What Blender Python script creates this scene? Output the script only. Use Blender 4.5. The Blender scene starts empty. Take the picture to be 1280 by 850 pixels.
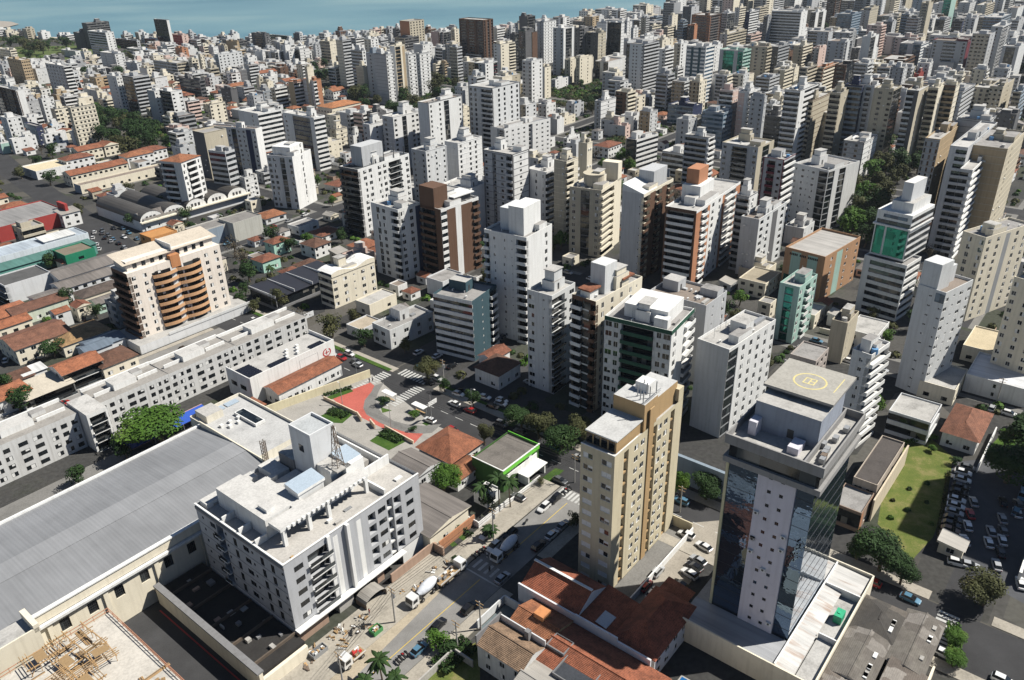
import bpy, math, random
from mathutils import Vector, Matrix
# ---------------------------------------------------------------- camera, sky, sun, exposure
SC = bpy.context.scene
COL = SC.collection
R = math.radians
FPX, PITCH, ROLL, CH = 995.0, R(27.15), R(-1.39), 130.0     # focal length (px of a 1280 wide frame), tilt down, roll, height
FW = Vector((0, math.cos(PITCH), -math.sin(PITCH)))
_u0 = Vector((0, math.sin(PITCH), math.cos(PITCH))); _r0 = Vector((1, 0, 0))
RT = math.cos(ROLL) * _r0 + math.sin(ROLL) * _u0
UP = -math.sin(ROLL) * _r0 + math.cos(ROLL) * _u0
cam_d = bpy.data.cameras.new("camera"); cam = bpy.data.objects.new("camera", cam_d); COL.objects.link(cam)
m = Matrix((RT, UP, -FW)).transposed().to_4x4(); m.translation = Vector((0, 0, CH)); cam.matrix_world = m
cam_d.sensor_width = 36; cam_d.lens = FPX / 1280 * 36; cam_d.clip_start = 1; cam_d.clip_end = 30000
SC.camera = cam
SUN_AZ, SUN_EL = 8.0, 50.0
w = bpy.data.worlds.new("World"); SC.world = w; w.use_nodes = True
nt = w.node_tree; bg = nt.nodes["Background"]; sky = nt.nodes.new("ShaderNodeTexSky")
sky.sky_type = 'NISHITA'; sky.sun_disc = False; sky.sun_elevation = R(SUN_EL); sky.sun_rotation = R(90 - SUN_AZ)
sky.air_density = 0.8; sky.dust_density = 0.15; sky.altitude = 100
nt.links.new(sky.outputs[0], bg.inputs[0]); bg.inputs[1].default_value = 0.05
sl = bpy.data.lights.new("sun", 'SUN'); sl.energy = 5.0; sl.angle = R(0.5); sl.color = (1, .955, .87)
so = bpy.data.objects.new("sun", sl); COL.objects.link(so)
so.rotation_euler = Vector((-math.cos(R(SUN_AZ)) * math.cos(R(SUN_EL)), -math.sin(R(SUN_AZ)) * math.cos(R(SUN_EL)), -math.sin(R(SUN_EL)))).to_track_quat('-Z', 'Y').to_euler()
SC.view_settings.view_transform = 'Standard'; SC.view_settings.look = 'None'
SC.view_settings.exposure = 0.5; SC.view_settings.gamma = 1
try:
    SC.cycles.max_bounces = 5; SC.cycles.diffuse_bounces = 1; SC.cycles.glossy_bounces = 3
    SC.cycles.use_denoising = True
except Exception: pass

# ---------------------------------------------------------------- camera maths: photo pixel -> point on a level plane
def ray(x, y): return FW + RT * ((x - 640) / FPX) + UP * ((425 - y) / FPX)
def gp(x, y, z=0.0):
    r = ray(x, y); t = (z - CH) / r.z
    return Vector((r.x * t, r.y * t, z))
def proj(p):
    d = Vector(p) - Vector((0, 0, CH)); k = d.dot(FW)
    return 640 + FPX * d.dot(RT) / k, 425 - FPX * d.dot(UP) / k
A0 = R(50.5); CA, SA = math.cos(A0), math.sin(A0)            # the street grid: u along the side street, v along the avenue
def W(u, v, z=0.0): return Vector((u * CA + v * SA, u * SA - v * CA, z))
def UV(p): return p[0] * CA + p[1] * SA, p[0] * SA - p[1] * CA
def uvp(x, y, z=0.0): return UV(gp(x, y, z))
RND = random.Random(7)

# ---------------------------------------------------------------- materials
_mc = {}
def nodes(name):
    mt = bpy.data.materials.new(name); mt.use_nodes = True
    t = mt.node_tree; b = t.nodes["Principled BSDF"]
    return mt, t, b
def tex(t, kind, scale, detail=3, vec=None, **kw):
    n = t.nodes.new(kind)
    if 'Scale' in n.inputs: n.inputs['Scale'].default_value = scale
    if 'Detail' in n.inputs: n.inputs['Detail'].default_value = detail
    for k, v in kw.items():
        if k in n.inputs: n.inputs[k].default_value = v
        else: setattr(n, k, v)
    if vec is not None: t.links.new(vec, n.inputs['Vector'])
    return n
def coords(t, sc=(1, 1, 1), rot=(0, 0, 0), kind='Object'):
    c = t.nodes.new("ShaderNodeTexCoord"); mp = t.nodes.new("ShaderNodeMapping")
    mp.inputs['Scale'].default_value = sc; mp.inputs['Rotation'].default_value = rot
    t.links.new(c.outputs[kind], mp.inputs[0]); return mp.outputs[0]
def ramp(t, fac, stops):
    r = t.nodes.new("ShaderNodeValToRGB"); e = r.color_ramp.elements
    while len(e) < len(stops): e.new(.5)
    for el, (p, c) in zip(e, stops): el.position = p; el.color = (*c, 1)
    t.links.new(fac, r.inputs[0]); return r.outputs[0]
def mix(t, fac, a, b, mode='MIX'):
    n = t.nodes.new("ShaderNodeMix"); n.data_type = 'RGBA'; n.blend_type = mode
    for k, v in ((0, fac), (6, a), (7, b)):
        if hasattr(v, 'is_output'): t.links.new(v, n.inputs[k])
        else: n.inputs[k].default_value = v if k == 0 else (*v[:3], 1)
    return n.outputs[2]
def sc(c, k): return tuple(min(1, x * k) for x in c)
def wallmat(col, rough=.85, dirt=.34, name='painted_wall'):
    key = ('w', col, rough, dirt)
    if key in _mc: return _mc[key]
    mt, t, b = nodes(name)
    n1 = tex(t, "ShaderNodeTexNoise", .12, 4, coords(t))
    n2 = tex(t, "ShaderNodeTexNoise", 1.0, 3, coords(t, (1.3, 1.3, .09)))
    n3 = tex(t, "ShaderNodeTexNoise", .5, 6, coords(t), Roughness=.75)
    a = mix(t, .5, ramp(t, n1.outputs['Fac'], [(.3, sc(col, .9)), (.7, sc(col, 1.05))]), ramp(t, n3.outputs['Fac'], [(.3, sc(col, .8)), (.46, sc(col, .99)), (.7, sc(col, 1.04))]))
    f = ramp(t, n2.outputs['Fac'], [(.46, (0, 0, 0)), (.72, (dirt, dirt, dirt))])
    c = mix(t, f, a, sc((col[0] * .55, col[1] * .53, col[2] * .5), 1))
    t.links.new(c, b.inputs['Base Color']); b.inputs['Roughness'].default_value = rough
    b.inputs['Specular IOR Level'].default_value = .25
    _mc[key] = mt; return mt
def roofmat(col, name='flat_roof', amt=.5):
    key = ('r', col, amt)
    if key in _mc: return _mc[key]
    mt, t, b = nodes(name)
    n1 = tex(t, "ShaderNodeTexNoise", .25, 6, coords(t), Roughness=.65)
    n2 = tex(t, "ShaderNodeTexNoise", 2.2, 3, coords(t))
    a = ramp(t, n1.outputs['Fac'], [(.3, sc(col, 1 - amt)), (.48, sc(col, .93)), (.7, sc(col, 1.06))])
    c = mix(t, .25, a, ramp(t, n2.outputs['Fac'], [(.35, sc(col, .5)), (.6, sc(col, 1.1))]))
    t.links.new(c, b.inputs['Base Color']); b.inputs['Roughness'].default_value = .9
    b.inputs['Specular IOR Level'].default_value = .2
    _mc[key] = mt; return mt
def tilemat(col, name='clay_tile_roof'):
    key = ('t', col)
    if key in _mc: return _mc[key]
    mt, t, b = nodes(name)
    n1 = tex(t, "ShaderNodeTexNoise", .45, 6, coords(t), Roughness=.7)
    wv = tex(t, "ShaderNodeTexWave", 1.1, 1, coords(t), bands_direction='X', Distortion=.5)
    wv2 = tex(t, "ShaderNodeTexWave", .8, 1, coords(t), bands_direction='Y', Distortion=.6)
    a = ramp(t, n1.outputs['Fac'], [(.3, sc(col, .42)), (.5, sc(col, .9)), (.72, sc(col, 1.25))])
    n3 = tex(t, "ShaderNodeTexNoise", 2.6, 2, coords(t))
    a = mix(t, ramp(t, n3.outputs['Fac'], [(.52, (0, 0, 0)), (.64, (.7, .7, .7))]), a, sc(col, .45))
    c = mix(t, .35, a, mix(t, 1, a, mix(t, .5, wv.outputs['Color'], wv2.outputs['Color']), 'MULTIPLY'))
    t.links.new(c, b.inputs['Base Color']); b.inputs['Roughness'].default_value = .9
    bp = t.nodes.new("ShaderNodeBump"); bp.inputs['Strength'].default_value = .6; bp.inputs['Distance'].default_value = .1
    t.links.new(wv.outputs['Fac'], bp.inputs['Height']); t.links.new(bp.outputs[0], b.inputs['Normal'])
    _mc[key] = mt; return mt
def metalroof(col, name='sheet_metal_roof', axis='X', scale=.55, streak=.35, rust=None):
    key = ('mr', col, axis, scale, rust)
    if key in _mc: return _mc[key]
    mt, t, b = nodes(name)
    st = (1.1, .05, .3) if axis == 'X' else (.05, 1.1, .3)
    n1 = tex(t, "ShaderNodeTexNoise", 1.0, 4, coords(t, st))
    n2 = tex(t, "ShaderNodeTexNoise", .11, 5, coords(t))
    wv = tex(t, "ShaderNodeTexWave", scale, 0, coords(t), bands_direction=axis)
    a = ramp(t, n1.outputs['Fac'], [(.3, sc(col, 1 - streak)), (.6, sc(col, 1.05))])
    a = mix(t, .35, a, ramp(t, n2.outputs['Fac'], [(.35, sc(col, .6)), (.65, sc(col, 1.15))]))
    if rust:
        n3 = tex(t, "ShaderNodeTexNoise", 1.0, 5, coords(t, (.9, .16, .3) if axis == 'X' else (.16, .9, .3)))
        a = mix(t, ramp(t, n3.outputs['Fac'], [(.52, (0, 0, 0)), (.72, (.75, .75, .75))]), a, rust)
    t.links.new(a, b.inputs['Base Color']); b.inputs['Roughness'].default_value = .55; b.inputs['Metallic'].default_value = .15
    bp = t.nodes.new("ShaderNodeBump"); bp.inputs['Strength'].default_value = .3; bp.inputs['Distance'].default_value = .05
    t.links.new(wv.outputs['Fac'], bp.inputs['Height']); t.links.new(bp.outputs[0], b.inputs['Normal'])
    _mc[key] = mt; return mt
def plain(name, col, rough=.6, metal=0.0, spec=.5):
    key = ('p', name, col, rough, metal)
    if key in _mc: return _mc[key]
    mt, t, b = nodes(name)
    n = tex(t, "ShaderNodeTexNoise", 3.0, 3, coords(t))
    t.links.new(ramp(t, n.outputs['Fac'], [(.3, sc(col, .88)), (.7, sc(col, 1.08))]), b.inputs['Base Color'])
    b.inputs['Roughness'].default_value = rough; b.inputs['Metallic'].default_value = metal
    b.inputs['Specular IOR Level'].default_value = spec
    _mc[key] = mt; return mt
def glassmat(name, dark, light, share, rough=.08, cell=1.45):
    mt, t, b = nodes(name)
    c = t.nodes.new("ShaderNodeTexCoord"); v = t.nodes.new("ShaderNodeVectorMath"); v.operation = 'SNAP'
    v.inputs[1].default_value = (cell, cell, cell * 2)
    t.links.new(c.outputs['Object'], v.inputs[0])
    wn = t.nodes.new("ShaderNodeTexWhiteNoise"); t.links.new(v.outputs[0], wn.inputs['Vector'])
    col = ramp(t, wn.outputs['Value'], [(0, dark), (1 - share, sc(dark, 1.6)), (min(.999, 1.02 - share), light), (1, light)])
    t.links.new(col, b.inputs['Base Color']); b.inputs['Roughness'].default_value = rough
    b.inputs['IOR'].default_value = 1.5; b.inputs['Specular IOR Level'].default_value = .6
    return mt
GLASS = glassmat('window_glass', (.008, .010, .012), (.16, .155, .14), .12)
GLASSD = glassmat('dark_band_glass', (.008, .011, .014), (.05, .06, .065), .3)
GLASSG = glassmat('green_glass', (.012, .10, .075), (.03, .19, .145), .4, .04); GLASSG.node_tree.nodes['Principled BSDF'].inputs['Metallic'].default_value = .75
GLASSB = glassmat('blue_glass', (.02, .05, .08), (.08, .14, .2), .4, .05)
def curtain():
    mt, t, b = nodes('mirror_curtain_glass')
    n = tex(t, "ShaderNodeTexNoise", .55, 2, coords(t))
    b.inputs['Base Color'].default_value = (.115, .17, .25, 1); b.inputs['Metallic'].default_value = .9; b.inputs['Roughness'].default_value = .025
    bp = t.nodes.new("ShaderNodeBump"); bp.inputs['Strength'].default_value = .2; bp.inputs['Distance'].default_value = .25
    t.links.new(n.outputs['Fac'], bp.inputs['Height']); t.links.new(bp.outputs[0], b.inputs['Normal'])
    return mt
MIRROR = curtain()
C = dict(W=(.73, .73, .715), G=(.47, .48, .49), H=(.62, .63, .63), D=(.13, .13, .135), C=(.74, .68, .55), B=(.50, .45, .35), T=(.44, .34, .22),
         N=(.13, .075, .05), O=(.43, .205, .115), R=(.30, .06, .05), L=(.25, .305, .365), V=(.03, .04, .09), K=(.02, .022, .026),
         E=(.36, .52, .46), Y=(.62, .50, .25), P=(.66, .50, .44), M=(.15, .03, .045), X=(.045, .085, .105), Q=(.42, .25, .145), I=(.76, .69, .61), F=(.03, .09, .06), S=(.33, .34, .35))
def wm(k): return wallmat(C[k]) if k not in 'K' else wallmat(C['K'], .4, .1)
ROOFS = [roofmat((.42, .41, .39)), roofmat((.44, .43, .41)), roofmat((.30, .29, .28)), roofmat((.50, .49, .47)), roofmat((.24, .2, .17))]
TILES = [tilemat((.32, .12, .062)), tilemat((.25, .095, .055)), tilemat((.16, .08, .052)), tilemat((.36, .145, .07)), tilemat((.13, .10, .085))]
FRAME = plain('window_frame_paint', (.72, .72, .70), .5)
FRAMED = plain('dark_frame', (.05, .05, .052), .4)
CONC = roofmat((.40, .385, .36), 'concrete', .35)
WHITE = wallmat(C['W'])
STEEL = plain('painted_steel', (.35, .36, .37), .45, .4)
BLACK = plain('black_rubber', (.015, .015, .016), .7)
REDP = plain('red_paint', (.45, .03, .03), .5)
TANK = plain('water_tank_plastic', (.12, .28, .50), .5)
def leafmat(name, lo, hi, yellow):
    mt, t, b = nodes(name)
    n1 = tex(t, "ShaderNodeTexNoise", .55, 3, coords(t)); n2 = tex(t, "ShaderNodeTexNoise", 6.0, 2, coords(t))
    a = ramp(t, n1.outputs['Fac'], [(.3, lo), (.55, hi), (.75, yellow)])
    c = mix(t, .4, a, mix(t, 1, a, ramp(t, n2.outputs['Fac'], [(.3, (.4, .4, .4)), (.7, (1, 1, 1))]), 'MULTIPLY'))
    t.links.new(c, b.inputs['Base Color']); b.inputs['Roughness'].default_value = .75; b.inputs['Specular IOR Level'].default_value = .2
    return mt
LEAF = [leafmat('leaves_dark_green', (.018, .04, .012), (.03, .065, .016), (.05, .085, .02)),
        leafmat('leaves_bright_green', (.03, .075, .01), (.07, .145, .018), (.13, .19, .04)),
        leafmat('leaves_dry_olive', (.045, .05, .02), (.075, .08, .03), (.11, .10, .04)),
        leafmat('bare_twigs', (.06, .05, .035), (.09, .075, .05), (.12, .10, .07))]
BARK = plain('tree_bark', (.10, .075, .05), .9)

# ---------------------------------------------------------------- mesh builder
class MB:
    def __init__(s): s.v = []; s.f = []; s.m = []
    def poly(s, pts, m):
        i = len(s.v); s.v.extend(tuple(p) for p in pts); s.f.append(tuple(range(i, i + len(pts)))); s.m.append(m)
    def quad(s, a, b, c, d, m): s.poly((a, b, c, d), m)
    def box(s, x0, y0, z0, x1, y1, z1, m, top=None, bottom=True):
        p = [(x, y, z) for z in (z0, z1) for y in (y0, y1) for x in (x0, x1)]
        q = s.quad
        q(p[0], p[1], p[5], p[4], m); q(p[1], p[3], p[7], p[5], m); q(p[3], p[2], p[6], p[7], m); q(p[2], p[0], p[4], p[6], m)
        q(p[4], p[5], p[7], p[6], top or m)
        if bottom: q(p[2], p[3], p[1], p[0], m)
    def prism(s, pts, z0, z1, m, top=None):           # pts counter-clockwise
        n = len(pts)
        for i in range(n):
            a, b = pts[i], pts[(i + 1) % n]
            s.quad((*a, z0), (*b, z0), (*b, z1), (*a, z1), m)
        s.poly([(*a, z1) for a in pts], top or m); s.poly([(*a, z0) for a in reversed(pts)], m)
    def tube(s, a, b, r0, r1, m, n=8, cap=True):
        a, b = Vector(a), Vector(b); d = (b - a).normalized()
        x = d.orthogonal().normalized(); y = d.cross(x)
        ra = [a + (x * math.cos(t) + y * math.sin(t)) * r0 for t in [2 * math.pi * i / n for i in range(n)]]
        rb = [b + (x * math.cos(t) + y * math.sin(t)) * r1 for t in [2 * math.pi * i / n for i in range(n)]]
        for i in range(n): s.quad(ra[i], ra[(i + 1) % n], rb[(i + 1) % n], rb[i], m)
        if cap: s.poly(rb, m); s.poly(list(reversed(ra)), m)
    def mesh(s, name):
        me = bpy.data.meshes.new(name); mats = []
        for m in s.m:
            if m not in mats: mats.append(m)
        me.from_pydata(s.v, [], s.f)
        for m in mats: me.materials.append(m)
        me.polygons.foreach_set('material_index', [mats.index(m) for m in s.m])
        me.update(); return me
    def build(s, name, parent=None, loc=(0, 0, 0), rot=0.0, smooth=False):
        if not s.f: return None
        me = s.mesh(name)
        if smooth: me.polygons.foreach_set('use_smooth', [True] * len(me.polygons))
        return put(name, me, parent, loc, rot)
def put(name, me, parent=None, loc=(0, 0, 0), rot=0.0):
    o = bpy.data.objects.new(name, me); COL.objects.link(o)
    o.location = loc; o.rotation_euler = (0, 0, rot)
    if parent is not None: o.parent = parent
    return o
def tag(o, label=None, cat=None, group=None, kind=None):
    if label: o['label'] = label
    if cat: o['category'] = cat
    if group: o['group'] = group
    if kind: o['kind'] = kind
    return o
def empty(name, loc, rot=0.0, label=None, cat=None, group=None):
    o = bpy.data.objects.new(name, None); COL.objects.link(o); o.location = loc; o.rotation_euler = (0, 0, rot)
    o.empty_display_size = .5
    return tag(o, label, cat, group)
AUTO = []                 # things whose label is written at the end from where they stand: (object, phrase, group)
def auto(o, phrase, cat, group, z=4.0):
    o['category'] = cat; o['group'] = group; AUTO.append((o, phrase, z)); return o
MARKS = []                # landmarks the automatic labels refer to: (x, y, phrase)
class Grid:               # a thing laid out in street-grid coordinates (u, v)
    def __init__(s, name, label, cat, u, v, group=None, z=0.0):
        s.e = empty(name, W(u, v, z), A0, label, cat, group); s.u, s.v, s.z = u, v, z
    def p(s, u, v, z): return (u - s.u, s.v - v, z - s.z)
    def box(s, mb, u0, u1, v0, v1, z0, z1, m, top=None): mb.box(u0 - s.u, s.v - v1, z0 - s.z, u1 - s.u, s.v - v0, z1 - s.z, m, top)
    def quad(s, mb, a, b, c, d, m): mb.quad(s.p(*a), s.p(*b), s.p(*c), s.p(*d), m)
    def part(s, mb, name, parent=None, smooth=False): return mb.build(name, parent or s.e, smooth=smooth)
VIS = []                  # picture boxes of the listed towers: nothing filled in later may cover more than their feet
OCC = set()               # occupied 3 m cells of the street grid
def occupy(cx, cy, hx, hy, ang, pad=1.5):
    ca, sa = math.cos(ang), math.sin(ang); hx += pad; hy += pad
    nx, ny = max(1, int(hx * 2 / 1.5)), max(1, int(hy * 2 / 1.5))
    for i in range(nx + 1):
        for j in range(ny + 1):
            a, b = -hx + 2 * hx * i / nx, -hy + 2 * hy * j / ny
            u, v = UV((cx + a * ca - b * sa, cy + a * sa + b * ca)); OCC.add((int(u // 3), int(v // 3)))
def occupy_uv(u0, u1, v0, v1):
    for i in range(int(u0 // 3), int(u1 // 3) + 1):
        for j in range(int(v0 // 3), int(v1 // 3) + 1): OCC.add((i, j))
def free_uv(u0, u1, v0, v1):
    return not any((i, j) in OCC for i in range(int(u0 // 3), int(u1 // 3) + 1) for j in range(int(v0 // 3), int(v1 // 3) + 1))

# ---------------------------------------------------------------- facades and towers
WT = {'p': 1, 's': .7, 'w': 1.3, 'd': .9, '.': .7, ':': .3, 'c': .5, 'C': 1, 'g': 1, 'v': .7, 'h': 1, 'b': 1.2, 'B': 1.2, 'r': 1.2, 'k': 1, 'l': 1.1}
MERGE = set('bBgGhrcCv.:')
_win = {}
def window_mesh(w_, h_, var, fr):
    key = (round(w_, 1), round(h_, 1), var, fr)
    if key in _win: return _win[key]
    b = MB(); f = .07
    for (x0, x1, z0, z1) in ((-w_ / 2, w_ / 2, 0, f), (-w_ / 2, w_ / 2, h_ - f, h_), (-w_ / 2, -w_ / 2 + f, f, h_ - f), (w_ / 2 - f, w_ / 2, f, h_ - f), (-.03, .03, f, h_ - f)):
        b.box(x0, -.08, z0, x1, -.01, z1, fr)
    b.quad((-w_ / 2 + f, -.03, f), (-.03, -.03, f), (-.03, -.03, h_ - f), (-w_ / 2 + f, -.03, h_ - f), FRAME if var in (1, 4) else GLASS)
    zz = h_ * .5 if var == 2 else f
    if var == 2: b.quad((.03, -.028, f), (w_ / 2 - f, -.028, f), (w_ / 2 - f, -.028, zz), (.03, -.028, zz), GLASS)
    b.quad((.03, -.03, zz), (w_ / 2 - f, -.03, zz), (w_ / 2 - f, -.03, h_ - f), (.03, -.03, h_ - f), FRAME if var in (2, 3, 4) else GLASS)
    me = b.mesh('window'); _win[key] = me; return me
_bal = {}
def balcony_mesh(w_, mt, rail, curved=0.0):
    key = (round(w_, 1), mt, rail, curved)
    if key in _bal: return _bal[key]
    b = MB(); d = .75
    if curved:
        n = 8; pts = [(-w_ / 2 + w_ * i / n, -d - curved * math.sin(math.pi * i / n)) for i in range(n + 1)]
        for i in range(n):
            (xa, ya), (xb, yb) = pts[i], pts[i + 1]
            b.quad((xa, ya, -.15), (xb, yb, -.15), (xb, yb, 1.0), (xa, ya, 1.0), mt)
            b.quad((xb, yb + .15, .1), (xa, ya + .15, .1), (xa, ya + .15, 1.0), (xb, yb + .15, 1.0), mt)
            b.quad((xa, ya, 1.0), (xb, yb, 1.0), (xb, yb + .15, 1.0), (xa, ya + .15, 1.0), mt)
            b.quad((xa, ya, -.15), (xa, 0, -.15), (xb, 0, -.15), (xb, yb, -.15), mt)
            b.quad((xa, ya + .15, .1), (xb, yb + .15, .1), (xb, 0, .1), (xa, 0, .1), mt)
        b.box(-w_ / 2 - .01, -d, -.15, -w_ / 2 + .12, 0, 1.0, mt); b.box(w_ / 2 - .12, -d, -.15, w_ / 2 + .01, 0, 1.0, mt)
    else:
        b.box(-w_ / 2, -d, -.15, w_ / 2, 0, .1, mt)
        if rail:
            b.box(-w_ / 2 + .03, -d + .03, .1, w_ / 2 - .03, -d + .07, .95, GLASSD); b.box(-w_ / 2, -d, .95, w_ / 2, -d + .1, 1.02, FRAMED)
        else:
            b.box(-w_ / 2, -d, .1, w_ / 2, -d + .13, 1.02, mt)
            b.box(-w_ / 2, -d + .13, .1, -w_ / 2 + .13, 0, 1.02, mt); b.box(w_ / 2 - .13, -d + .13, .1, w_ / 2, 0, 1.02, mt)
    me = b.mesh('balcony'); _bal[key] = me; return me
def facade(mb, P, Wd, z0, nf, fh, style, M, hero=None, rnd=RND):
    """P(u, out, z) -> local point; M = dict(wall, glass, acc, par); hero = list collecting ('w'|'b', u, z, width, height)"""
    def q(u0, u1, za, zb, m, w0=0.0): mb.quad(P(u0, w0, za), P(u1, w0, za), P(u1, w0, zb), P(u0, w0, zb), m)
    def hole(u0, u1, za, zb, d, back, rev):
        q(u0, u1, za, zb, back, -d)
        mb.quad(P(u0, 0, za), P(u1, 0, za), P(u1, -d, za), P(u0, -d, za), rev)
        mb.quad(P(u0, -d, zb), P(u1, -d, zb), P(u1, 0, zb), P(u0, 0, zb), rev)
        mb.quad(P(u0, 0, za), P(u0, -d, za), P(u0, -d, zb), P(u0, 0, zb), rev)
        mb.quad(P(u1, -d, za), P(u1, 0, za), P(u1, 0, zb), P(u1, -d, zb), rev)
    runs = []
    for ch in style:
        if runs and runs[-1][0] == ch and ch in MERGE: runs[-1][1] += WT[ch]
        else: runs.append([ch, WT[ch]])
    tot = sum(r_[1] for r_ in runs); x = 0.0; zt = z0 + nf * fh
    for ch, wt in runs:
        u0, u1 = x, x + Wd * wt / tot; x = u1; wd = u1 - u0; uc = (u0 + u1) / 2
        if ch in '.:': q(u0, u1, z0, zt, M['wall'])
        elif ch in 'cC': q(u0, u1, z0, zt, M['acc'])
        elif ch == 'g':
            for i in range(nf):
                za = z0 + i * fh
                q(u0, u1, za, za + .5, M['acc'], -.2); q(u0, u1, za + .5, za + fh, M['glass'], -.25)
            mb.quad(P(u0, 0, z0), P(u0, -.25, z0), P(u0, -.25, zt), P(u0, 0, zt), M['wall'])
            mb.quad(P(u1, -.25, z0), P(u1, 0, z0), P(u1, 0, zt), P(u1, -.25, zt), M['wall'])
        elif ch == 'v':
            d = .9
            q(u0, u1, z0, zt, M['wall'], -d)
            mb.quad(P(u0, 0, z0), P(u0, -d, z0), P(u0, -d, zt), P(u0, 0, zt), M['wall'])
            mb.quad(P(u1, -d, z0), P(u1, 0, z0), P(u1, 0, zt), P(u1, -d, zt), M['wall'])
            for i in range(nf):
                za = z0 + i * fh; q(u0 + wd * .2, u1 - wd * .2, za + .9, za + 2.2, M['glass'], -d + .03)
                mb.box(*boxp(P, u0 + wd * .1, u1 - wd * .1, -d, -.25, za + .1, za + .55), M['acc'])
        elif ch == 'h':
            for i in range(nf):
                za = z0 + i * fh
                q(u0, u1, za, za + 1.05, M['par']); hole(u0, u1, za + 1.05, za + fh - .3, .3, M['glass'], M['par']); q(u0, u1, za + fh - .3, za + fh, M['par'])
        elif ch in 'bBr':
            d = 1.15; par = M['acc'] if ch == 'B' else M['par']
            for i in range(nf):
                za = z0 + i * fh
                hole(u0, u1, za, za + fh - .35, d, M['glass'], M['wall']); q(u0, u1, za + fh - .35, za + fh, M['wall'])
                if hero is not None: hero.append(('b', uc, za, wd, par, ch == 'r'))
                else:
                    mb.box(*boxp(P, u0, u1, -.02, .55, za - .12, za + (.1 if ch == 'r' else .98)), par)
                    if ch == 'r': mb.box(*boxp(P, u0 + .05, u1 - .05, .45, .5, za + .1, za + .95), M['glass'])
        else:
            ww, hh, sl = {'p': (min(1.7, wd * .6), 1.4, .85), 's': (min(.75, wd * .45), .75, 1.4), 'w': (min(2.4, wd * .7), 1.35, .9), 'd': (min(1.9, wd * .6), 2.1, .2),
                          'k': (min(1.3, wd * .5), 1.2, .95), 'l': (wd * .78, 2.25, .2)}[ch]
            if ch != 'l' and 'k' in M: ww, hh = min(wd * .86, ww * M['k'][0]), min(fh - sl - .3, hh * M['k'][1])
            a, b_ = uc - ww / 2, uc + ww / 2
            q(u0, a, z0, zt, M['wall']); q(b_, u1, z0, zt, M['wall'])
            for i in range(nf):
                za = z0 + i * fh
                q(a, b_, za, za + sl, M['wall']); hole(a, b_, za + sl, za + sl + hh, 1.0 if ch == 'l' else .22, M['glass'], M['wall']); q(a, b_, za + sl + hh, za + fh, M['wall'])
                if hero is not None and ch != 'l': hero.append(('w', uc, za + sl, ww, hh, None))
                if ch == 'k': mb.box(*boxp(P, uc + ww * .2, uc + ww * .2 + .8, 0, .45, za + .25, za + .8), M['acc'])
def boxp(P, u0, u1, w0, w1, z0, z1):
    a, b = P(u0, w0, z0), P(u1, w1, z1)
    return min(a[0], b[0]), min(a[1], b[1]), min(a[2], b[2]), max(a[0], b[0]), max(a[1], b[1]), max(a[2], b[2])
def PR(wR, wL): return lambda u, w_, z: (u, -w_, z)
def PL(wR, wL): return lambda u, w_, z: (-w_, wL - u, z)
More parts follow.
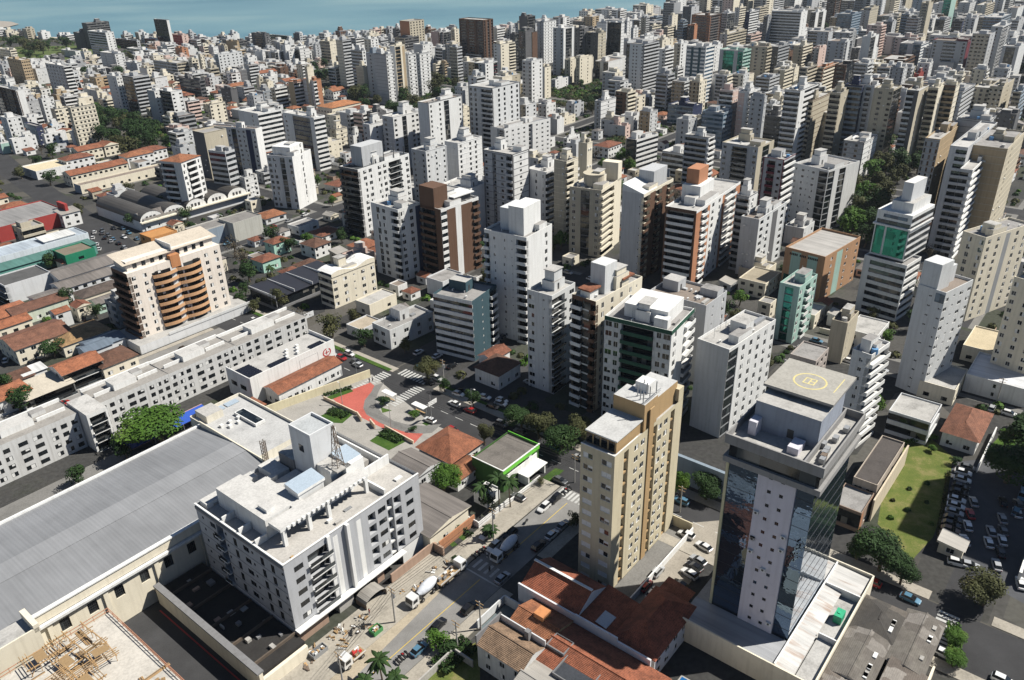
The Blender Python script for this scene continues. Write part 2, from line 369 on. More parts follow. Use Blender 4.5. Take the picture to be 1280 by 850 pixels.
def roof_clutter(root, rnd, wR, wL, zr, near, wallm, far_mb=None):
    """stair house, water tank box, small units"""
    big = rnd.random()
    sx, sy = min(wR * .45, rnd.uniform(4, 7)), min(wL * .5, rnd.uniform(4, 7)); x0 = rnd.uniform(.15, .8) * (wR - sx) ; y0 = rnd.uniform(.2, .9) * (wL - sy)
    h1 = rnd.uniform(2.6, 4.2); h2 = rnd.uniform(1.6, 3.2) if big < .6 else 0
    if far_mb: h1 *= .75; h2 = h2 * .8 if rnd.random() < .45 else 0
    b = far_mb or MB(); b.box(x0, y0, zr, x0 + sx, y0 + sy, zr + h1, wallm, ROOFS[rnd.choice([0, 1, 2])], False)
    if not far_mb:
        b.box(x0 + sx * .3, y0 - .05, zr + .1, x0 + sx * .3 + .9, y0 + .02, zr + 2.1, FRAMED); b.build('roof_house', root)
    if h2:
        b = far_mb or MB(); b.box(x0 + sx * .12, y0 + sy * .12, zr + h1, x0 + sx * .88, y0 + sy * .88, zr + h1 + h2, wallm, ROOFS[3], False)
        if not far_mb:
            b.box(x0 + sx * .06, y0 + sy * .06, zr + h1 + h2, x0 + sx * .94, y0 + sy * .94, zr + h1 + h2 + .18, ROOFS[1]); b.build('water_tank', root)
    if rnd.random() < .7:
        b = far_mb or MB(); x1 = rnd.uniform(.1, .6) * wR; y1 = .5
        b.box(x1, y1, zr, x1 + wR * .3, y1 + wL * .3, zr + 2.4, wallm, ROOFS[2], False)
        if not far_mb: b.build('penthouse', root)
    if not far_mb or rnd.random() < .4:
        b = far_mb or MB()
        for k in range(rnd.randint(1, 3)):
            x, y = rnd.uniform(.05, .8) * wR, rnd.uniform(.05, .8) * wL; l = rnd.uniform(1, wR * .3); b.box(x, y, zr, x + l, y + rnd.uniform(.5, 2.2), zr + rnd.uniform(.3, 1.1), rnd.choice([wallm, ROOFS[0], ROOFS[2], STEEL]))
            if not far_mb: b.build('roof_unit', root); b = MB()
        x, y = rnd.uniform(.1, .8) * wR, rnd.uniform(.1, .8) * wL
        if rnd.random() < .5: b.tube((x, y, zr), (x, y, zr + 1.5), .9, .85, TANK if rnd.random() < .5 else ROOFS[1], 10)
        if not far_mb and b.f: b.build('tank', root)
    if near:
        for k in range(rnd.randint(1, 3)):
            b = MB(); x, y = rnd.uniform(.1, .9) * wR, rnd.uniform(.55, .95) * wL
            b.tube((x, y, zr), (x, y, zr + 3.5), .05, .03, STEEL, 5)
            for j in range(4): b.box(x - .5 + j * .05, y - .02, zr + 2.2 + j * .35, x + .5 - j * .05, y + .02, zr + 2.25 + j * .35, STEEL)
            b.build('antenna', root)
        for k in range(rnd.randint(2, 5)):
            b = MB(); x, y = rnd.uniform(.08, .85) * wR, rnd.uniform(.08, .85) * wL
            b.box(x, y, zr + .1, x + .9, y + .4, zr + .8, FRAME); b.box(x + .1, y - .01, zr + .2, x + .6, y, zr + .7, FRAMED); b.build('air_conditioner', root)
def tower(name, px, cols, sL, sR, label=None, cat='apartment tower', group='apartment towers across the city', near=0, yb=None, h=None, acc='D', par=None, glass=None,
          rot=None, roof=None, fh=2.95, clutter=True, phrase=None, base=0.0, seed=None, stack=None, tile=None, tall=None, glassacc=None):
    """px = (xl, xf, yf, xr) or ((L),(F),(R)) photo pixels of the roof corners; yb = photo row of the foot of the front edge"""
    if isinstance(px[0], tuple): Lp, Fp, Rp = px
    else: Lp, Fp, Rp = (px[0], None), (px[1], px[2]), (px[3], None)
    if h is None:
        lo, hi = 3.0, 118.0
        for _ in range(40):
            h = (lo + hi) / 2; g = gp(*Fp, h)
            if proj((g.x, g.y, 0))[1] < yb: lo = h
            else: hi = h
    if tall and 14 < h < 40: h = min(46, h * tall)
    F = gp(*Fp, h)
    if rot is None:
        rot = A0
        if Lp[1] is not None:
            dr, dl = gp(*Rp, h) - F, gp(*Lp, h) - F
            ar, al = math.atan2(dr.y, dr.x), math.atan2(dl.y, dl.x) - math.pi / 2
            rot = (ar * dr.length + al * dl.length) / (dr.length + dl.length)
    else: rot = R(rot)
    def width(d, xt):
        a0, c0 = (F - Vector((0, 0, CH))).dot(RT), (F - Vector((0, 0, CH))).dot(FW); a1, c1 = d.dot(RT), d.dot(FW); k = (xt - 640) / FPX
        den = a1 - k * c1
        return (k * c0 - a0) / den if abs(den) > 1e-6 else 14
    VIS.append((Lp[0], Rp[0], Fp[1], proj((F.x, F.y, 0))[1], F.length))
    eR, eL = Vector((math.cos(rot), math.sin(rot), 0)), Vector((-math.sin(rot), math.cos(rot), 0))
    wR, wL = width(eR, Rp[0]), width(eL, Lp[0])
    if not 3 < wR < 60: wR = 14
    if not 3 < wL < 60: wL = 14
    return make_tower(name, F.x, F.y, rot, wR, wL, h, cols, sL, sR, label, cat, group, near, acc, par, glass, roof, fh, clutter, phrase, base, seed, tile)
def make_tower(name, x, y, rot, wR, wL, h, cols, sL, sR, label, cat, group, near, acc, par, glass, roof, fh, clutter, phrase, base, seed, tile, far_mb=None):
    rnd = random.Random(seed if seed is not None else int(x * 13 + y * 7))
    cl, cr = (cols[0], cols[-1])
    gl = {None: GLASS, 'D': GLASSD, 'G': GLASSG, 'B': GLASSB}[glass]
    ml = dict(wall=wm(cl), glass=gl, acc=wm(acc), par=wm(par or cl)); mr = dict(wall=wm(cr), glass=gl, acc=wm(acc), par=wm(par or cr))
    ml['k'] = mr['k'] = (rnd.uniform(.72, 1.3), rnd.uniform(.8, 1.3))
    nf = max(1, int(round((h - 1.0 - base) / fh))); f2 = (h - 1.0 - base) / nf
    b = MB(); zt = h
    ht = [] if near >= 2 else None; hl = [] if near >= 2 else None
    pr, pl = PR(wR, wL), PL(wR, wL)
    if base:
        b.quad(pr(0, 0, 0), pr(wR, 0, 0), pr(wR, 0, base), pr(0, 0, base), mr['wall']); b.quad(pl(0, 0, 0), pl(wL, 0, 0), pl(wL, 0, base), pl(0, 0, base), ml['wall'])
    facade(b, pr, wR, base, nf, f2, sR, mr, ht, rnd); facade(b, pl, wL, base, nf, f2, sL, ml, hl, rnd)
    zb = base + nf * f2
    if nf > 3 and near < 2:
        t1 = rnd.random(); pm = mr['acc'] if rnd.random() < .35 else mr['par']
        for P_, wd_, st_ in ((pr, wR, sR), (pl, wL, sL)):
            if t1 < .55 and not set(st_) & set('hg'):
                for k in range(1, nf + 1): b.box(*boxp(P_, 0, wd_, .0, .09, base + k * f2 - .14, base + k * f2 + .04), pm)
            if t1 > .4 and len(st_) > 2:
                for uu in ((0, .45), (wd_ - .45, wd_)): b.box(*boxp(P_, uu[0], uu[1], .0, .14, base, zt - .02), pm)
            if near or rnd.random() < .3:
                for k in range(rnd.randint(2, 9)):
                    uu, zz = rnd.uniform(.6, max(.7, wd_ - 1.4)), base + rnd.randint(0, nf - 1) * f2 + rnd.uniform(.15, .3); b.box(*boxp(P_, uu, uu + .8, .0, .4, zz, zz + .55), FRAME)
        b.box(*boxp(pr, -.1, wR, .0, .12, zt - .28, zt + .03), pm); b.box(*boxp(pl, 0, wL, .0, .12, zt - .28, zt + .03), pm)
    b.quad(pr(0, 0, zb), pr(wR, 0, zb), pr(wR, 0, zt), pr(0, 0, zt), mr['wall']); b.quad(pl(0, 0, zb), pl(wL, 0, zb), pl(wL, 0, zt), pl(0, 0, zt), ml['wall'])
    b.quad((wR, 0, 0), (wR, wL, 0), (wR, wL, zt), (wR, 0, zt), ml['wall']); b.quad((wR, wL, 0), (0, wL, 0), (0, wL, zt), (wR, wL, zt), mr['wall'])
    zr = zt - .8; t_ = .2; mw = mr['wall']
    rm = roof or ROOFS[rnd.choice([0, 1, 0, 3, 2, 2, 4])]
    if near or far_mb is None:       # parapet
        for (xa, ya, xb, yb_) in ((0, 0, wR, t_), (0, wL - t_, wR, wL), (0, t_, t_, wL - t_), (wR - t_, t_, wR, wL - t_)):
            b.quad((xa, ya, zt), (xb, ya, zt), (xb, yb_, zt), (xa, yb_, zt), mw)
        b.quad((t_, t_, zt), (t_, t_, zr), (wR - t_, t_, zr), (wR - t_, t_, zt), mw); b.quad((t_, wL - t_, zr), (t_, wL - t_, zt), (wR - t_, wL - t_, zt), (wR - t_, wL - t_, zr), mw)
        b.quad((t_, t_, zr), (t_, t_, zt), (t_, wL - t_, zt), (t_, wL - t_, zr), mw); b.quad((wR - t_, t_, zt), (wR - t_, t_, zr), (wR - t_, wL - t_, zr), (wR - t_, wL - t_, zt), mw)
    if far_mb is not None:
        zr = zt
    if near == 0 or far_mb is not None:
        b.quad((t_, t_, zr), (wR - t_, t_, zr), (wR - t_, wL - t_, zr), (t_, wL - t_, zr), rm)
        if clutter: roof_clutter(None, rnd, wR, wL, zr, False, mw, b)
        if far_mb is not None:
            ca, sa = math.cos(rot), math.sin(rot)
            i0 = len(far_mb.v)
            far_mb.v.extend((x + p[0] * ca - p[1] * sa, y + p[0] * sa + p[1] * ca, p[2]) for p in b.v)
            far_mb.f.extend(tuple(i + i0 for i in f) for f in b.f); far_mb.m.extend(b.m); return None
        root = b.build(name, None, (x, y, 0), rot)
    else:
        root = empty(name, (x, y, 0), rot)
        b.build('walls', root)
        rb = MB()
        if tile:
            e = .5; zz = zt; c1 = (min(wR, wL) / 2)
            p = [(-e, -e, zz), (wR + e, -e, zz), (wR + e, wL + e, zz), (-e, wL + e, zz)]
            r0, r1 = ((c1, wL / 2, zz + 2.2), (max(c1, wR - c1), wL / 2, zz + 2.2)) if wR > wL else ((wR / 2, c1, zz + 2.2), (wR / 2, max(c1, wL - c1), zz + 2.2))
            if wR > wL:
                rb.quad(p[0], p[1], r1, r0, tile); rb.quad(p[2], p[3], r0, r1, tile); rb.poly((p[1], p[2], r1), tile); rb.poly((p[3], p[0], r0), tile)
            else:
                rb.quad(p[1], p[2], r1, r0, tile); rb.quad(p[3], p[0], r0, r1, tile); rb.poly((p[0], p[1], r0), tile); rb.poly((p[2], p[3], r1), tile)
            rb.quad(p[3], p[2], p[1], p[0], mw)
        else: rb.quad((t_, t_, zr), (wR - t_, t_, zr), (wR - t_, wL - t_, zr), (t_, wL - t_, zr), rm)
        rb.build('roof', root)
        if clutter: roof_clutter(root, rnd, wR, wL, zr, near >= 2, mw)
        if near >= 2:
            for lst, P, rz in ((ht, pr, 0), (hl, pl, -math.pi / 2)): detail(root, lst, P, rz, rnd)
    root['wRL'] = (wR, wL, h)
    occupy(x + (math.cos(rot) * wR - math.sin(rot) * wL) / 2, y + (math.sin(rot) * wR + math.cos(rot) * wL) / 2, wR / 2, wL / 2, rot)
    if label: tag(root, label, cat, group); MARKS.append((*proj((x, y, h)), label_short(label)))
    else: auto(root, phrase or 'tower', cat, group, h)
    return root
def label_short(l): return l
def detail(root, lst, P, rz, rnd, fr=None, variants=(0, 0, 0, 1, 2, 3), maxn=100, rest_mb=None, curved=0.0):
    """one object per window and per balcony; past the budget the lowest ones go into one part"""
    lst = sorted(lst, key=lambda a: -a[2]); nw = root.get('nw', 0); nb = root.get('nb', 0); rest = MB()
    for k, u, z, wd, a, rail in lst:
        if k == 'w':
            me = window_mesh(wd, a, rnd.choice(variants), fr or FRAME)
            if nw < maxn: put('window', me, root, P(u, -.12, z), rz); nw += 1
            else: xf_add(rest, me, P(u, -.12, z), rz)
        else:
            me = balcony_mesh(wd, a, rail, curved)
            if nb < maxn: put('balcony', me, root, P(u, 0.0, z), rz); nb += 1
    root['nw'] = nw; root['nb'] = nb
    if rest.f: tag(rest.build('lower_windows', root), kind='stuff')
def xf_add(mb, me, loc, rz):
    c, s = math.cos(rz), math.sin(rz); i0 = len(mb.v)
    mb.v.extend((loc[0] + v.co.x * c - v.co.y * s, loc[1] + v.co.x * s + v.co.y * c, loc[2] + v.co.z) for v in me.vertices)
    for p in me.polygons: mb.f.append(tuple(i0 + i for i in p.vertices)); mb.m.append(me.materials[p.material_index])
# ---------------------------------------------------------------- ground, sea, roads
def struct(o): return tag(o, kind='structure')
def groundmat():
    mt, t, b = nodes('urban_ground')
    n1 = tex(t, "ShaderNodeTexNoise", .06, 6, coords(t), Roughness=.7); n2 = tex(t, "ShaderNodeTexNoise", .9, 4, coords(t))
    vo = tex(t, "ShaderNodeTexVoronoi", .07, 0, coords(t, rot=(0, 0, -A0)), distance='CHEBYCHEV', Randomness=.6)
    a = ramp(t, vo.outputs['Color'], [(.25, (.03, .03, .032)), (.4, (.035, .035, .035)), (.42, (.07, .067, .062)), (.56, (.08, .076, .07)), (.58, (.03, .042, .018)), (.64, (.035, .05, .02)), (.66, (.13, .12, .11)), (.74, (.11, .10, .08)), (.76, (.04, .039, .037))])
    c = mix(t, .35, a, ramp(t, n1.outputs['Fac'], [(.3, (.035, .035, .035)), (.55, (.075, .072, .066)), (.68, (.03, .042, .016))]))
    c = mix(t, .25, c, ramp(t, n2.outputs['Fac'], [(.3, (.025, .025, .025)), (.7, (.11, .11, .105))]))
    t.links.new(c, b.inputs['Base Color']); b.inputs['Roughness'].default_value = .95; b.inputs['Specular IOR Level'].default_value = .15
    return mt
def asphaltmat(name, base):
    mt, t, b = nodes(name)
    n1 = tex(t, "ShaderNodeTexNoise", .12, 6, coords(t), Roughness=.7); n2 = tex(t, "ShaderNodeTexNoise", 5, 3, coords(t))
    a = ramp(t, n1.outputs['Fac'], [(.3, sc(base, .7)), (.5, base), (.7, sc(base, 1.35))])
    c = mix(t, .3, a, ramp(t, n2.outputs['Fac'], [(.3, sc(base, .6)), (.7, sc(base, 1.4))]))
    t.links.new(c, b.inputs['Base Color']); b.inputs['Roughness'].default_value = .9; b.inputs['Specular IOR Level'].default_value = .2
    return mt
ASPH = asphaltmat('asphalt', (.042, .042, .044)); ASPHL = asphaltmat('worn_light_asphalt', (.21, .205, .197))
PAVE = roofmat((.36, .33, .28), 'paving', .35); PAVEG = roofmat((.19, .185, .175), 'grey_paving', .3)
def grassmat(name, a_, b_, c_):
    mt, t, b = nodes(name)
    n1 = tex(t, "ShaderNodeTexNoise", .18, 6, coords(t), Roughness=.75); n2 = tex(t, "ShaderNodeTexNoise", 4, 3, coords(t))
    a = ramp(t, n1.outputs['Fac'], [(.32, a_), (.5, b_), (.68, c_)])
    c = mix(t, .4, a, ramp(t, n2.outputs['Fac'], [(.3, sc(a_, .6)), (.7, sc(b_, 1.3))]))
    t.links.new(c, b.inputs['Base Color']); b.inputs['Roughness'].default_value = .95; b.inputs['Specular IOR Level'].default_value = .1
    return mt
GRASS = grassmat('lawn_grass', (.022, .05, .012), (.05, .10, .02), (.10, .15, .03))
GRASSD = grassmat('dry_grass', (.06, .10, .02), (.125, .145, .04), (.30, .235, .12))
MARK = roofmat((.50, .50, .48), 'worn_road_paint', .45); MARKY = plain('yellow_road_paint', (.6, .42, .05), .7)
def sheet_w(name, pts, m, kind='structure', z=None):
    """flat polygon from world points"""
    b = MB(); b.poly(pts, m); o = b.build(name); return tag(o, kind=kind)
def sheet(name, px, m, z=.004, kind='structure'):
    pts = [gp(x, y, z) for x, y in px]
    ar = sum(pts[i].x * pts[(i + 1) % len(pts)].y - pts[(i + 1) % len(pts)].x * pts[i].y for i in range(len(pts)))
    if ar < 0: pts.reverse()
    return sheet_w(name, pts, m, kind)
def strip(name, uvs, wd, z, m, thick=0.0):
    """ribbon along a polyline of (u, v)"""
    b = MB(); L = []; Rr = []
    for i, (u, v) in enumerate(uvs):
        a = uvs[max(0, i - 1)]; c = uvs[min(len(uvs) - 1, i + 1)]
        dx, dy = c[0] - a[0], c[1] - a[1]; l = math.hypot(dx, dy); nx, ny = -dy / l, dx / l
        L.append(W(u + nx * wd / 2, v + ny * wd / 2, z)); Rr.append(W(u - nx * wd / 2, v - ny * wd / 2, z))
    for i in range(len(uvs) - 1):
        b.quad(L[i], Rr[i], Rr[i + 1], L[i + 1], m) if True else 0
        if thick:
            dz = Vector((0, 0, -thick))
            b.quad(L[i] + dz, L[i], L[i + 1] + dz, L[i + 1], m) if False else b.quad(L[i], L[i + 1], L[i + 1] + dz, L[i] + dz, m)
            b.quad(Rr[i + 1], Rr[i], Rr[i] + dz, Rr[i + 1] + dz, m)
    me_o = b.build(name)
    for p in me_o.data.polygons:
        pass
    import bmesh
    bm = bmesh.new(); bm.from_mesh(me_o.data); bmesh.ops.remove_doubles(bm, verts=bm.verts, dist=.001)
    if not thick:
        for f in bm.faces:
            if f.normal.z < 0: f.normal_flip()
    else: bmesh.ops.recalc_face_normals(bm, faces=bm.faces)
    bm.to_mesh(me_o.data); bm.free()
    return struct(me_o)
# the air: an even thin haze round everything
mt = bpy.data.materials.new('air_haze'); mt.use_nodes = True; t = mt.node_tree; t.nodes.remove(t.nodes['Principled BSDF'])
pv = t.nodes.new('ShaderNodeVolumePrincipled'); pv.inputs['Density'].default_value = .000045; pv.inputs['Color'].default_value = (.80, .90, 1, 1); pv.inputs['Anisotropy'].default_value = .2
t.links.new(pv.outputs[0], t.nodes['Material Output'].inputs['Volume'])
b = MB(); b.box(-5200, -700, -4, 6200, 7200, 140, mt); tag(b.build('haze'), kind='stuff')
shore = [(-500, 49), (-120, 47), (0, 42), (60, 46), (140, 48), (230, 44), (300, 50), (390, 49), (480, 46), (560, 44), (650, 36), (720, 27), (790, 21), (835, 13), (868, 5), (885, -4), (892, -14)]
sp = [gp(x, y) for x, y in shore]
far = sp[-1]
b = MB(); b.poly([Vector((-2500, -300, 0)), Vector((2500, -300, 0)), Vector((5200, 3800, 0)), Vector((far.x + 900, far.y + 1500, 0)), far] + [Vector((p.x, p.y, 0)) for p in reversed(sp[:-1])] , groundmat())
struct(b.build('ground'))
def watermat():
    mt, t, b = nodes('sea_water')
    n1 = tex(t, "ShaderNodeTexNoise", .0022, 5, coords(t, (1, 1.6, 1))); n2 = tex(t, "ShaderNodeTexNoise", .11, 4, coords(t, (1, 1.6, 1)))
    t.links.new(ramp(t, n1.outputs['Fac'], [(.3, (.09, .185, .235)), (.5, (.13, .235, .275)), (.68, (.185, .285, .305))]), b.inputs['Base Color'])
    b.inputs['Roughness'].default_value = .45; b.inputs['Specular IOR Level'].default_value = .12
    bp = t.nodes.new("ShaderNodeBump"); bp.inputs['Strength'].default_value = .5; bp.inputs['Distance'].default_value = 1.0
    t.links.new(n2.outputs['Fac'], bp.inputs['Height']); t.links.new(bp.outputs[0], b.inputs['Normal'])
    return mt
b = MB(); b.quad((-4500, -250, -1.2), (5600, -250, -1.2), (5600, 6500, -1.2), (-4500, 6500, -1.2), watermat()); struct(b.build('sea'))
b = MB(); c_ = gp(748, -2); n_ = 40
for i in range(n_):
    a0, a1 = 2 * math.pi * i / n_, 2 * math.pi * (i + 1) / n_; pr_ = lambda a, k, z: (c_.x + 95 * k * math.cos(a) * (1 + .15 * math.sin(3 * a)), c_.y + 70 + 60 * k * math.sin(a), z)
    for (k0, z0, k1, z1) in ((1, -1.3, .8, 3), (.8, 3, .4, 7), (.4, 7, .02, 9)): b.quad(pr_(a0, k0, z0), pr_(a1, k0, z0), pr_(a1, k1, z1), pr_(a0, k1, z1), LEAF[0])
struct(b.build('island'))
sheet('breakwater', [(-30, 24), (14, 27), (24, 30), (12, 33), (-30, 40)], roofmat((.34, .31, .27), 'rock', .4), .05)
SAND = roofmat((.46, .42, .35), 'sand', .2)
b = MB()
for i in range(len(sp) - 1):
    p, q_ = sp[i], sp[i + 1]; d = Vector((0, -14, 0))
    b.quad(p + d + Vector((0, 0, .02)), q_ + d + Vector((0, 0, .02)), q_ + Vector((0, 0, .02)), p + Vector((0, 0, .02)), SAND)
    b.quad(p, q_, q_ - Vector((0, 0, 1.6)), p - Vector((0, 0, 1.6)), SAND)
struct(b.build('shore'))
AVE = [(145.7, 190), (145.7, -262), (153, -335), (163, -390), (172, -450), (188, -560), (215, -700), (250, -860)]
road = strip('avenue_road', AVE, 15.2, .006, ASPH)
strip('side_road', [(40, -92.7), (138.0, -92.7)], 10.4, .004, ASPHL)
strip('cross_road', [(153.4, -170), (470, -170)], 12, .004, ASPH)
strip('residential_road', [(-90, -252), (144, -252)], 8.5, .004, ASPHL)
strip('residential_road', [(30, -262), (30, -420)], 7, .004, ASPHL)
strip('side_road', [(153.4, -6), (300, -6)], 8, .004, ASPH)
occupy_uv(136, 156.5, -262, 190); occupy_uv(40, 138, -98, -87); occupy_uv(153, 470, -177, -163); occupy_uv(-90, 144, -257, -247); occupy_uv(26, 34, -420, -262); occupy_uv(153, 300, -11, -1)
for (ua, va), (ub_, vb_) in zip(AVE[1:-1], AVE[2:]):
    for i in range(40):
        k = i / 39; u, v = ua + (ub_ - ua) * k, va + (vb_ - va) * k; occupy_uv(u - 10, u + 10, v - 3, v + 3)
for k, (a_, b_, w_) in enumerate([((255, -520), (255, 130), 9), ((352, -620), (352, 190), 9), ((455, -700), (455, 260), 10), ((570, -800), (570, 330), 9), ((700, -900), (700, 400), 10), ((850, -950), (850, 520), 10), ((1020, -800), (1020, 620), 10),
                                 ((156, -330), (900, -360), 9), ((156, 85), (900, 100), 9), ((470, -172), (1000, -172), 10), ((300, -40), (1100, -40), 9), ((190, -480), (820, -520), 9), ((300, 190), (1300, 210), 9), ((330, -265), (900, -270), 8), ((400, 300), (1500, 330), 9)]):
    strip('city_street', [a_, b_], w_, .006 + .0003 * k, ASPH); strip('city_pavement', [a_, b_], w_ + 5, .0008 + .00025 * k, PAVEG)
    n = int(math.hypot(b_[0] - a_[0], b_[1] - a_[1]) / 3)
    for i in range(n + 1):
        u, v = a_[0] + (b_[0] - a_[0]) * i / n, a_[1] + (b_[1] - a_[1]) * i / n; occupy_uv(u - w_ / 2, u + w_ / 2, v - w_ / 2, v + w_ / 2)
# pavements with a real kerb step
for uvs, wd in (([(99, -101.2), (137.4, -101.2)], 6), ([(40, -103.0), (98.9, -103.0)], 9.5), ([(40, -85.6), (100, -85.6)], 3.4), ([(113, -85.6), (137, -85.6)], 3.2), ([(155, -160), (155, -12)], 3.0), ([(155, -262), (155, -178.5)], 3.0),
                ([(136.4, -84), (136.4, -52)], 3.2), ([(136.6, -24), (136.6, 60)], 3.0), ([(155.2, 0), (155.2, 90)], 3.0), ([(-90, -246.4), (136, -246.4)], 2.4), ([(36, -257.4), (136, -257.4)], 2.2)):
    strip('pavement', uvs, wd, .13, PAVE, .13)
# markings
def marks(uvs, name='road_marking', m=None):
    b = MB()
    for u0, u1, v0, v1 in uvs: b.quad(W(u0, v1, .014), W(u1, v1, .014), W(u1, v0, .014), W(u0, v0, .014), m or MARK)
    return struct(b.build(name))
zb = lambda u0, u1, v0, v1, n, along: [(u0 + (u1 - u0) * i / n, u0 + (u1 - u0) * (i + .55) / n, v0, v1) for i in range(n)] if along else [(u0, u1, v0 + (v1 - v0) * i / n, v0 + (v1 - v0) * (i + .55) / n) for i in range(n)]
marks(zb(139, 152.5, -181.5, -177.5, 12, True)); marks(zb(139, 152.5, -166, -162, 12, True)); marks(zb(153.8, 157.8, -176.5, -164, 9, False)); marks(zb(134.2, 137.6, -97.2, -88, 8, False)); marks(zb(139, 152, -84, -80.5, 11, True))
marks(zb(139, 152.5, -9.5, -5.5, 11, True)); marks(zb(139, 152.5, 8, 12, 11, True)); marks([(101.0, 104.2, -96.9, -96.2), (101.0, 104.2, -95.2, -94.5), (101, 104.2, -93.5, -92.8), (101, 104.2, -91.8, -91.1), (101, 104.2, -90.1, -89.4), (99.6, 100, -97.4, -88)])
marks([(145.6, 145.8, -260 + i * 6, -257 + i * 6) for i in range(12)] + [(145.6, 145.8, -155 + i * 6, -152 + i * 6) for i in range(11)] + [(145.6, 145.8, -70 + i * 6, -67 + i * 6) for i in range(9)])
marks([(60, 99, -92.8, -92.65), (105, 133, -92.8, -92.65)], m=MARKY)
strip('verge', [(156.9, -160), (156.9, -100)], 1.4, .15, GRASS)
strip('median', [(153.9, -262), (153.9, -180)], 1.7, .16, GRASS, .15)
# plaza with red paving and a loop of grey setts
REDPAVE = roofmat((.44, .115, .09), 'red_paving', .22)
sheet('plaza', [(335, 520), (352, 502), (465, 468), (540, 530), (605, 556), (560, 585), (500, 580)], roofmat((.33, .315, .29), 'plaza_paving', .25), .010)
sheet('red_path', [(413, 496), (440, 487), (463, 478), (468, 482), (464, 490), (456, 500), (454, 510), (458, 518), (474, 528), (490, 535), (510, 541), (529, 542), (517, 555), (508, 549), (482, 537), (458, 525), (446, 519), (430, 510)], REDPAVE, .02)
sheet('kerb_loop', [(468, 482), (480, 478), (474, 488), (470, 498), (471, 508), (478, 517), (492, 526), (510, 531), (530, 532), (552, 530), (540, 541), (529, 542), (510, 541), (490, 535), (474, 528), (458, 518), (454, 510), (456, 500), (464, 490)], PAVEG, .024)
for pts in ([(406, 497), (437, 485), (442, 489), (412, 500)], [(396, 522), (421, 510), (441, 518), (428, 529), (408, 528)], [(462, 551), (482, 537), (507, 552), (486, 563)], [(527, 529), (540, 525), (545, 528), (533, 532)], [(476, 509), (490, 513), (478, 516)]):
    sheet('lawn', pts, GRASS, .03)
sheet('lawn', [(652, 611), (664, 600), (678, 604), (664, 622)], GRASS, .02); sheet('lawn', [(672, 601), (694, 585), (705, 588), (688, 603)], GRASS, .02)
sheet('lawn', [(560, 664), (572, 654), (590, 667), (580, 676)], GRASS, .02); sheet('lawn', [(553, 674), (559, 669), (572, 681), (566, 684)], GRASS, .02)
sheet('vacant_lot', [(1113, 556), (1160, 545), (1192, 572), (1178, 640), (1166, 672), (1140, 700), (1097, 655)], GRASSD, .012)
sheet('parking_lot', [(1190, 578), (1245, 572), (1290, 600), (1290, 760), (1245, 735), (1176, 680)], asphaltmat('parking_asphalt', (.075, .078, .085)), .012)
sheet('parking_yard', [(763, 748), (846, 655), (905, 650), (915, 668), (842, 752), (800, 775)], roofmat((.32, .29, .245), 'concrete_yard', .3), .012)
sheet('field', [(-60, 60), (140, 56), (135, 72), (60, 76), (-60, 84)], grassmat('park_grass', (.05, .08, .025), (.09, .12, .04), (.15, .15, .07)), .03)
sheet('garden', [(600, 800), (528, 838), (505, 865), (600, 865)], GRASSD, .012)
sheet('dirt_yard', [(395, 850), (470, 770), (545, 705), (585, 680), (600, 690), (500, 790), (440, 850)], roofmat((.40, .345, .26), 'sandy_dirt', .3), .016)
# ---------------------------------------------------------------- buildings around the side street, one by one
CREAM = wallmat(C['C'], dirt=.25); YEL = wallmat((.58, .515, .37), dirt=.3); OCH = wallmat((.43, .295, .155), dirt=.25); GREYW = wallmat((.62, .63, .64), dirt=.25); GREYD = wallmat((.20, .20, .205))
# -- yellow apartment tower
g = Grid('apartment_tower', 'slender yellow apartment tower with ochre stripe and white penthouse terraces', 'apartment tower', 113.2, -67.5, 'apartment towers across the city')
b = MB(); hr = []; hl_ = []
yw, yl = 28.4, 8.2
Mr = dict(wall=YEL, glass=GLASS, acc=OCH, par=YEL)
facade(b, PR(yw, yl), yw, 0, 12, 2.95, '..v.pp:c:vpp:v..', Mr, hr); facade(b, PL(yw, yl), yl, 0, 12, 2.95, 'w:w', Mr, hl_)
b.quad((0, 0, 35.4), (yw, 0, 35.4), (yw, 0, 36.4), (0, 0, 36.4), YEL); b.quad((0, yl, 35.4), (0, 0, 35.4), (0, 0, 36.4), (0, yl, 36.4), YEL)
b.quad((yw, 0, 0), (yw, yl, 0), (yw, yl, 39.5), (yw, 0, 39.5), YEL); b.quad((yw, yl, 0), (0, yl, 0), (0, yl, 36.4), (yw, yl, 36.4), YEL)
b.box(yw - 2.2, .02, 36.4, yw - .02, yl, 39.5, YEL); b.box(13.2, -.25, 0, 15.0, -.02, 41, OCH)
b.box(0, 0, 36.4, .25, yl, 36.55, FRAME); b.box(.25, 0, 36.4, 9, .25, 36.55, FRAME)
g.part(b, 'walls')
b = MB(); b.quad((.2, .2, 35.8), (yw, .2, 35.8), (yw, yl, 35.8), (.2, yl, 35.8), ROOFS[1]); g.part(b, 'roof')
b = MB(); b.box(1.8, .8, 35.8, 11.5, yl - .3, 38.8, OCH); b.box(1.4, .5, 38.8, 11.7, yl - .1, 39.1, FRAME, roofmat((.5, .5, .49), 'white_roof', .3))
for i in range(4): b.box(1.74, 1.2 + i * 1.8, 36.1, 1.79, 2.6 + i * 1.8, 38.3, GLASS)
g.part(b, 'penthouse')
b = MB(); b.box(11.6, .3, 35.8, 17, yl - .3, 42.6, OCH, roofmat((.5, .5, .49), 'white_roof2', .3)); b.box(17, .9, 35.8, 26.8, yl - .5, 41.2, OCH, roofmat((.5, .5, .49), 'white_roof2', .3)); g.part(b, 'roof_house')
b = MB(); b.box(16.2, 2.2, 42.6, 19.2, 5.4, 44.6, WHITE)
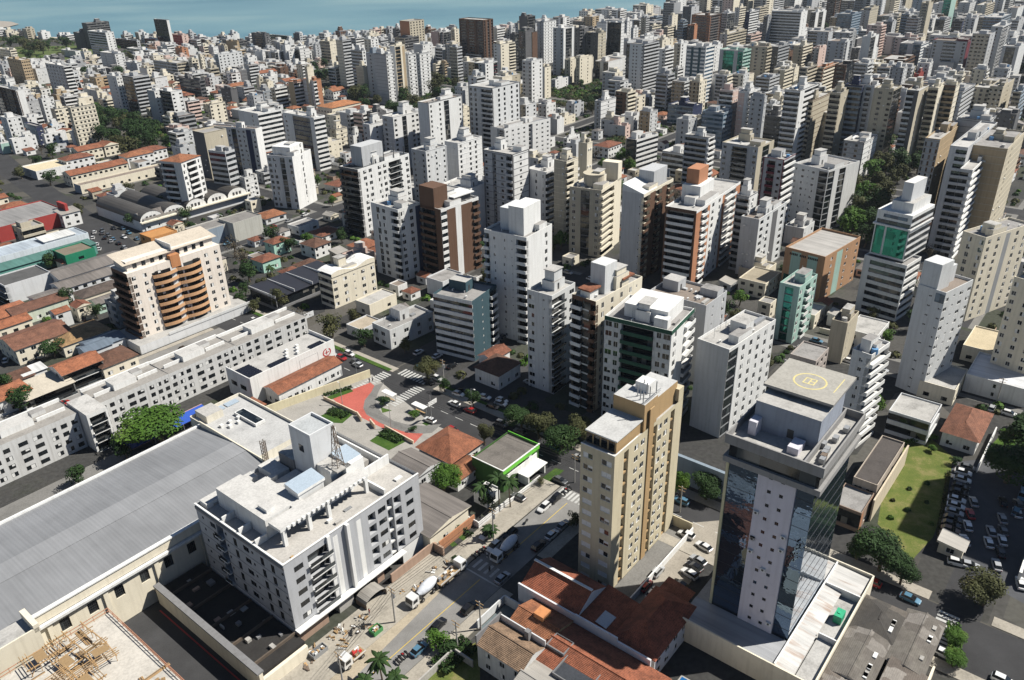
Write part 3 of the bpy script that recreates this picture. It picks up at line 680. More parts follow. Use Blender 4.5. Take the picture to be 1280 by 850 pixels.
for i in range(7): b.tube((12 + i * .9, 1.0 + (i % 3) * 1.2, 42.6), (12 + i * .9, 1.0 + (i % 3) * 1.2, 45.4), .12, .12, STEEL, 6)
b.box(11.8, .5, 43.4, 18.5, .6, 43.5, STEEL); b.box(11.8, .5, 42.9, 18.5, .6, 42.95, STEEL); g.part(b, 'antenna_rack')
detail(g.e, hr, PR(yw, yl), 0, RND, variants=(0, 2, 3, 1, 2)); detail(g.e, hl_, PL(yw, yl), -math.pi / 2, RND, variants=(3, 4, 1, 4, 2, 4))
occupy_uv(110, 144, -79, -66); MARKS.append((790, 520, 'the yellow tower'))
g = Grid('boundary_wall', 'low white wall between yellow tower and parking yard', 'wall', 113, -62)
b = MB(); g.box(b, 112, 142, -62.3, -62, 0, 1.8, WHITE); g.box(b, 141.7, 142, -68, -62.3, 0, 3.0, YEL); g.part(b, 'wall')
b = MB(); g.box(b, 112, 142, -67.4, -62.3, .0, .1, PAVEG); tag(g.part(b, 'yard_slab'))

BRICK = wallmat((.36, .25, .19), name='raw_brick')
# -- white building under construction
g = Grid('apartment_block', 'white seven storey block being finished beside parked cement trucks, crane mast behind', 'apartment block', 62, -110, 'apartment blocks across the city')
b = MB(); hr = []; hl_ = []; wR_, wL_ = 37.0, 31.0
WBW = wallmat((.42, .43, .45), dirt=.25)
Mw = dict(wall=WBW, glass=GLASSD, acc=WHITE, par=WHITE); Ms = dict(wall=WBW, glass=GLASSD, acc=GREYD, par=WHITE)
facade(b, PR(wR_, wL_), wR_, 4.6, 5, 3.15, '.w:rr:c.s.c.lwvl:w.', Mw, hr); facade(b, PL(wR_, wL_), wL_, 4.6, 5, 3.15, '.s.wrs.d.ws.d.d.s', Ms, hl_)
b.quad((0, 0, 20.35), (wR_, 0, 20.35), (wR_, 0, 21.7), (0, 0, 21.7), WBW); b.quad((0, wL_, 20.35), (0, 0, 20.35), (0, 0, 21.7), (0, wL_, 21.7), WBW)
b.box(-.15, -.15, 20.4, -.02, wL_, 21.1, GREYD); b.box(-.15, -.15, 21.7, wR_, .25, 21.85, WHITE); b.box(-.15, .25, 21.7, .25, wL_, 21.85, WHITE)
b.quad((wR_, 0, 0), (wR_, wL_, 0), (wR_, wL_, 21.7), (wR_, 0, 21.7), GREYW); b.quad((wR_, wL_, 0), (0, wL_, 0), (0, wL_, 21.7), (wR_, wL_, 21.7), GREYW)
b.box(15.2, -.9, 4.6, 16.0, -.02, 21.7, WHITE); b.box(10.4, -.5, 4.6, 11.2, -.02, 21.7, WHITE)
for k in range(6): b.box(-.06, .0, 4.6 + k * 3.15 - .06, -.02, wL_, 4.6 + k * 3.15 + .02, GREYD); b.box(0, -.06, 4.6 + k * 3.15 - .06, wR_, -.02, 4.6 + k * 3.15 + .02, FRAMED) if k == 0 else 0
g.part(b, 'walls')
b = MB(); b.quad((0, wL_, 0), (0, 0, 0), (0, 0, 4.6), (0, wL_, 4.6), GREYW)
for (x0, x1, z0, z1, mm) in ((0, 8, 0, 4.6, BRICK), (8, 11, 3.2, 4.6, CONC), (11, 15, 0, 4.6, CONC), (15, 22, 3.4, 4.6, CONC), (22, 24, 0, 4.6, BRICK), (24, 30, 3.6, 4.6, WHITE), (30, 37, 0, 4.6, WHITE)):
    b.quad((x0, 0, z0), (x1, 0, z0), (x1, 0, z1), (x0, 0, z1), mm)
    if z0 > 0: b.quad((x0, 5, 0), (x1, 5, 0), (x1, 5, z0), (x0, 5, z0), GREYD); b.quad((x0, 0, z0), (x0, 5, z0), (x1, 5, z0), (x1, 0, z0), GREYD); b.quad((x0, 0, 0), (x0, 5, 0), (x0, 5, z0), (x0, 0, z0), CONC); b.quad((x1, 5, 0), (x1, 0, 0), (x1, 0, z0), (x1, 5, z0), CONC)
b.box(-.2, -1.6, 4.35, 30, -.02, 4.6, WHITE); g.part(b, 'ground_floor')
WR = roofmat((.54, .53, .51), 'fresh_white_roof', .25)
b = MB(); b.quad((.2, .2, 20.9), (wR_, .2, 20.9), (wR_, wL_, 20.9), (.2, wL_, 20.9), roofmat((.46, .44, .41), 'deck', .35)); g.part(b, 'roof')
b = MB(); b.box(3.4, 9.5, 20.9, 9.6, 27, 25.6, WHITE, WR); b.box(9.6, 8.6, 20.9, 12.5, 22, 25.5, WHITE, WR); b.box(3.5, 4.6, 24.9, 26.5, 8.6, 25.6, WHITE, WR)
for i in range(17): b.box(5 + i * 1.25, 4.2, 24.9, 5.6 + i * 1.25, 4.62, 25.5, WHITE)
for x in (4, 10.2, 15.2, 25.6): b.box(x, 4.7, 20.9, x + .8, 5.5, 24.9, WHITE)
b.box(10, 8, 20.9, 25, 8.55, 24.88, WHITE); g.part(b, 'penthouse')
b = MB(); b.box(20.5, 15, 20.9, 27, 22.4, 34, GREYW, None); b.box(20.8, 15.3, 34.0, 26.7, 22.1, 34.05, roofmat((.42, .44, .45), 'wet_roof', .4)); 
for (xa, ya, xb, yb_) in ((20.5, 15, 27, 15.3), (20.5, 22.1, 27, 22.4), (20.5, 15.3, 20.8, 22.1), (26.7, 15.3, 27, 22.1)): b.box(xa, ya, 34.05, xb, yb_, 34.7, GREYW)
b.box(20.44, 18, 29, 20.49, 19.6, 30.8, GLASSD); g.part(b, 'stair_tower')
b = MB(); b.box(20.2, 22.4, 20.9, 26, 28, 25.2, GREYD, ROOFS[1]); b.box(21, 10.2, 20.9, 27.5, 14.9, 27, WHITE, ROOFS[1]); b.box(24, 8.6, 20.9, 29, 11, 27.2, WHITE); g.part(b, 'roof_house')
BLUEP = plain('pale_blue_sheet', (.36, .43, .50), .3)
for (x, y, sx, sy) in ((12, 9.6, 6.5, 3.8), (25.2, 10, 3.8, 4.4)):
    b = MB(); b.box(x, y, 20.9, x + sx, y + sy, 26.6, WHITE); b.quad((x - .3, y - .3, 27.25), (x + sx + .3, y - .3, 27.25), (x + sx + .3, y + sy + .3, 27.9), (x - .3, y + sy + .3, 27.9), BLUEP)
    b.quad((x - .3, y - .3, 27.25), (x - .3, y + sy + .3, 27.9), (x - .3, y + sy + .3, 26.6), (x - .3, y - .3, 26.6), WHITE); b.quad((x - .3, y - .3, 26.6), (x + sx + .3, y - .3, 26.6), (x + sx + .3, y - .3, 27.25), (x - .3, y - .3, 27.25), WHITE); g.part(b, 'stair_hood')
for bx in [(29, 9, 20.9, 36.5, 9.4, 23.4, WHITE), (29, 9.4, 20.9, 29.4, 28, 23.4, WHITE), (29, 27.6, 20.9, 36.5, 28, 23.4, WHITE), (34, 9.4, 20.9, 34.4, 27.6, 23.4, WHITE), (.4, 9.4, 20.9, 3.3, 9.7, 22.6, WHITE), (.4, 15, 20.9, 3.3, 15.3, 22.6, WHITE), (.4, 21, 20.9, 3.3, 21.3, 22.6, WHITE), (27.5, 1, 20.9, 28, 8, 22.4, WHITE)]:
    b = MB(); b.box(*bx); g.part(b, 'terrace_wall')
for bx in [(16, 24, 20.9, 19.8, 30.6, 22.6, WHITE, WR), (1, 28, 20.9, 14, 30.6, 22.2, WHITE, WR), (30, 12, 20.9, 33, 15, 22.6, CONC), (9.8, 22.3, 20.9, 15.5, 23.6, 24, WHITE, WR), (13, 15.5, 20.9, 20, 21.8, 23.2, GREYW, WR), (5, 11, 25.6, 7, 14, 26.4, WHITE, WR), (30.5, 18, 20.9, 33.2, 25, 22.2, GREYW, WR)]:
    b = MB(); b.box(*bx); g.part(b, 'roof_block')
for k in range(14):
    b = MB(); x, y = RND.uniform(.6, 34), RND.choice([RND.uniform(.6, 3.6), RND.uniform(24, 30)]); b.box(x, y, 20.92, x + RND.uniform(.5, 2.2), y + RND.uniform(.3, 1), 20.95 + RND.uniform(.1, .7), RND.choice([CONC, OCH, STEEL, FRAME])); g.part(b, 'material_pile')
detail(g.e, hr, PR(wR_, wL_), 0, RND, FRAMED, (0, 0, 0, 3), 100); detail(g.e, hl_, PL(wR_, wL_), -math.pi / 2, RND, FRAMED, (0, 0, 0), 100)
occupy_uv(60, 101, -143, -108); MARKS.append((430, 640, 'the white block under construction'))
def mast(name, label, u, v, z0, z1, wd, m, taper=1.0):
    g = Grid(name, label, 'mast', u, v, None, z0); b = MB(); n = int((z1 - z0) / wd)
    pt = lambda i, j: ((wd / 2 * (1 - (1 - taper) * j / n)) * (1 if i in (1, 2) else -1), (wd / 2 * (1 - (1 - taper) * j / n)) * (1 if i in (2, 3) else -1), (z1 - z0) * j / n)
    for i in range(4):
        b.tube(pt(i, 0), pt(i, n), .09, .09, m, 5)
        for j in range(n): b.tube(pt(i, j), pt((i + 1) % 4, j + 1), .05, .05, m, 4); b.tube(pt(i, j), pt((i + 1) % 4, j), .05, .05, m, 4)
    g.part(b, 'lattice'); b = MB(); b.box(-wd, -wd, 0, wd, wd, .3, CONC); g.part(b, 'base'); return g
RUST = plain('rusty_steel', (.16, .12, .09), .7)
mast('antenna_mast', 'tapering lattice antenna mast beside white stair tower', 85.5, -120.5, 26.9, 37.5, 1.9, RUST, .2)
mast('hoist_mast', 'thin lattice hoist mast standing at the edge of the grey warehouse roof', 82, -143.6, 0, 26, .9, RUST)

# -- warehouse with grey sheet roof
g = Grid('warehouse', 'huge grey metal roofed warehouse with cream walls and white cornice', 'warehouse', 86, -145)
GM = metalroof((.255, .26, .27), axis='X', scale=.4, streak=.14); GM2 = metalroof((.30, .305, .315), axis='X', scale=.4, streak=.1)
b = MB(); u0, u1 = -60, 86
g.quad(b, (u0, -145.6, 13.6), (u1, -145.6, 13.6), (u1, -158.4, 14.9), (u0, -158.4, 14.9), GM); g.quad(b, (u0, -158.4, 14.95), (u1, -158.4, 14.95), (u1, -164.4, 15.0), (u0, -164.4, 15.0), GM2); g.quad(b, (u0, -164.4, 14.9), (u1, -164.4, 14.9), (u1, -180, 13.5), (u0, -180, 13.5), GM); g.part(b, 'roof')
b = MB(); hw = []
facade(b, PR(146, 35), 1, 0, 1, 1, '.', Mw) if False else None
nb_ = 26; st = (u1 - u0) / nb_
for i in range(nb_):
    x0 = -(i + 1) * st; xc = x0 + st / 2; a_, c_ = xc - 1.0, xc + 1.0
    q = lambda xa, xb, za, zb, mm=CREAM, y=0: b.quad((xa, y, za), (xb, y, za), (xb, y, zb), (xa, y, zb), mm)
    q(x0, a_, 0, 11); q(c_, x0 + st, 0, 11); q(a_, c_, 0, 6.6); q(a_, c_, 9.6, 11)
    q(a_, c_, 6.6, 9.6, GLASSD, .3); b.quad((a_, 0, 6.6), (c_, 0, 6.6), (c_, .3, 6.6), (a_, .3, 6.6), CREAM); b.quad((a_, 0, 6.6), (a_, .3, 6.6), (a_, .3, 9.6), (a_, 0, 9.6), CREAM); b.quad((c_, .3, 6.6), (c_, 0, 6.6), (c_, 0, 9.6), (c_, .3, 9.6), CREAM)
    hw.append(xc)
    if i % 2: b.box(x0 - .5, -.45, 0, x0 + .5, -.02, 10.9, CREAM)
b.box(u0 - 86, -.9, 10.7, 0, .5, 11.3, WHITE); b.box(u0 - 86, -.25, 11.5, 0, .2, 13.7, CREAM); b.box(u0 - 86, -.5, 13.7, 0, .5, 14.0, WHITE)
g.box(b, u0, u1, -180.6, -180, 0, 14.0, WHITE); g.box(b, u1 - .3, u1, -180, -145.6, 0, 15.2, CREAM); g.part(b, 'walls')
gm = MB(); gm.box(-1.0, -.08, 0, -.9, 0, 3, FRAMED); [gm.box(-1 + k * .4, -.06, 0, -.95 + k * .4, -.01, 3, FRAMED) for k in range(6)]; [gm.box(-1, -.05, k * .6, 1, -.02, k * .6 + .05, FRAMED) for k in range(6)]
gme = gm.mesh('window_grille')
for xc in hw: put('window_grille', gme, g.e, (xc, .28, 6.6))
occupy_uv(-60, 87, -182, -143); MARKS.append((150, 650, 'the grey metal warehouse'))
g2 = Grid('stair_block', 'cream stair block with sloping parapet at the corner of the warehouse', 'annex', 28, -139)
b = MB(); g2.box(b, 14, 27, -145, -139, 0, 15, CREAM, ROOFS[1]); g2.box(b, 14, 27, -139.3, -139.0, 15, 16, CREAM); g2.part(b, 'walls'); b = MB(); g2.box(b, 26.2, 27.2, -145, -139, 15, 16.8, CREAM); g2.part(b, 'parapet')
# -- white flat-roofed wing
g = Grid('office_wing', 'cream three storey wing with wide white flat roof behind the construction block', 'office building', 86.6, -156)
b = MB(); hr = []; wingr = roofmat((.45, .45, .445), 'pale_membrane_roof', .35)
CRW = wallmat((.70, .66, .56))
g.box(b, 86.6, 102, -186, -156, 0, 13.2, CRW, wingr); g.box(b, 86.6, 102, -186.3, -186.0, 0, 14, CRW); g.box(b, 86.4, 86.6, -186, -156, 0, 14, CRW); g.box(b, 102.0, 102.3, -186, -143, 0, 14, CRW)
g.box(b, 83, 101, -156, -143.2, 0, 10.4, CRW, wingr)
for k in range(4): g.box(b, 84, 86, -156.1 + .0, -143.0, 1.5 + k * 2.9, 1.7 + k * 2.9, WHITE)
g.part(b, 'walls'); b = MB(); g.box(b, 95, 98, -178, -168, 13.25, 14.1, WHITE); g.box(b, 95.3, 97.7, -177.6, -168.4, 14.1, 14.15, GLASSD); g.part(b, 'skylight')
b = MB(); g.box(b, 88, 93, -185.6, -180, 13.2, 15.4, CRW, ROOFS[1]); g.part(b, 'roof_house')
for k in range(6):
    b = MB(); g.box(b, 89 + k * 1.3, 89.9 + k * 1.3, -176 + (k % 2) * 2, -175 + (k % 2) * 2, 13.2, 14.0, FRAME); g.part(b, 'air_conditioner')
for k in range(3):
    b = MB(); g.box(b, 87.2 + k * 4.5, 91 + k * 4.5, -185.2, -183.0, 13.3, 13.45, BLUEP); g.part(b, 'roof_panel')
occupy_uv(82, 103, -187, -143)
# -- ramp yard, retaining wall and unfinished slab
g = Grid('retaining_wall', 'tall cream retaining wall with dark coping beside the ramp yard', 'wall', 58, -144)
b = MB(); g.box(b, 50.4, 51.2, -144, -106, 0, 5.0, CREAM); g.box(b, 50.1, 51.5, -144, -106, 5.0, 5.4, GREYD); g.box(b, 51.2, 61.6, -106.8, -106, 0, 3.0, CREAM); g.part(b, 'wall'); b = MB(); g.box(b, 51.3, 61.7, -144, -107, 0, 3.6, roofmat((.035, .033, .032), 'black_yard', .4)); g.part(b, 'dark_terrace')
b = MB()
for k in range(5): g.box(b, 51.3, 61.6, -140 + k * 7.5, -139.7 + k * 7.5, 3.6, 4.3, wallmat((.12, .095, .075)))
for k in range(14): u, v = RND.uniform(52, 60), RND.uniform(-142, -109); g.box(b, u, u + RND.uniform(.3, 1.6), v, v + RND.uniform(.3, 1.6), 3.6, 3.7 + RND.uniform(0, .8), RND.choice([CONC, GREYD, BRICK]))
g.part(b, 'low_walls')
sheet_w('ramp_yard', [W(36, -104, .01), W(50.4, -104, .01), W(50.4, -144.6, .01), W(36, -144.6, .01)], asphaltmat('ramp_asphalt', (.05, .05, .052)))
marks([(49.2, 49.5, -142, -105)], 'ramp_stripe', plain('red_stripe_paint', (.35, .03, .03), .7))
occupy_uv(-40, 60, -144, -99)
g = Grid('unfinished_building', 'unfinished concrete slab cluttered with wooden formwork behind the guard rail', 'construction site', 36.5, -98)
b = MB(); g.box(b, 0, 36.5, -130, -98, 17.2, 17.6, CONC, roofmat((.52, .49, .44), 'fresh_slab', .3)); 
for k in range(6): g.box(b, 0, 36.5, -130, -98, k * 3.2 - .01, k * 3.2 + .25, CONC)
for u in range(0, 37, 6):
    for v in (-129.5, -120, -110, -99): g.box(b, u, u + .5, v, v + .5, 0, 17.2, CONC)
g.part(b, 'slab')
WOOD = plain('pine_boards', (.42, .27, .13), .8); WOODD = plain('old_plywood', (.30, .2, .1), .8); NET = plain('orange_rail', (.42, .2, .12), .8)
b = MB()
for z in (18.0, 18.7):
    g.box(b, 0, 36.5, -130, -129.9, z, z + .12, NET); g.box(b, 36.4, 36.5, -129.9, -98, z, z + .12, NET)
for k in range(18): g.box(b, k * 2.1, k * 2.1 + .08, -130.0, -129.92, 17.6, 18.9, NET); g.box(b, 36.42, 36.5, -130 + k * 1.8, -129.92 + k * 1.8, 17.6, 18.9, NET)
g.part(b, 'guard_rail')
for iu in range(7):
    for iv in range(6):
        u, v = 8 + iu * 3.7, -127.5 + iv * 3.9
        if RND.random() < .22 or u > 33 - iv * .6: continue
        b = MB(); zt = RND.choice([1.1, 1.6, 2.2])
        for x in (-1.6, 0, 1.6):
            for y in (-1.6, 1.6): b.tube((x, y, 0), (x + RND.uniform(-.15, .15), y, zt), .06, .06, WOOD, 4)
        for y in (-1.6, 1.6): b.box(-2.2, y - .08, zt, 2.2 + RND.uniform(-.5, .6), y + .08, zt + .2, WOOD)
        for k in range(RND.randint(3, 9)): y_ = -2 + k * .5; b.box(y_, -2.1 + RND.uniform(-.3, .3), zt + .2, y_ + .1, 2.1 + RND.uniform(-.5, .5), zt + .34, RND.choice([WOOD, WOOD, WOODD]))
        if RND.random() < .4: x_ = RND.uniform(-2, 0); b.box(x_, -1.4, zt + .34, x_ + 1.8, 1.2, zt + .37, WOODD)
        if RND.random() < .5: b.tube((-1.8, -1.7, .1), (1.7, 1.6, zt), .05, .05, WOOD, 4)
        b.build('shoring_frame', g.e, g.p(u + RND.uniform(-.4, .4), v + RND.uniform(-.4, .4), 17.62), RND.choice([0, 0, 0, 1.5708]) + RND.uniform(-.08, .08))
for k in range(46):
    b = MB(); u, v = RND.uniform(6, 35.5), RND.uniform(-129, -100); l = RND.uniform(2, 5.5); n = RND.randint(2, 7)
    for j in range(n): a_ = RND.uniform(-.08, .08); b.box(-l / 2 + RND.uniform(-.4, .4), -.5 + j * .17, .0, l / 2, -.38 + j * .17, .1 + .05 * (j % 2), RND.choice([WOOD, WOOD, WOODD, RUST]))
    b.build('timber_pile', g.e, g.p(u, v, 17.62), RND.choice([0, 1.57, 1.57, RND.uniform(0, 3)]))
MARKS.append((110, 800, 'the unfinished slab'))
# -- long pale grey row of flats
LG = wallmat((.58, .58, .57), dirt=.45, name='stained_render')
for k, (ua, ub_, zz) in enumerate([(18, 43, 11.6), (43.2, 70, 11.6), (76.2, 98, 11.3), (98.2, 122, 11.0), (122.2, 151, 10.4)]):
    wx = ub_ - ua
    g = Grid('row_building', ['first (leftmost) segment of the long stained grey row of flats', 'grey row segment left of the projecting white stair tower', 'grey row segment right of the projecting white stair tower', 'grey row segment behind the big bright green tree', 'last grey row segment beside the shop with solar panels'][k], 'row of flats', ua, -217.5 - k * .3, 'segments of the grey row')
    b = MB(); hr = []; Mg = dict(wall=LG, glass=GLASS, acc=GREYD, par=LG)
    facade(b, PR(wx, 11.5), wx, 0, 4, 2.55, 'ppp:ww:ppp', Mg, hr)
    zt = zz; b.quad((0, 0, 10.2), (wx, 0, 10.2), (wx, 0, zt), (0, 0, zt), LG); b.quad((0, 11.5, 0), (0, 0, 0), (0, 0, zt), (0, 11.5, zt), LG); b.quad((wx, 0, 0), (wx, 11.5, 0), (wx, 11.5, zt), (wx, 0, zt), LG); b.quad((wx, 11.5, 0), (0, 11.5, 0), (0, 11.5, zt + .6), (wx, 11.5, zt + .6), WHITE)
    g.part(b, 'walls'); b = MB(); b.quad((0, 0, zt - .1), (wx, 0, zt - .1), (wx, 11.5, zt - .4), (0, 11.5, zt - .4), roofmat((.30, .285, .265), 'stained_slab', .5)); b.box(0, 11.0, zt - .4, wx, 11.6, zt + .6, WHITE); g.part(b, 'roof')
    b = MB(); b.box(wx * .3, 3.5, zt - .3, wx * .62, 8.5, zt + 1.7, WHITE, ROOFS[3]); g.part(b, 'roof_house'); b = MB(); b.box(wx * .05, 4.6, zt - .3, wx * .28, 5.0, zt + .9, WHITE); b.box(wx * .66, 4.4, zt - .3, wx * .95, 4.9, zt + .8, WHITE); b.box(wx * .66, 7.6, zt - .3, wx * .8, 10.2, zt + .9, LG, ROOFS[2]); g.part(b, 'parapet_wall')
    detail(g.e, hr, PR(wx, 11.5), 0, RND, FRAMED)
g = Grid('stair_tower', 'white stair tower with open landings projecting from the grey row', 'stair tower', 70.2, -212.5)
b = MB(); facade(b, PR(5.8, 12), 5.8, 0, 4, 2.9, ':rr:', dict(wall=WHITE, glass=GLASSD, acc=WHITE, par=WHITE)); b.quad((0, 12, 0), (0, 0, 0), (0, 0, 12.4), (0, 12, 12.4), LG); b.quad((5.8, 0, 0), (5.8, 12, 0), (5.8, 12, 12.4), (5.8, 0, 12.4), WHITE); b.quad((0, 0, 11.6), (5.8, 0, 11.6), (5.8, 0, 12.4), (0, 0, 12.4), WHITE); g.part(b, 'walls')
b = MB(); b.quad((0, 0, 12.4), (5.8, 0, 12.4), (5.8, 12, 12.4), (0, 12, 12.4), ROOFS[3]); g.part(b, 'roof')
occupy_uv(10, 154, -231, -208); MARKS.append((200, 490, 'the long grey row of flats'))
sheet_w('court', [W(20, -208, .012), W(112, -208, .012), W(112, -183, .012), W(20, -183, .012)], PAVEG)
g = Grid('awning', 'long blue awning beside the courtyard tree', 'awning', 84, -201); b = MB(); g.quad(b, (74, -201, 3.2), (100, -201, 3.2), (100, -205.5, 4), (74, -205.5, 4), plain('blue_tarp', (.03, .09, .42), .5)); g.part(b, 'canvas'); b = MB()
for u in (74, 82, 91, 100): g.box(b, u - .06, u + .06, -201.1, -201, 0, 3.2, STEEL); g.box(b, u - .06, u + .06, -205.5, -205.4, 0, 4, STEEL)
g.part(b, 'frame'); b = MB(); g.box(b, 74, 100, -205.7, -205.55, 0, 4.1, wallmat((.62, .40, .36))); g.part(b, 'back_wall')
sheet_w('court_stripe', [W(92, -199.0, .02), W(112, -199.0, .02), W(112, -197.6, .02), W(92, -197.6, .02)], plain('pink_court', (.5, .15, .13), .8))
# -- shop with solar panels and red emblem
g = Grid('shop_building', 'white shop building with rooftop solar panels and red emblem on blank side wall', 'shop', 113, -198)
b = MB(); wx, wy = 33, 13
b.box(0, 0, 0, wx, wy, 8.2, WHITE, roofmat((.45, .44, .42), 'shop_roof', .4)); b.box(0, 0, 8.2, wx, .3, 9.6, WHITE); b.box(0, .3, 8.2, .3, wy, 9.4, WHITE); b.box(wx - .3, .3, 8.2, wx, wy, 9.4, WHITE); b.box(-.04, 8, 4, -.01, 11, 5.6, GLASS); b.box(-.04, 3, 4, -.01, 6, 5.6, GLASS); g.part(b, 'walls')
SOLAR = plain('solar_cell', (.012, .014, .022), .15)
def solar(root, x, y, z, nx, ny, nm='solar_panel'):
    for i in range(nx):
        for j in range(ny):
            b = MB(); b.quad((0, 0, 0), (1.7, 0, 0), (1.7, 1.05, .3), (0, 1.05, .3), SOLAR); b.quad((0, 1.05, .3), (1.7, 1.05, .3), (1.7, 1.05, -.02), (0, 1.05, -.02), FRAMED); b.quad((0, 0, -.02), (1.7, 0, -.02), (1.7, 0, 0), (0, 0, 0), FRAME)
            b.build(nm, root, (x + i * 1.8, y + j * 1.25, z))
solar(g.e, 1.0, 2.4, 8.4, 3, 6); solar(g.e, 9.5, 2.2, 8.4, 4, 2); solar(g.e, 25.5, 2.2, 8.4, 3, 2)
b = MB()
for k in range(6): b.box(16 + k * 1.4, 3 + (k % 3) * 2, 8.25, 17 + k * 1.4, 4 + (k % 3) * 2, 9.2, FRAME)
g.part(b, 'air_conditioner')
b = MB(); cx, cz = 29.6, 6.1
for i in range(20):
    if 2 < i < 5: continue
    a_, c_ = 2 * math.pi * i / 20, 2 * math.pi * (i + 1) / 20
    pt = lambda r_, an: (cx + r_ * math.cos(an) * 1.15, -.06, cz + r_ * math.sin(an))
    b.quad(pt(1.15, a_), pt(1.15, c_), pt(1.5, c_), pt(1.5, a_), REDP)
b.box(cx - .9, -.07, cz - .15, cx + .9, -.03, cz + .1, REDP); b.box(cx - .25, -.07, cz - .8, cx + .05, -.03, cz + .8, REDP); b.box(cx - 1.2, -.07, cz - 2.2, cx + 1.2, -.03, cz - 1.9, REDP); g.part(b, 'wall_emblem')
b = MB(); b.box(18.5, -.05, 4.2, 26, -.02, 4.3, LG); b.box(18.5, -.05, 7.6, 26, -.02, 7.7, LG); b.box(18.5, -.05, 4.3, 18.6, -.02, 7.6, LG); b.box(25.9, -.05, 4.3, 26, -.02, 7.6, LG); g.part(b, 'wall_panel')
occupy_uv(111, 148, -213, -180); MARKS.append((350, 450, 'the white shop with solar panels'))
# ---------------------------------------------------------------- houses
def hip(b, x0, y0, x1, y1, z, rise, m, e=.5, kind='hip', under=None):
    x0 -= e; y0 -= e; x1 += e; y1 += e; wx, wy = x1 - x0, y1 - y0; t = z + rise; lo = z - .02
    A, B_, C_, D_ = (x0, y0, z), (x1, y0, z), (x1, y1, z), (x0, y1, z)
    if kind == 'shed':
        b.quad(A, B_, (x1, y1, t), (x0, y1, t), m); b.quad(B_, C_, (x1, y1, t), (x1, y1, t), m) if False else b.poly((B_, C_, (x1, y1, t)), under or m); b.poly((D_, A, (x0, y1, t)), under or m); b.quad(C_, D_, (x0, y1, t), (x1, y1, t), under or m)
    elif wx >= wy:
        k = wy / 2 if kind == 'hip' else 0
        p, q = (x0 + k, (y0 + y1) / 2, t), (x1 - k, (y0 + y1) / 2, t)
        b.quad(A, B_, q, p, m); b.quad(C_, D_, p, q, m); b.poly((B_, C_, q), m if k else under or m); b.poly((D_, A, p), m if k else under or m)
    else:
        k = wx / 2 if kind == 'hip' else 0
        p, q = ((x0 + x1) / 2, y0 + k, t), ((x0 + x1) / 2, y1 - k, t)
        b.quad(B_, C_, q, p, m); b.quad(D_, A, p, q, m); b.poly((A, B_, p), m if k else under or m); b.poly((C_, D_, q), m if k else under or m)
    b.quad(D_, C_, B_, A, under or m)
    # ridge caps
    if kind != 'shed':
        b.box(min(p[0], q[0]) - .12, min(p[1], q[1]) - .12, t - .05, max(p[0], q[0]) + .12, max(p[1], q[1]) + .12, t + .1, m)
def house_at(x, y, rot, wx, wy, h, wall, roof, kind='hip', rise=1.6, name='house', near=1, st=(None, None), floors=None, e=.5, acc='D'):
    """a house whose near corner stands at (x, y); returns its root"""
    fl = floors or max(1, int(h / 2.8)); root = empty(name, (x, y, 0), rot); b = MB(); ht, hl = ([], []) if near >= 2 else (None, None)
    mw = wall if not isinstance(wall, str) else wm(wall); M = dict(wall=mw, glass=GLASS, acc=wm(acc), par=mw)
    sr, sl = st[0] or 'p' * max(1, int(wx / 3.2)), st[1] or 'p' * max(1, int(wy / 3.6))
    facade(b, PR(wx, wy), wx, 0, fl, h / fl, sr, M, ht); facade(b, PL(wx, wy), wy, 0, fl, h / fl, sl, M, hl)
    b.quad((wx, 0, 0), (wx, wy, 0), (wx, wy, h), (wx, 0, h), mw); b.quad((wx, wy, 0), (0, wy, 0), (0, wy, h), (wx, wy, h), mw)
    r = MB()
    if kind == 'flat':
        b2 = b; zt = h + .5
        for (xa, ya, xb, yb_) in ((0, 0, wx, .2), (0, wy - .2, wx, wy), (0, .2, .2, wy - .2), (wx - .2, .2, wx, wy - .2)): b2.box(xa, ya, h, xb, yb_, zt, mw)
        r.quad((.2, .2, h + .05), (wx - .2, .2, h + .05), (wx - .2, wy - .2, h + .05), (.2, wy - .2, h + .05), roof)
    else: hip(r, 0, 0, wx, wy, h, rise, roof, e, kind, mw)
    b.build('walls', root); r.build('roof', root)
    if near >= 2:
        detail(root, ht, PR(wx, wy), 0, RND); detail(root, hl, PL(wx, wy), -math.pi / 2, RND)
    c, s = math.cos(rot), math.sin(rot); occupy(x + (c * wx - s * wy) / 2, y + (s * wx + c * wy) / 2, wx / 2, wy / 2, rot, 1.0)
    return root
def house(u0, u1, v0, v1, h, wall, roof, kind='hip', rise=1.6, label=None, cat='house', group='houses between the towers', name='house', near=2, st=(None, None), floors=None, e=.5, acc='D'):
    p = W(u0, v1); o = house_at(p.x, p.y, A0, u1 - u0, v1 - v0, h, wall, roof, kind, rise, name, near, st, floors, e, acc)
    if label: tag(o, label, cat, group)
    else: auto(o, 'house', cat, group, h)
    return o
def ext(o, name, *boxes):
    b = MB()
    for x0, y0, z0, x1, y1, z1, m_ in boxes: b.box(x0, y0, z0, x1, y1, z1, m_)
    return b.build(name, o)
def wall_uv(label, boxes, m_, name='garden_wall', cat='garden wall', group='walls around the gardens'):
    u, v = boxes[0][0], boxes[0][3]; g = Grid(name, label, cat, u, v, group); b = MB()
    for (u0, u1, v0, v1, h) in boxes: g.box(b, u0, u1, v0, v1, 0, h, m_)
    g.part(b, 'wall'); return g
T0, T1, T2, T3, T4 = TILES
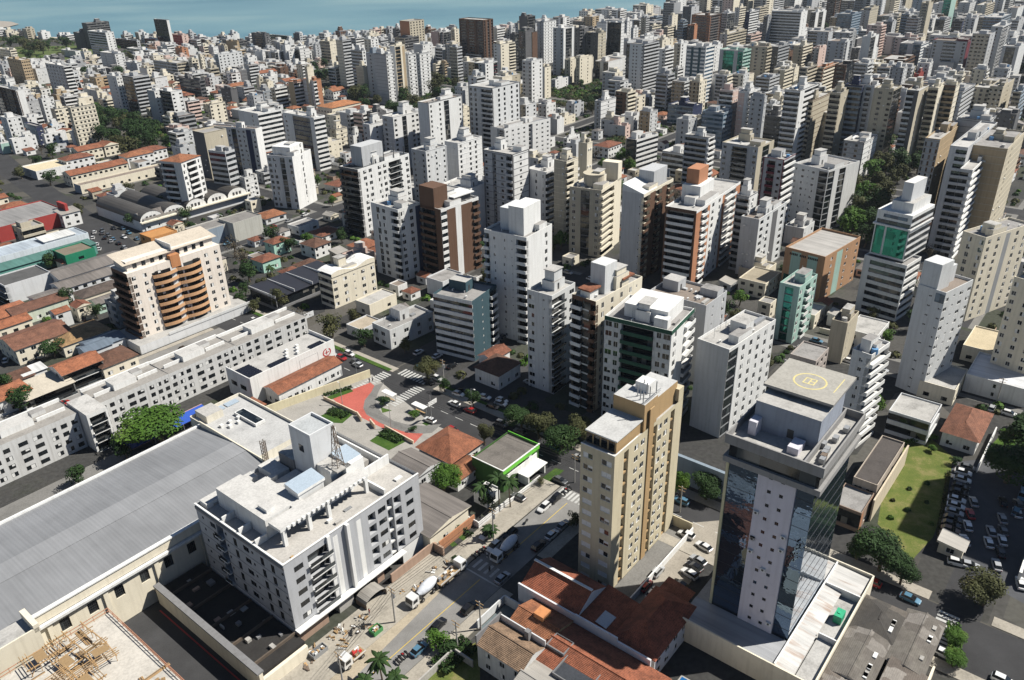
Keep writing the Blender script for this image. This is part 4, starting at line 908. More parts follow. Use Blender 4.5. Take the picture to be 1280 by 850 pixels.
FIB = metalroof((.20, .18, .165), name='fibre_cement_roof', axis='X', scale=.9, streak=.45); FIBL = metalroof((.36, .34, .31), name='light_fibre_roof', axis='X', scale=.9, streak=.3); FIBB = metalroof((.15, .19, .24), name='blue_grey_roof', axis='X', scale=.7, streak=.3)
# block between the side street and the plaza
house(117.2, 142, -197.4, -190.4, 4.8, WHITE, T0, 'gable', 1.3, 'long white two storey house with orange tiled roof below the red emblem', st=('ppppp.pppp', 'pp'))
house(105.5, 112, -197, -190.5, 3.6, CREAM, T0, 'hip', 1.4, 'small brown orange tiled house at the end of the yellow boundary wall')
def wall_px(p0, p1, h, m_, label, t_=.35, name='garden_wall', cat='garden wall', group='walls around the gardens'):
    a_, c_ = gp(*p0), gp(*p1); d = c_ - a_; o = empty(name, a_, math.atan2(d.y, d.x), label, cat, group); b = MB(); b.box(0, -t_ / 2, 0, d.length, t_ / 2, h, m_); b.build('wall', o); return o
wall_px((330, 519), (463, 471), 2.8, wallmat((.66, .60, .42)), 'long pale yellow boundary wall running up to the crossing', name='boundary_wall')
PK = wallmat((.62, .50, .38))
wall_px((405, 499), (447, 519), 1.1, PK, 'low pinkish wall between the red path and the upper hedge bed'); wall_px((481, 535), (517, 555), 1.1, PK, 'low pinkish wall between the red path and the lower hedge bed')
wall_px((447, 520), (452, 527), 1.6, PK, 'first short pink gate pier facing the kerb loop'); wall_px((463, 529), (469, 536), 1.6, PK, 'second short pink gate pier facing the kerb loop')
house(123.6, 135.4, -136, -124, 4.4, WHITE, T0, 'hip', 3.2, 'large orange hipped roof house at the edge of the red plaza', e=.8)
house(119.5, 129, -123.6, -118, 3.4, WHITE, T3, 'gable', 1.5, 'low orange gabled annex below the large hipped roof')
house(114, 122, -137.5, -127, 4.0, GREYW, FIB, 'gable', 1.2, 'dark grey roofed shed between white block and orange hipped house')
house(98.6, 112.0, -122, -107.6, 5.2, CREAM, FIB, 'gable', 1.3, 'cream shed with broad dark brown fibre roof beside the white block', st=('.p..', '.p.'), e=.7)
o = house(126.5, 141.5, -119, -108.3, 6.2, wallmat((.05, .12, .03), dirt=.3), roofmat((.17, .155, .14), 'gravel_roof', .4), 'flat', 0, 'house with lime green fascia and flat brown gravel roof facing the lawn', st=('.whw.', '.'), acc='W')
ext(o, 'parapet', (-.2, -.2, 5.6, 15.2, 0, 7.0, wallmat((.16, .55, .06), dirt=.1)), (15.02, 0, 5.6, 15.2, 10.6, 7.0, wallmat((.16, .55, .06), dirt=.1)), (0, -.3, 6.95, 15.3, .1, 7.1, WHITE), (-.3, -.3, 6.95, 0, 10.9, 7.1, WHITE), (1, -.28, 3.2, 14, -.02, 4.8, WHITE))
ext(o, 'porch', (6, -3.5, 0, 6.4, -.05, 3.0, WHITE), (13, -3.5, 0, 13.4, -.05, 3.0, WHITE), (5.5, -3.8, 3.0, 14, -.3, 3.2, WHITE))
house(119, 124, -112, -107.5, 3.0, WHITE, ROOFS[3], 'flat', 0, 'tiny white flat roofed hut beside the green house')
wall_uv('white garden wall along the pavement in front of the palms', [(112, 124, -104.6, -104.3, 1.6), (124, 137, -104.6, -104.3, 1.0), (112, 112.3, -117, -104.6, 1.8)], WHITE)
wall_uv('brick and render wall beside the broken ground next to the construction site', [(99.5, 100, -108, -104.5, 2.4), (86, 99.5, -107.9, -107.5, 2.6)], BRICK)
wall_uv('orange brick parapet wall beside the brown roofed shed', [(100, 112.5, -106.3, -106.0, 3.0)], wallmat((.42, .2, .11)))
# houses on the near side of the street
Wh = wallmat((.66, .66, .68), dirt=.15)
o = house(98.5, 109, -80.3, -66, 6.0, Wh, tilemat((.37, .115, .06)), 'gable', 3.0, 'house with tall red gabled tile roof and white ridge trim left of yellow tower', st=('.p.', '..'), e=.25)
ext(o, 'ridge_trim', (4.9, -.3, 9.25, 5.5, 14.6, 9.42, WHITE))
b = MB()
for (ua, ub_, va, vb_) in ((97.8, 98.2, -80.6, -48.5),):
    wgr = Grid('party_wall', 'long white party wall stepping down between two red roofs', 'wall', 97.8, -48.5); wgr.box(b, ua, ub_, va, -66, 0, 7.0, Wh); wgr.box(b, ua, ub_, -66, -56, 0, 7.2, Wh); wgr.box(b, ua, ub_, -56, vb_, 0, 6.4, Wh); wgr.part(b, 'wall')
o = house(98.6, 110, -65.5, -58, 4.6, Wh, tilemat((.37, .115, .06)), 'shed', 1.0, 'low red tiled link roof between the two tall gables')
b = MB(); b.quad((1.6, 2, 5.15), (5.4, 2, 5.15), (5.4, 4.6, 5.5), (1.6, 4.6, 5.5), BLUEP); b.quad((1.6, 2, 5.0), (5.4, 2, 5.0), (5.4, 2, 5.15), (1.6, 2, 5.15), FRAME); b.build('roof_panel', o)
o = house(99, 116, -57.6, -48.2, 5.6, Wh, tilemat((.33, .10, .055)), 'hip', 3.0, 'broad red hipped roof house beside the parking yard', e=.3)
house(113, 121, -57, -51.5, 3.6, Wh, tilemat((.42, .15, .08)), 'shed', .9, 'plain salmon lean-to roof at the end of the parking yard')
o = house(88.4, 97.4, -76, -66.5, 5.4, OCH, T3, 'gable', 1.8, 'house with bright orange gabled roof and small dormer', e=.4)
b = MB(); b.box(4.0, 3.4, 5.6, 6.6, 5.8, 8.2, wallmat((.55, .24, .1))); b.build('dormer', o)
house(84, 97.4, -66.2, -44, 5.0, OCH, tilemat((.34, .115, .06)), 'gable', 2.2, 'long dark red gabled roof below the white party wall', e=.3)
o = house(80.8, 88.2, -77.3, -66.4, 6.2, wallmat((.55, .55, .54), dirt=.4), tilemat((.30, .20, .13)), 'gable', 1.8, 'two storey grey walled house with brown tiled roof and small barred windows', st=('.p.', '.p.p.p'), e=.3)
ext(o, 'chimney', (6.2, 3, 6.2, 7.2, 4, 9.0, GREYD)); ext(o, 'coping', (-.1, 10.9, 6.1, 7.6, 11.2, 8.4, GREYD), (7.35, -.2, 6.1, 7.6, 11.2, 8.0, GREYW))
house(76, 86, -66, -55, 5.2, GREYW, FIBL, 'gable', 1.4, 'grey fibre roofed house at the bottom edge right of the brown tiled house')
o = house(88.4, 92, -66.2, -62, 6.6, GREYD, ROOFS[2], 'flat', 0, 'dark blue grey roof box between brown and orange tiled roofs'); 
house(84, 90, -61.6, -54, 6.2, GREYD, roofmat((.05, .055, .065), 'dark_roof', .3), 'flat', 0, 'flat black roofed block below the long dark red roof')
wall_uv('grey yard wall and gate beside the street opposite the cement truck', [(88, 97, -84, -83.7, 2.2), (96.8, 97.1, -83.7, -77, 2.4)], GREYW)
wall_uv('mossy concrete wall around the overgrown garden', [(66, 80, -83.3, -83.0, 1.9), (79.8, 80.1, -83, -78, 1.9)], CONC)
sheet_w('driveway', [W(88.5, -83.5, .015), W(97, -83.5, .015), W(97, -77.5, .015), W(88.5, -77.5, .015)], roofmat((.13, .16, .17), 'slate_drive', .3))
# yard with pool behind the red roofs
g = Grid('swimming_pool', 'small blue swimming pool in the shaded yard below the podium wall', 'pool', 97, -40.5); b = MB(); g.box(b, 97, 103.5, -44.5, -40.5, 0, .12, CONC); g.part(b, 'rim'); b = MB(); g.quad(b, (97.3, -40.8, .14), (103.2, -40.8, .14), (103.2, -44.2, .14), (97.3, -44.2, .14), plain('pool_water', (.02, .12, .32), .08)); g.part(b, 'water')
house(90, 96, -45, -38, 3.2, Wh, T1, 'hip', 1.2, 'little red tiled pavilion below the swimming pool')
house(88, 100, -38, -27.5, 5.6, CREAM, roofmat((.32, .32, .33), 'flat_grey', .35), 'flat', 0, 'flat grey roofed cream house below the podium, half in shade', st=('..', '.'))
house(78, 87.5, -44, -30, 4.4, GREYW, ROOFS[1], 'flat', 0, 'small white roofed block at the bottom edge below the swimming pool')
# -- glass tower with rooftop helipad
g = Grid('glass_tower', 'mirror glass office tower with white central wall and rooftop helipad', 'office tower', 118.9, -30.2)
LIL = wallmat((.62, .60, .66), dirt=.2); CONP = wallmat((.27, .265, .26))
gw, gl = 19.5, 16.0
b = MB()
b.quad((0, gl, 5), (0, 10.2, 5), (0, 10.2, 43), (0, gl, 43), MIRROR); b.quad((0, 3.2, 5), (0, 0, 5), (0, 0, 43), (0, 3.2, 43), MIRROR); b.quad((0, 0, 5), (gw, 0, 5), (gw, 0, 43), (0, 0, 43), MIRROR); b.quad((gw, 0, 5), (gw, gl, 5), (gw, gl, 43), (gw, 0, 43), MIRROR); b.quad((gw, gl, 5), (0, gl, 5), (0, gl, 43), (gw, gl, 43), MIRROR); g.part(b, 'curtain_wall')
b = MB(); hl_ = []; 
facade(b, lambda u, w_, z: (-.5 - w_, 10.2 - u, z), 7.0, 5.5, 12, 3.12, '.s:s.', dict(wall=LIL, glass=GLASSD, acc=LIL, par=LIL), hl_)
b.quad((-.5, 10.2, 5), (0, 10.2, 5), (0, 10.2, 43), (-.5, 10.2, 43), LIL); b.quad((-.5, 3.2, 5), (-.5, 3.2, 43), (0, 3.2, 43), (0, 3.2, 5), LIL); b.box(-.3, gl, 5, .3, gl + .5, 43, wallmat((.6, .55, .35))); b.quad((-.5, 10.2, 5), (-.5, 3.2, 5), (-.5, 3.2, 5.5), (-.5, 10.2, 5.5), LIL); b.quad((-.5, 10.2, 42.94), (-.5, 3.2, 42.94), (-.5, 3.2, 43.2), (-.5, 10.2, 43.2), LIL); g.part(b, 'service_wall')
b = MB()
for k in range(13):
    for y in [.6 + .9 * i for i in range(int((gl) / .9))]: pass
    b.box(-.05, 10.25, 5 + k * 3.1, -.01, gl, 5.05 + k * 3.1, FRAMED); b.box(-.05, 0, 5 + k * 3.1, -.01, 3.15, 5.05 + k * 3.1, FRAMED); b.box(0, -.05, 5 + k * 3.1, gw, -.01, 5.05 + k * 3.1, FRAMED)
g.part(b, 'mullions')
detail(g.e, hl_, lambda u, w_, z: (-.5 - w_, 10.2 - u, z), -math.pi / 2, RND, FRAMED, (0,))
for k in range(8):
    b = MB(); z = 8 + RND.randint(0, 10) * 3.1; y = RND.choice([9.5, 3.9, 6.6]); b.box(-1.0, y - .45, z, -.5, y + .45, z + .65, FRAME); b.tube((-1.02, y, z + .33), (-1.0, y, z + .33), .25, .25, FRAMED, 8); b.build('air_conditioner', g.e)
b = MB(); o_ = 1.6
b.box(-o_, -o_ + .4, 42.2, gw + .6, gl + .8, 43.4, CONP); b.box(-o_ + .6, -.6, 43.4, gw, gl, 46.2, GLASSD); b.box(-o_, -o_ + .4, 46.2, gw + .6, gl + .8, 46.6, CONP, ROOFS[0])
for (xa, ya, xb, yb_) in ((-o_, -o_ + .4, gw + .6, -o_ + .7), (-o_, gl + .5, gw + .6, gl + .8), (-o_, -o_ + .7, -o_ + .3, gl + .5), (gw + .3, -o_ + .7, gw + .6, gl + .5), (-o_ + .3, 2.2, gw + .3, 2.5)): b.box(xa, ya, 46.6, xb, yb_, 48.2, CONP)
g.part(b, 'crown')
b = MB(); b.box(5.6, 2.6, 46.6, 18, 14.6, 52.5, wallmat((.30, .33, .39)), ROOFS[0]); b.box(5.55, 7, 47, 5.59, 8.2, 48.8, FRAMED); b.box(1.5, 4.5, 46.6, 5, 6.5, 48.0, LIL); b.box(3, 13, 46.6, 5.5, 14.5, 49.5, LIL); g.part(b, 'plant_room')
b = MB(); b.box(9.8, 2.2, 53.4, 22.2, 15.2, 53.9, CONP, roofmat((.37, .355, .32), 'helideck', .25)); b.box(11, 3.5, 52.5, 20.5, 14, 53.4, GREYD); hd = g.part(b, 'helideck')
b = MB(); cx, cy = 15.6, 8.6; YP = plain('faded_yellow_paint', (.60, .52, .24), .7)
for i in range(28):
    a_, c_ = 2 * math.pi * i / 28, 2 * math.pi * (i + 1) / 28; pt = lambda r_, an: (cx + r_ * math.cos(an), cy + r_ * math.sin(an), 53.915)
    b.quad(pt(3.1, a_), pt(3.1, c_), pt(2.75, c_), pt(2.75, a_)[:3], YP) if False else b.quad(pt(2.75, a_), pt(3.1, a_), pt(3.1, c_), pt(2.75, c_), YP)
for (xa, ya, xb, yb_) in ((-1.2, -1.1, -.9, 1.1), (.9, -1.1, 1.2, 1.1), (-.9, -1.1, .9, -.85), (-.9, .85, .9, 1.1), (-.9, -.12, .9, .12), (-.15, -.85, .15, -.12)): b.quad((cx + xa, cy + ya, 53.92), (cx + xb, cy + ya, 53.92), (cx + xb, cy + yb_, 53.92), (cx + xa, cy + yb_, 53.92), YP)
b.quad((cx - 1.5, cy - 5, 53.92), (cx + 4.5, cy - 5, 53.92), (cx + 4.5, cy - 4.8, 53.92), (cx - 1.5, cy - 4.8, 53.92), YP); b.build('landing_mark', hd)
for k in range(7):
    b = MB(); x, y = RND.uniform(0, 17), RND.uniform(-.6, 1.6) ; b.box(x, y, 46.65, x + 1.3, y + .9, 47.7, RND.choice([FRAME, STEEL, BLUEP, RUST])); b.build('roof_unit', g.e)
occupy_uv(116, 141, -49, -28); MARKS.append((985, 560, 'the helipad tower'))
RUSTR = metalroof((.50, .49, .47), name='stained_sheet_roof', axis='X', scale=.8, streak=.35, rust=(.25, .14, .08)); RUSTR2 = metalroof((.34, .35, .37), name='grey_sheet_roof', axis='X', scale=.8, streak=.4)
g = Grid('podium_building', 'low podium with stained white sheet metal roofs around the helipad tower', 'podium', 111.5, -22.5)
b = MB(); g.box(b, 111.4, 146.5, -50, -22.2, 0, 4.6, CREAM, ROOFS[1]); 
for (a_, ) in (((111.2, 111.5, -50, -22.2),), ((111.5, 146.5, -22.5, -22.2),), ((146.3, 146.6, -50, -22.5),)): g.box(b, *a_, 4.6, 6.2, CREAM)
g.part(b, 'walls')
b = MB(); g.quad(b, (111.6, -46.5, 5.9), (118.4, -46.5, 5.9), (118.4, -30.2, 5.9), (111.6, -30.2, 5.9), RUSTR2) if False else None
g.quad(b, (111.6, -29.8, 5.6), (118.6, -29.8, 5.8), (118.6, -49.6, 5.8), (111.6, -49.6, 5.6), RUSTR2); g.quad(b, (111.6, -26.2, 5.5), (138.4, -26.2, 5.5), (138.4, -29.8, 5.9), (111.6, -29.8, 5.9), RUSTR); g.quad(b, (138.6, -22.8, 5.4), (146, -22.8, 5.4), (146, -38, 5.9), (138.6, -38, 5.9), RUSTR); g.quad(b, (111.6, -22.8, 4.9), (124, -22.8, 4.9), (124, -26, 5.0), (111.6, -26, 5.0), ROOFS[1]); g.part(b, 'roof')
b = MB(); g.box(b, 111.6, 146, -30.0, -29.7, 5.0, 6.3, WHITE); g.box(b, 138.2, 138.5, -29.6, -22.6, 4.6, 6.4, WHITE); g.box(b, 124.0, 124.3, -26, -22.6, 4.6, 6.2, WHITE); g.part(b, 'parapet')
occupy_uv(110, 148, -52, -21)
g = Grid('water_tank', 'bright green tank in a recess of the podium roof', 'tank', 131, -24.5, z=4.62); b = MB(); g.box(b, 130, 132.6, -25.2, -23.6, 4.7, 6.6, plain('green_tank', (.03, .36, .18), .45)); g.part(b, 'body'); b = MB(); g.box(b, 130.1, 132.5, -25.1, -23.7, 4.62, 4.7, STEEL); g.box(b, 130.9, 131.6, -24.8, -24.2, 6.6, 6.75, plain('green_lid', (.04, .42, .22), .4)); g.part(b, 'lid')
# bottom right: patchwork of brown roofs
def patchmat(name, cols, rot=0.0):
    mt, t, b = nodes(name); v = tex(t, "ShaderNodeTexVoronoi", .32, 0, coords(t, (1, 1, .2)), distance='CHEBYCHEV', Randomness=.7); n = tex(t, "ShaderNodeTexNoise", .8, 6, coords(t), Roughness=.75); wv = tex(t, "ShaderNodeTexWave", .9, 0, coords(t), bands_direction='Y')
    a = ramp(t, v.outputs['Color'], [(.2, cols[0]), (.5, cols[1]), (.62, cols[1]), (.64, cols[2]), (.8, cols[0])]); c = mix(t, .55, a, mix(t, 1, a, ramp(t, n.outputs['Fac'], [(.3, (.25, .24, .22)), (.65, (1, 1, 1))]), 'MULTIPLY'))
    t.links.new(c, b.inputs['Base Color']); b.inputs['Roughness'].default_value = .9; bp = t.nodes.new("ShaderNodeBump"); bp.inputs['Strength'].default_value = .4; bp.inputs['Distance'].default_value = .06
    t.links.new(wv.outputs['Fac'], bp.inputs['Height']); t.links.new(bp.outputs[0], b.inputs['Normal']); return mt
BR = [patchmat('patched_brown_roof', [(.12, .10, .085), (.16, .135, .115), (.27, .245, .22)]), patchmat('patched_grey_roof', [(.17, .155, .135), (.14, .125, .11), (.24, .22, .20)]), patchmat('patched_dark_roof', [(.06, .055, .05), (.075, .068, .06), (.15, .13, .11)])]
for k, (a_, rr, kd, rs, lb) in enumerate([((131, 141, -21.6, -14), BR[2], 'hip', 1.2, 'dark brown hipped roof at the top corner of the brown roof patchwork'), ((118, 130.8, -21.6, -14.5), BR[1], 'gable', .9, 'patched grey brown gable next to the podium recess'), ((104, 117.8, -21.6, -13), BR[0], 'hip', 1.2, 'patched brown roof with blue tarp at the bottom edge'),
                                          ((127, 142.2, -13.8, -7.5), BR[1], 'gable', .8, 'long grey brown roof along the lane, farthest corner of the patchwork'), ((110, 126.8, -12.8, -7), BR[0], 'shed', .9, 'plain brown lean-to roof beside the green hedge')]):
    o = house(*a_, 5.0, wallmat((.48, .45, .4), dirt=.5), rr, kd, rs, lb, near=1)
    for j in range(RND.randint(2, 5)):
        b = MB(); wx, wy = a_[1] - a_[0], a_[3] - a_[2]; x = RND.uniform(1, wx - 3); 
        zz = 5.0 + rs * .35; b.box(x, wy * .12, zz - .3, x + RND.uniform(.8, 1.6), wy * .12 + .7, zz + .35, RND.choice([FRAME, WHITE, CONC])); b.build('roof_vent', o)
b = MB(); g = Grid('tarp', 'small blue tarp heaped on the patched brown roof', 'tarp', 111, -17, z=6.2); b.poly([(0, 0, 0.2), (1.5, .3, .3), (1.8, 1.3, .9), (.4, 1.5, .8)], plain('blue_sheet', (.05, .25, .62), .5)); b.poly([(0, 0, .2), (.4, 1.5, .8), (-.8, 1.1, .1)], plain('blue_sheet', (.05, .25, .62), .5)); b.poly([(-.8, 1.1, .1), (.4, 1.5, .8), (1.8, 1.3, .9), (1.5, .3, .3), (0, 0, .2), (.2, .2, -.3)], BLACK); g.part(b, 'sheet')
wall_uv('white dotted lane wall beside the green hedge at lower right', [(108, 133, -6.6, -6.2, 2.6)], CREAM)
# grass plot surroundings
house(176, 199, -36.5, -30.8, 7.6, wallmat((.42, .36, .3)), roofmat((.09, .08, .075), 'tar_roof', .4), 'flat', 0, 'long low building with black flat roof beside the vacant grass lot', st=('.p.p.p', 'ww'), e=0)
wall_uv('tall beige party wall between black roofed strip and vacant lot', [(172, 201, -30.3, -29.9, 6.4)], wallmat((.58, .5, .38)))
house(166, 175.5, -38, -31, 5.4, wallmat((.30, .22, .17)), ROOFS[2], 'flat', 0, 'brick sided block with louvred front beside the trees', st=('cwc', 'hh'), acc='O')
house(216.8, 234, -25, -16.4, 4.6, WHITE, tilemat((.27, .115, .07)), 'hip', 2.4, 'white house with brown hipped tile roof right of the slim white tower', e=.7)
wall_uv('white wall enclosing the lawn beside the brown hipped house', [(209, 232, -14.2, -13.9, 2.2)], WHITE)
sheet('lawn', [(1230, 565), (1262, 533), (1290, 545), (1265, 575)], GRASS, .02)
house(252, 270, -27, -10, 5.6, WHITE, metalroof((.62, .63, .65), name='white_sheet_roof', axis='X', scale=.5), 'flat', 0, 'low white workshop with bright roof at the right edge', st=('.w.w.w', '.p.'), e=0)
house(214, 226, -39, -28, 7, GREYW, ROOFS[0], 'flat', 0, 'grey terraced podium at the foot of the slim white tower', st=('hh', 'h'), floors=2)
o = house(170.5, 174.8, -14.5, -9.5, 3.0, CREAM, FIBL, 'shed', .6, 'open roofed gatehouse at the entrance of the parking lot')
wall_uv('pale ramp wall at the right edge of the parking lot', [(170, 193, 1.6, 2.2, 3.4)], WHITE)
wall_uv('blue grey wall with mesh between yellow tower yard and glass tower', [(158, 159, -77, -46, 8)], wallmat((.22, .27, .32)))
MARKS.extend([(1150, 600, 'the vacant grass lot'), (1230, 650, 'the parking lot'), (630, 560, 'the bright green house'), (440, 500, 'the red plaza path')])
# left: houses beyond the grey row
def hpx(px, py, h, wx, wy, roofm, wall, kind, rise, label, rot=50.5, **kw):
    c_ = gp(px, py, h); r = R(rot); x = c_.x - (math.cos(r) * wx - math.sin(r) * wy) / 2; y = c_.y - (math.sin(r) * wx + math.cos(r) * wy) / 2
    o = house_at(x, y, r, wx, wy, h, wall, roofm, kind, rise, **kw)
    if label: tag(o, label, 'house', 'houses between the towers')
    else: auto(o, 'long tiled house', 'house', 'houses between the towers', h)
    return o
OR = tilemat((.40, .15, .075))
o = hpx(95, 454, 6.4, 13, 9.5, OR, WHITE, 'gable', 1.8, 'white two storey house with bright orange gabled roof and columned balcony', near=2, st=('rrr', '.p.'))
hpx(140, 446, 4.2, 12, 11, T2, CREAM, 'hip', 2.2, 'brown hipped roof house with cream front right of the orange gable', near=2)
hpx(52, 482, 4.0, 15, 12, roofmat((.52, .47, .39), 'beige_roof', .2), WHITE, 'shed', .8, 'low house with beige sloping roof at left near parked cars', near=2, st=('rrr', '.'))
hpx(24, 470, 3.6, 7, 6, T2, CREAM, 'shed', .8, 'small brown lean-to left of the beige roof', near=1)
hpx(40, 462, 3.8, 7, 5, metalroof((.72, .72, .7), name='white_metal', axis='X', scale=.5), WHITE, 'shed', .5, 'small bright white roof above the beige roof', near=1)
hpx(6, 490, 5, 12, 10, OR, WHITE, 'hip', 2, 'orange hipped roof at left edge behind dark trees', near=1)
hpx(43, 418, 6, 19, 15, tilemat((.24, .11, .07)), CREAM, 'gable', 2.0, 'large house with plain brown tiled gable roof at left', near=2)
hpx(98, 416, 4.4, 17, 13, tilemat((.40, .25, .12)), CREAM, 'hip', 2.0, 'wide mustard brown tiled roof left of the balcony tower', near=2)
hpx(128, 425, 4.0, 12, 9, FIBB, GREYW, 'gable', 1.4, 'blue grey roofed house in the shade of the balcony tower', near=2)
hpx(118, 432, 4.0, 9, 7, FIBB, GREYW, 'gable', 1.2, 'smaller blue grey gable just below left of the shaded house', near=1)
hpx(8, 388, 5, 14, 12, OR, CREAM, 'hip', 2.2, 'bright orange hipped house at left edge above the brown gable', near=2)
hpx(12, 402, 4, 12, 8, OR, CREAM, 'gable', 1.5, 'second orange roof just below the orange hipped house at left edge', near=1)
hpx(45, 380, 5, 20, 9, tilemat((.19, .09, .06)), wallmat((.55, .6, .5)), 'gable', 1.8, 'long dark brown gable with pale green walls at left', near=2)
hpx(62, 369, 5.5, 12, 11, FIB, WHITE, 'gable', 1.2, 'white house with grey gable behind the long brown roof', near=2)
hpx(26, 345, 8, 18, 14, roofmat((.10, .10, .10), 'dark_flat', .35), GREYW, 'flat', 0, 'grey block with black flat roof and open white framed front', near=2, st=('.', 'rrr'), floors=3)
hpx(110, 331, 7, 30, 14, FIB, GREYW, 'gable', 1.6, 'long dark grey roofed hall left of the balcony tower roof', near=2)
hpx(104, 348, 6, 22, 10, FIB, GREYW, 'gable', 1.4, 'lower dark roofed hall parallel to the long grey hall', near=1)
hpx(122, 361, 5, 16, 9, T4, CREAM, 'hip', 1.5, 'dark brown hipped roof near the balcony tower foot', near=1)
hpx(135, 372, 4, 12, 7, FIB, wallmat((.45, .6, .52)), 'gable', 1.3, 'small mint walled house squeezed against the balcony tower', near=1)
hpx(88, 323, 5, 10, 7, T1, CREAM, 'hip', 1.5, 'little red brown roof between green hall and grey hall', near=1)
RF = wallmat((.33, .05, .045), dirt=.2)
o = hpx(25, 268, 7, 34, 30, metalroof((.30, .29, .28), axis='X', scale=.5), RF, 'flat', 0, 'market hall with broad grey roof and bright red fascia', near=1, st=('..', '..')); ext(o, 'red_pylon', (33, -1, 0, 34.5, 8, 11, RF))
o = hpx(48, 303, 6, 40, 14, metalroof((.44, .50, .56), name='pale_blue_metal', axis='X', scale=.5), wallmat((.6, .66, .7)), 'flat', 0, 'pale blue flat roofed warehouse below the red market hall', near=1, st=('....', '..'))
hpx(70, 295, 7, 14, 8, metalroof((.74, .74, .72), name='white_metal', axis='X', scale=.5), WHITE, 'shed', .6, 'brilliant white lean-to roof on top of the pale blue warehouse', near=1)
o = hpx(92, 312, 8, 13, 12, roofmat((.20, .17, .13), 'brown_flat', .3), wallmat((.02, .20, .11), dirt=.2), 'flat', 0, 'bright green walled shop at the end of the blue warehouse', near=1, st=('.w.', 'cw'), acc='F')
hpx(45, 322, 5, 50, 8, metalroof((.10, .22, .19), name='teal_metal', axis='X', scale=.6), wallmat((.12, .3, .26)), 'shed', .6, 'long dark teal roofed shed below the blue warehouse', near=1, st=('....', '.'))
hpx(84, 264, 7, 9, 8, FIBL, WHITE, 'shed', 1, 'white gabled end wall beside the red pylon', near=1)
o = hpx(193, 266, 6, 18, 12, FIB, WHITE, 'gable', 2.2, 'white gable house with dark roof near the vaulted hall', near=2, st=('p.p.p.', '.'))
hpx(198, 291, 9, 13, 10, roofmat((.48, .24, .09), 'orange_roof', .2), wallmat((.5, .24, .09)), 'flat', 0, 'plain orange box building behind the balcony tower', near=1, st=('.p', 'p.'))
hpx(262, 282, 8, 20, 10, roofmat((.22, .21, .2), 'dark_flat2', .4), wallmat((.50, .49, .46)), 'flat', 0, 'grey building with faded blue mural wall above the bare trees', near=1, st=('.C.', '.'), acc='L')
hpx(300, 272, 9, 16, 12, roofmat((.22, .21, .2), 'dark_flat2', .4), wallmat((.46, .46, .42)), 'flat', 0, 'blank grey walled block right of the blue mural wall', near=1, st=('...', '.'))
hpx(346, 300, 6, 9, 7, T1, wallmat((.4, .62, .52)), 'hip', 1.6, 'mint green house with red hipped roof beside the avenue', near=2)
hpx(332, 322, 5, 9, 8, T1, wallmat((.4, .62, .52)), 'hip', 1.6, 'mint green house with red hipped roof, lower of the pair', near=2)
hpx(362, 338, 5, 7, 6, T1, WHITE, 'hip', 1.4, 'small red roofed house behind the dark canopy', near=1)
hpx(424, 130, 10, 30, 18, tilemat((.50, .21, .09)), CREAM, 'hip', 2.6, 'cream palace like building with broad orange tiled roof left of the central park', near=1, floors=2)
hpx(452, 134, 9, 16, 14, T1, wallmat((.62, .52, .34)), 'hip', 2.2, 'yellow ochre old building with brown tiled roof joined to the orange roofed palace', near=1, floors=2)
for (x_, y_, a_, c_) in ((296, 106, 22, T3), (330, 90, 24, T0), (378, 86, 14, T0), (360, 100, 14, T0), (420, 112, 16, T3), (392, 110, 14, T2), (170, 192, 18, T3), (110, 212, 26, T0), (95, 196, 18, T1), (108, 185, 16, T0), (185, 187, 20, T1), (134, 180, 10, T0), (140, 205, 14, T0), (798, 172, 14, T1), (760, 180, 16, T1), (850, 185, 14, T2), (790, 128, 20, T1)): hpx(x_, y_, 7, a_, 11, c_, RND.choice([WHITE, CREAM]), RND.choice(['hip', 'gable']), 2.0, None, near=1)
MARKS.extend([(30, 275, 'the red fascia market hall'), (55, 310, 'the pale blue warehouse'), (95, 455, 'the bright orange gabled house')])
hpx(622, 456, 5.2, 11, 10, T2, WHITE, 'hip', 2.2, 'white house with dark brown hipped roof in shade right of the dark sided block', near=2)
hpx(618, 441, 4.2, 9, 6, T1, WHITE, 'gable', 1.4, 'small red roofed annex behind the shaded white house', near=1)
hpx(556, 345, 6.5, 12, 9, ROOFS[2], GREYW, 'flat', 0, 'windowless pale grey box squeezed behind the dark sided block', near=1, st=('...', '.'))
o = hpx(372, 350, 5.2, 34, 17, plain('black_canopy_sheet', (.03, .03, .036), .35), GREYD, 'shed', 1.0, 'wide black sloping canopy roofs beside the cream wavy block', near=1, st=('hh', 'h'))
for k in range(4): ext(o, 'canopy_rib', (k * 9 - .4, -.4, 5.3, k * 9 - .2, 17, 6.5, GREYW))
hpx(470, 372, 4.5, 14, 8, ROOFS[1], CREAM, 'flat', 0, 'low cream annex with terraces beside the cream wavy block', near=1, st=('.p', 'p'))
hpx(455, 404, 3.5, 10, 8, roofmat((.42, .36, .28), 'tan_roof', .25), GREYW, 'flat', 0, 'low tan roofed shop left of the low grey corner building', near=1, st=('w', 'w'))
hpx(1012, 386, 5, 11, 8, ROOFS[1], CREAM, 'flat', 0, 'low cream building with terrace in front of the burnt orange hall', near=1)
hpx(935, 408, 9, 15, 8, metalroof((.5, .58, .66), name='pale_blue_metal', axis='X', scale=.5), WHITE, 'shed', .8, 'white building with pale blue sheet roof left of the mint green building', near=1, floors=3)
hpx(950, 345, 6, 15, 11, roofmat((.33, .29, .22), 'brown_flat2', .3), CREAM, 'flat', 0, 'cream house with flat brown roof behind the mint green building', near=1)
hpx(1085, 408, 6.5, 14, 10, ROOFS[1], WHITE, 'flat', 0, 'white terraced rooftop block above the thin balcony ladder building', near=1)
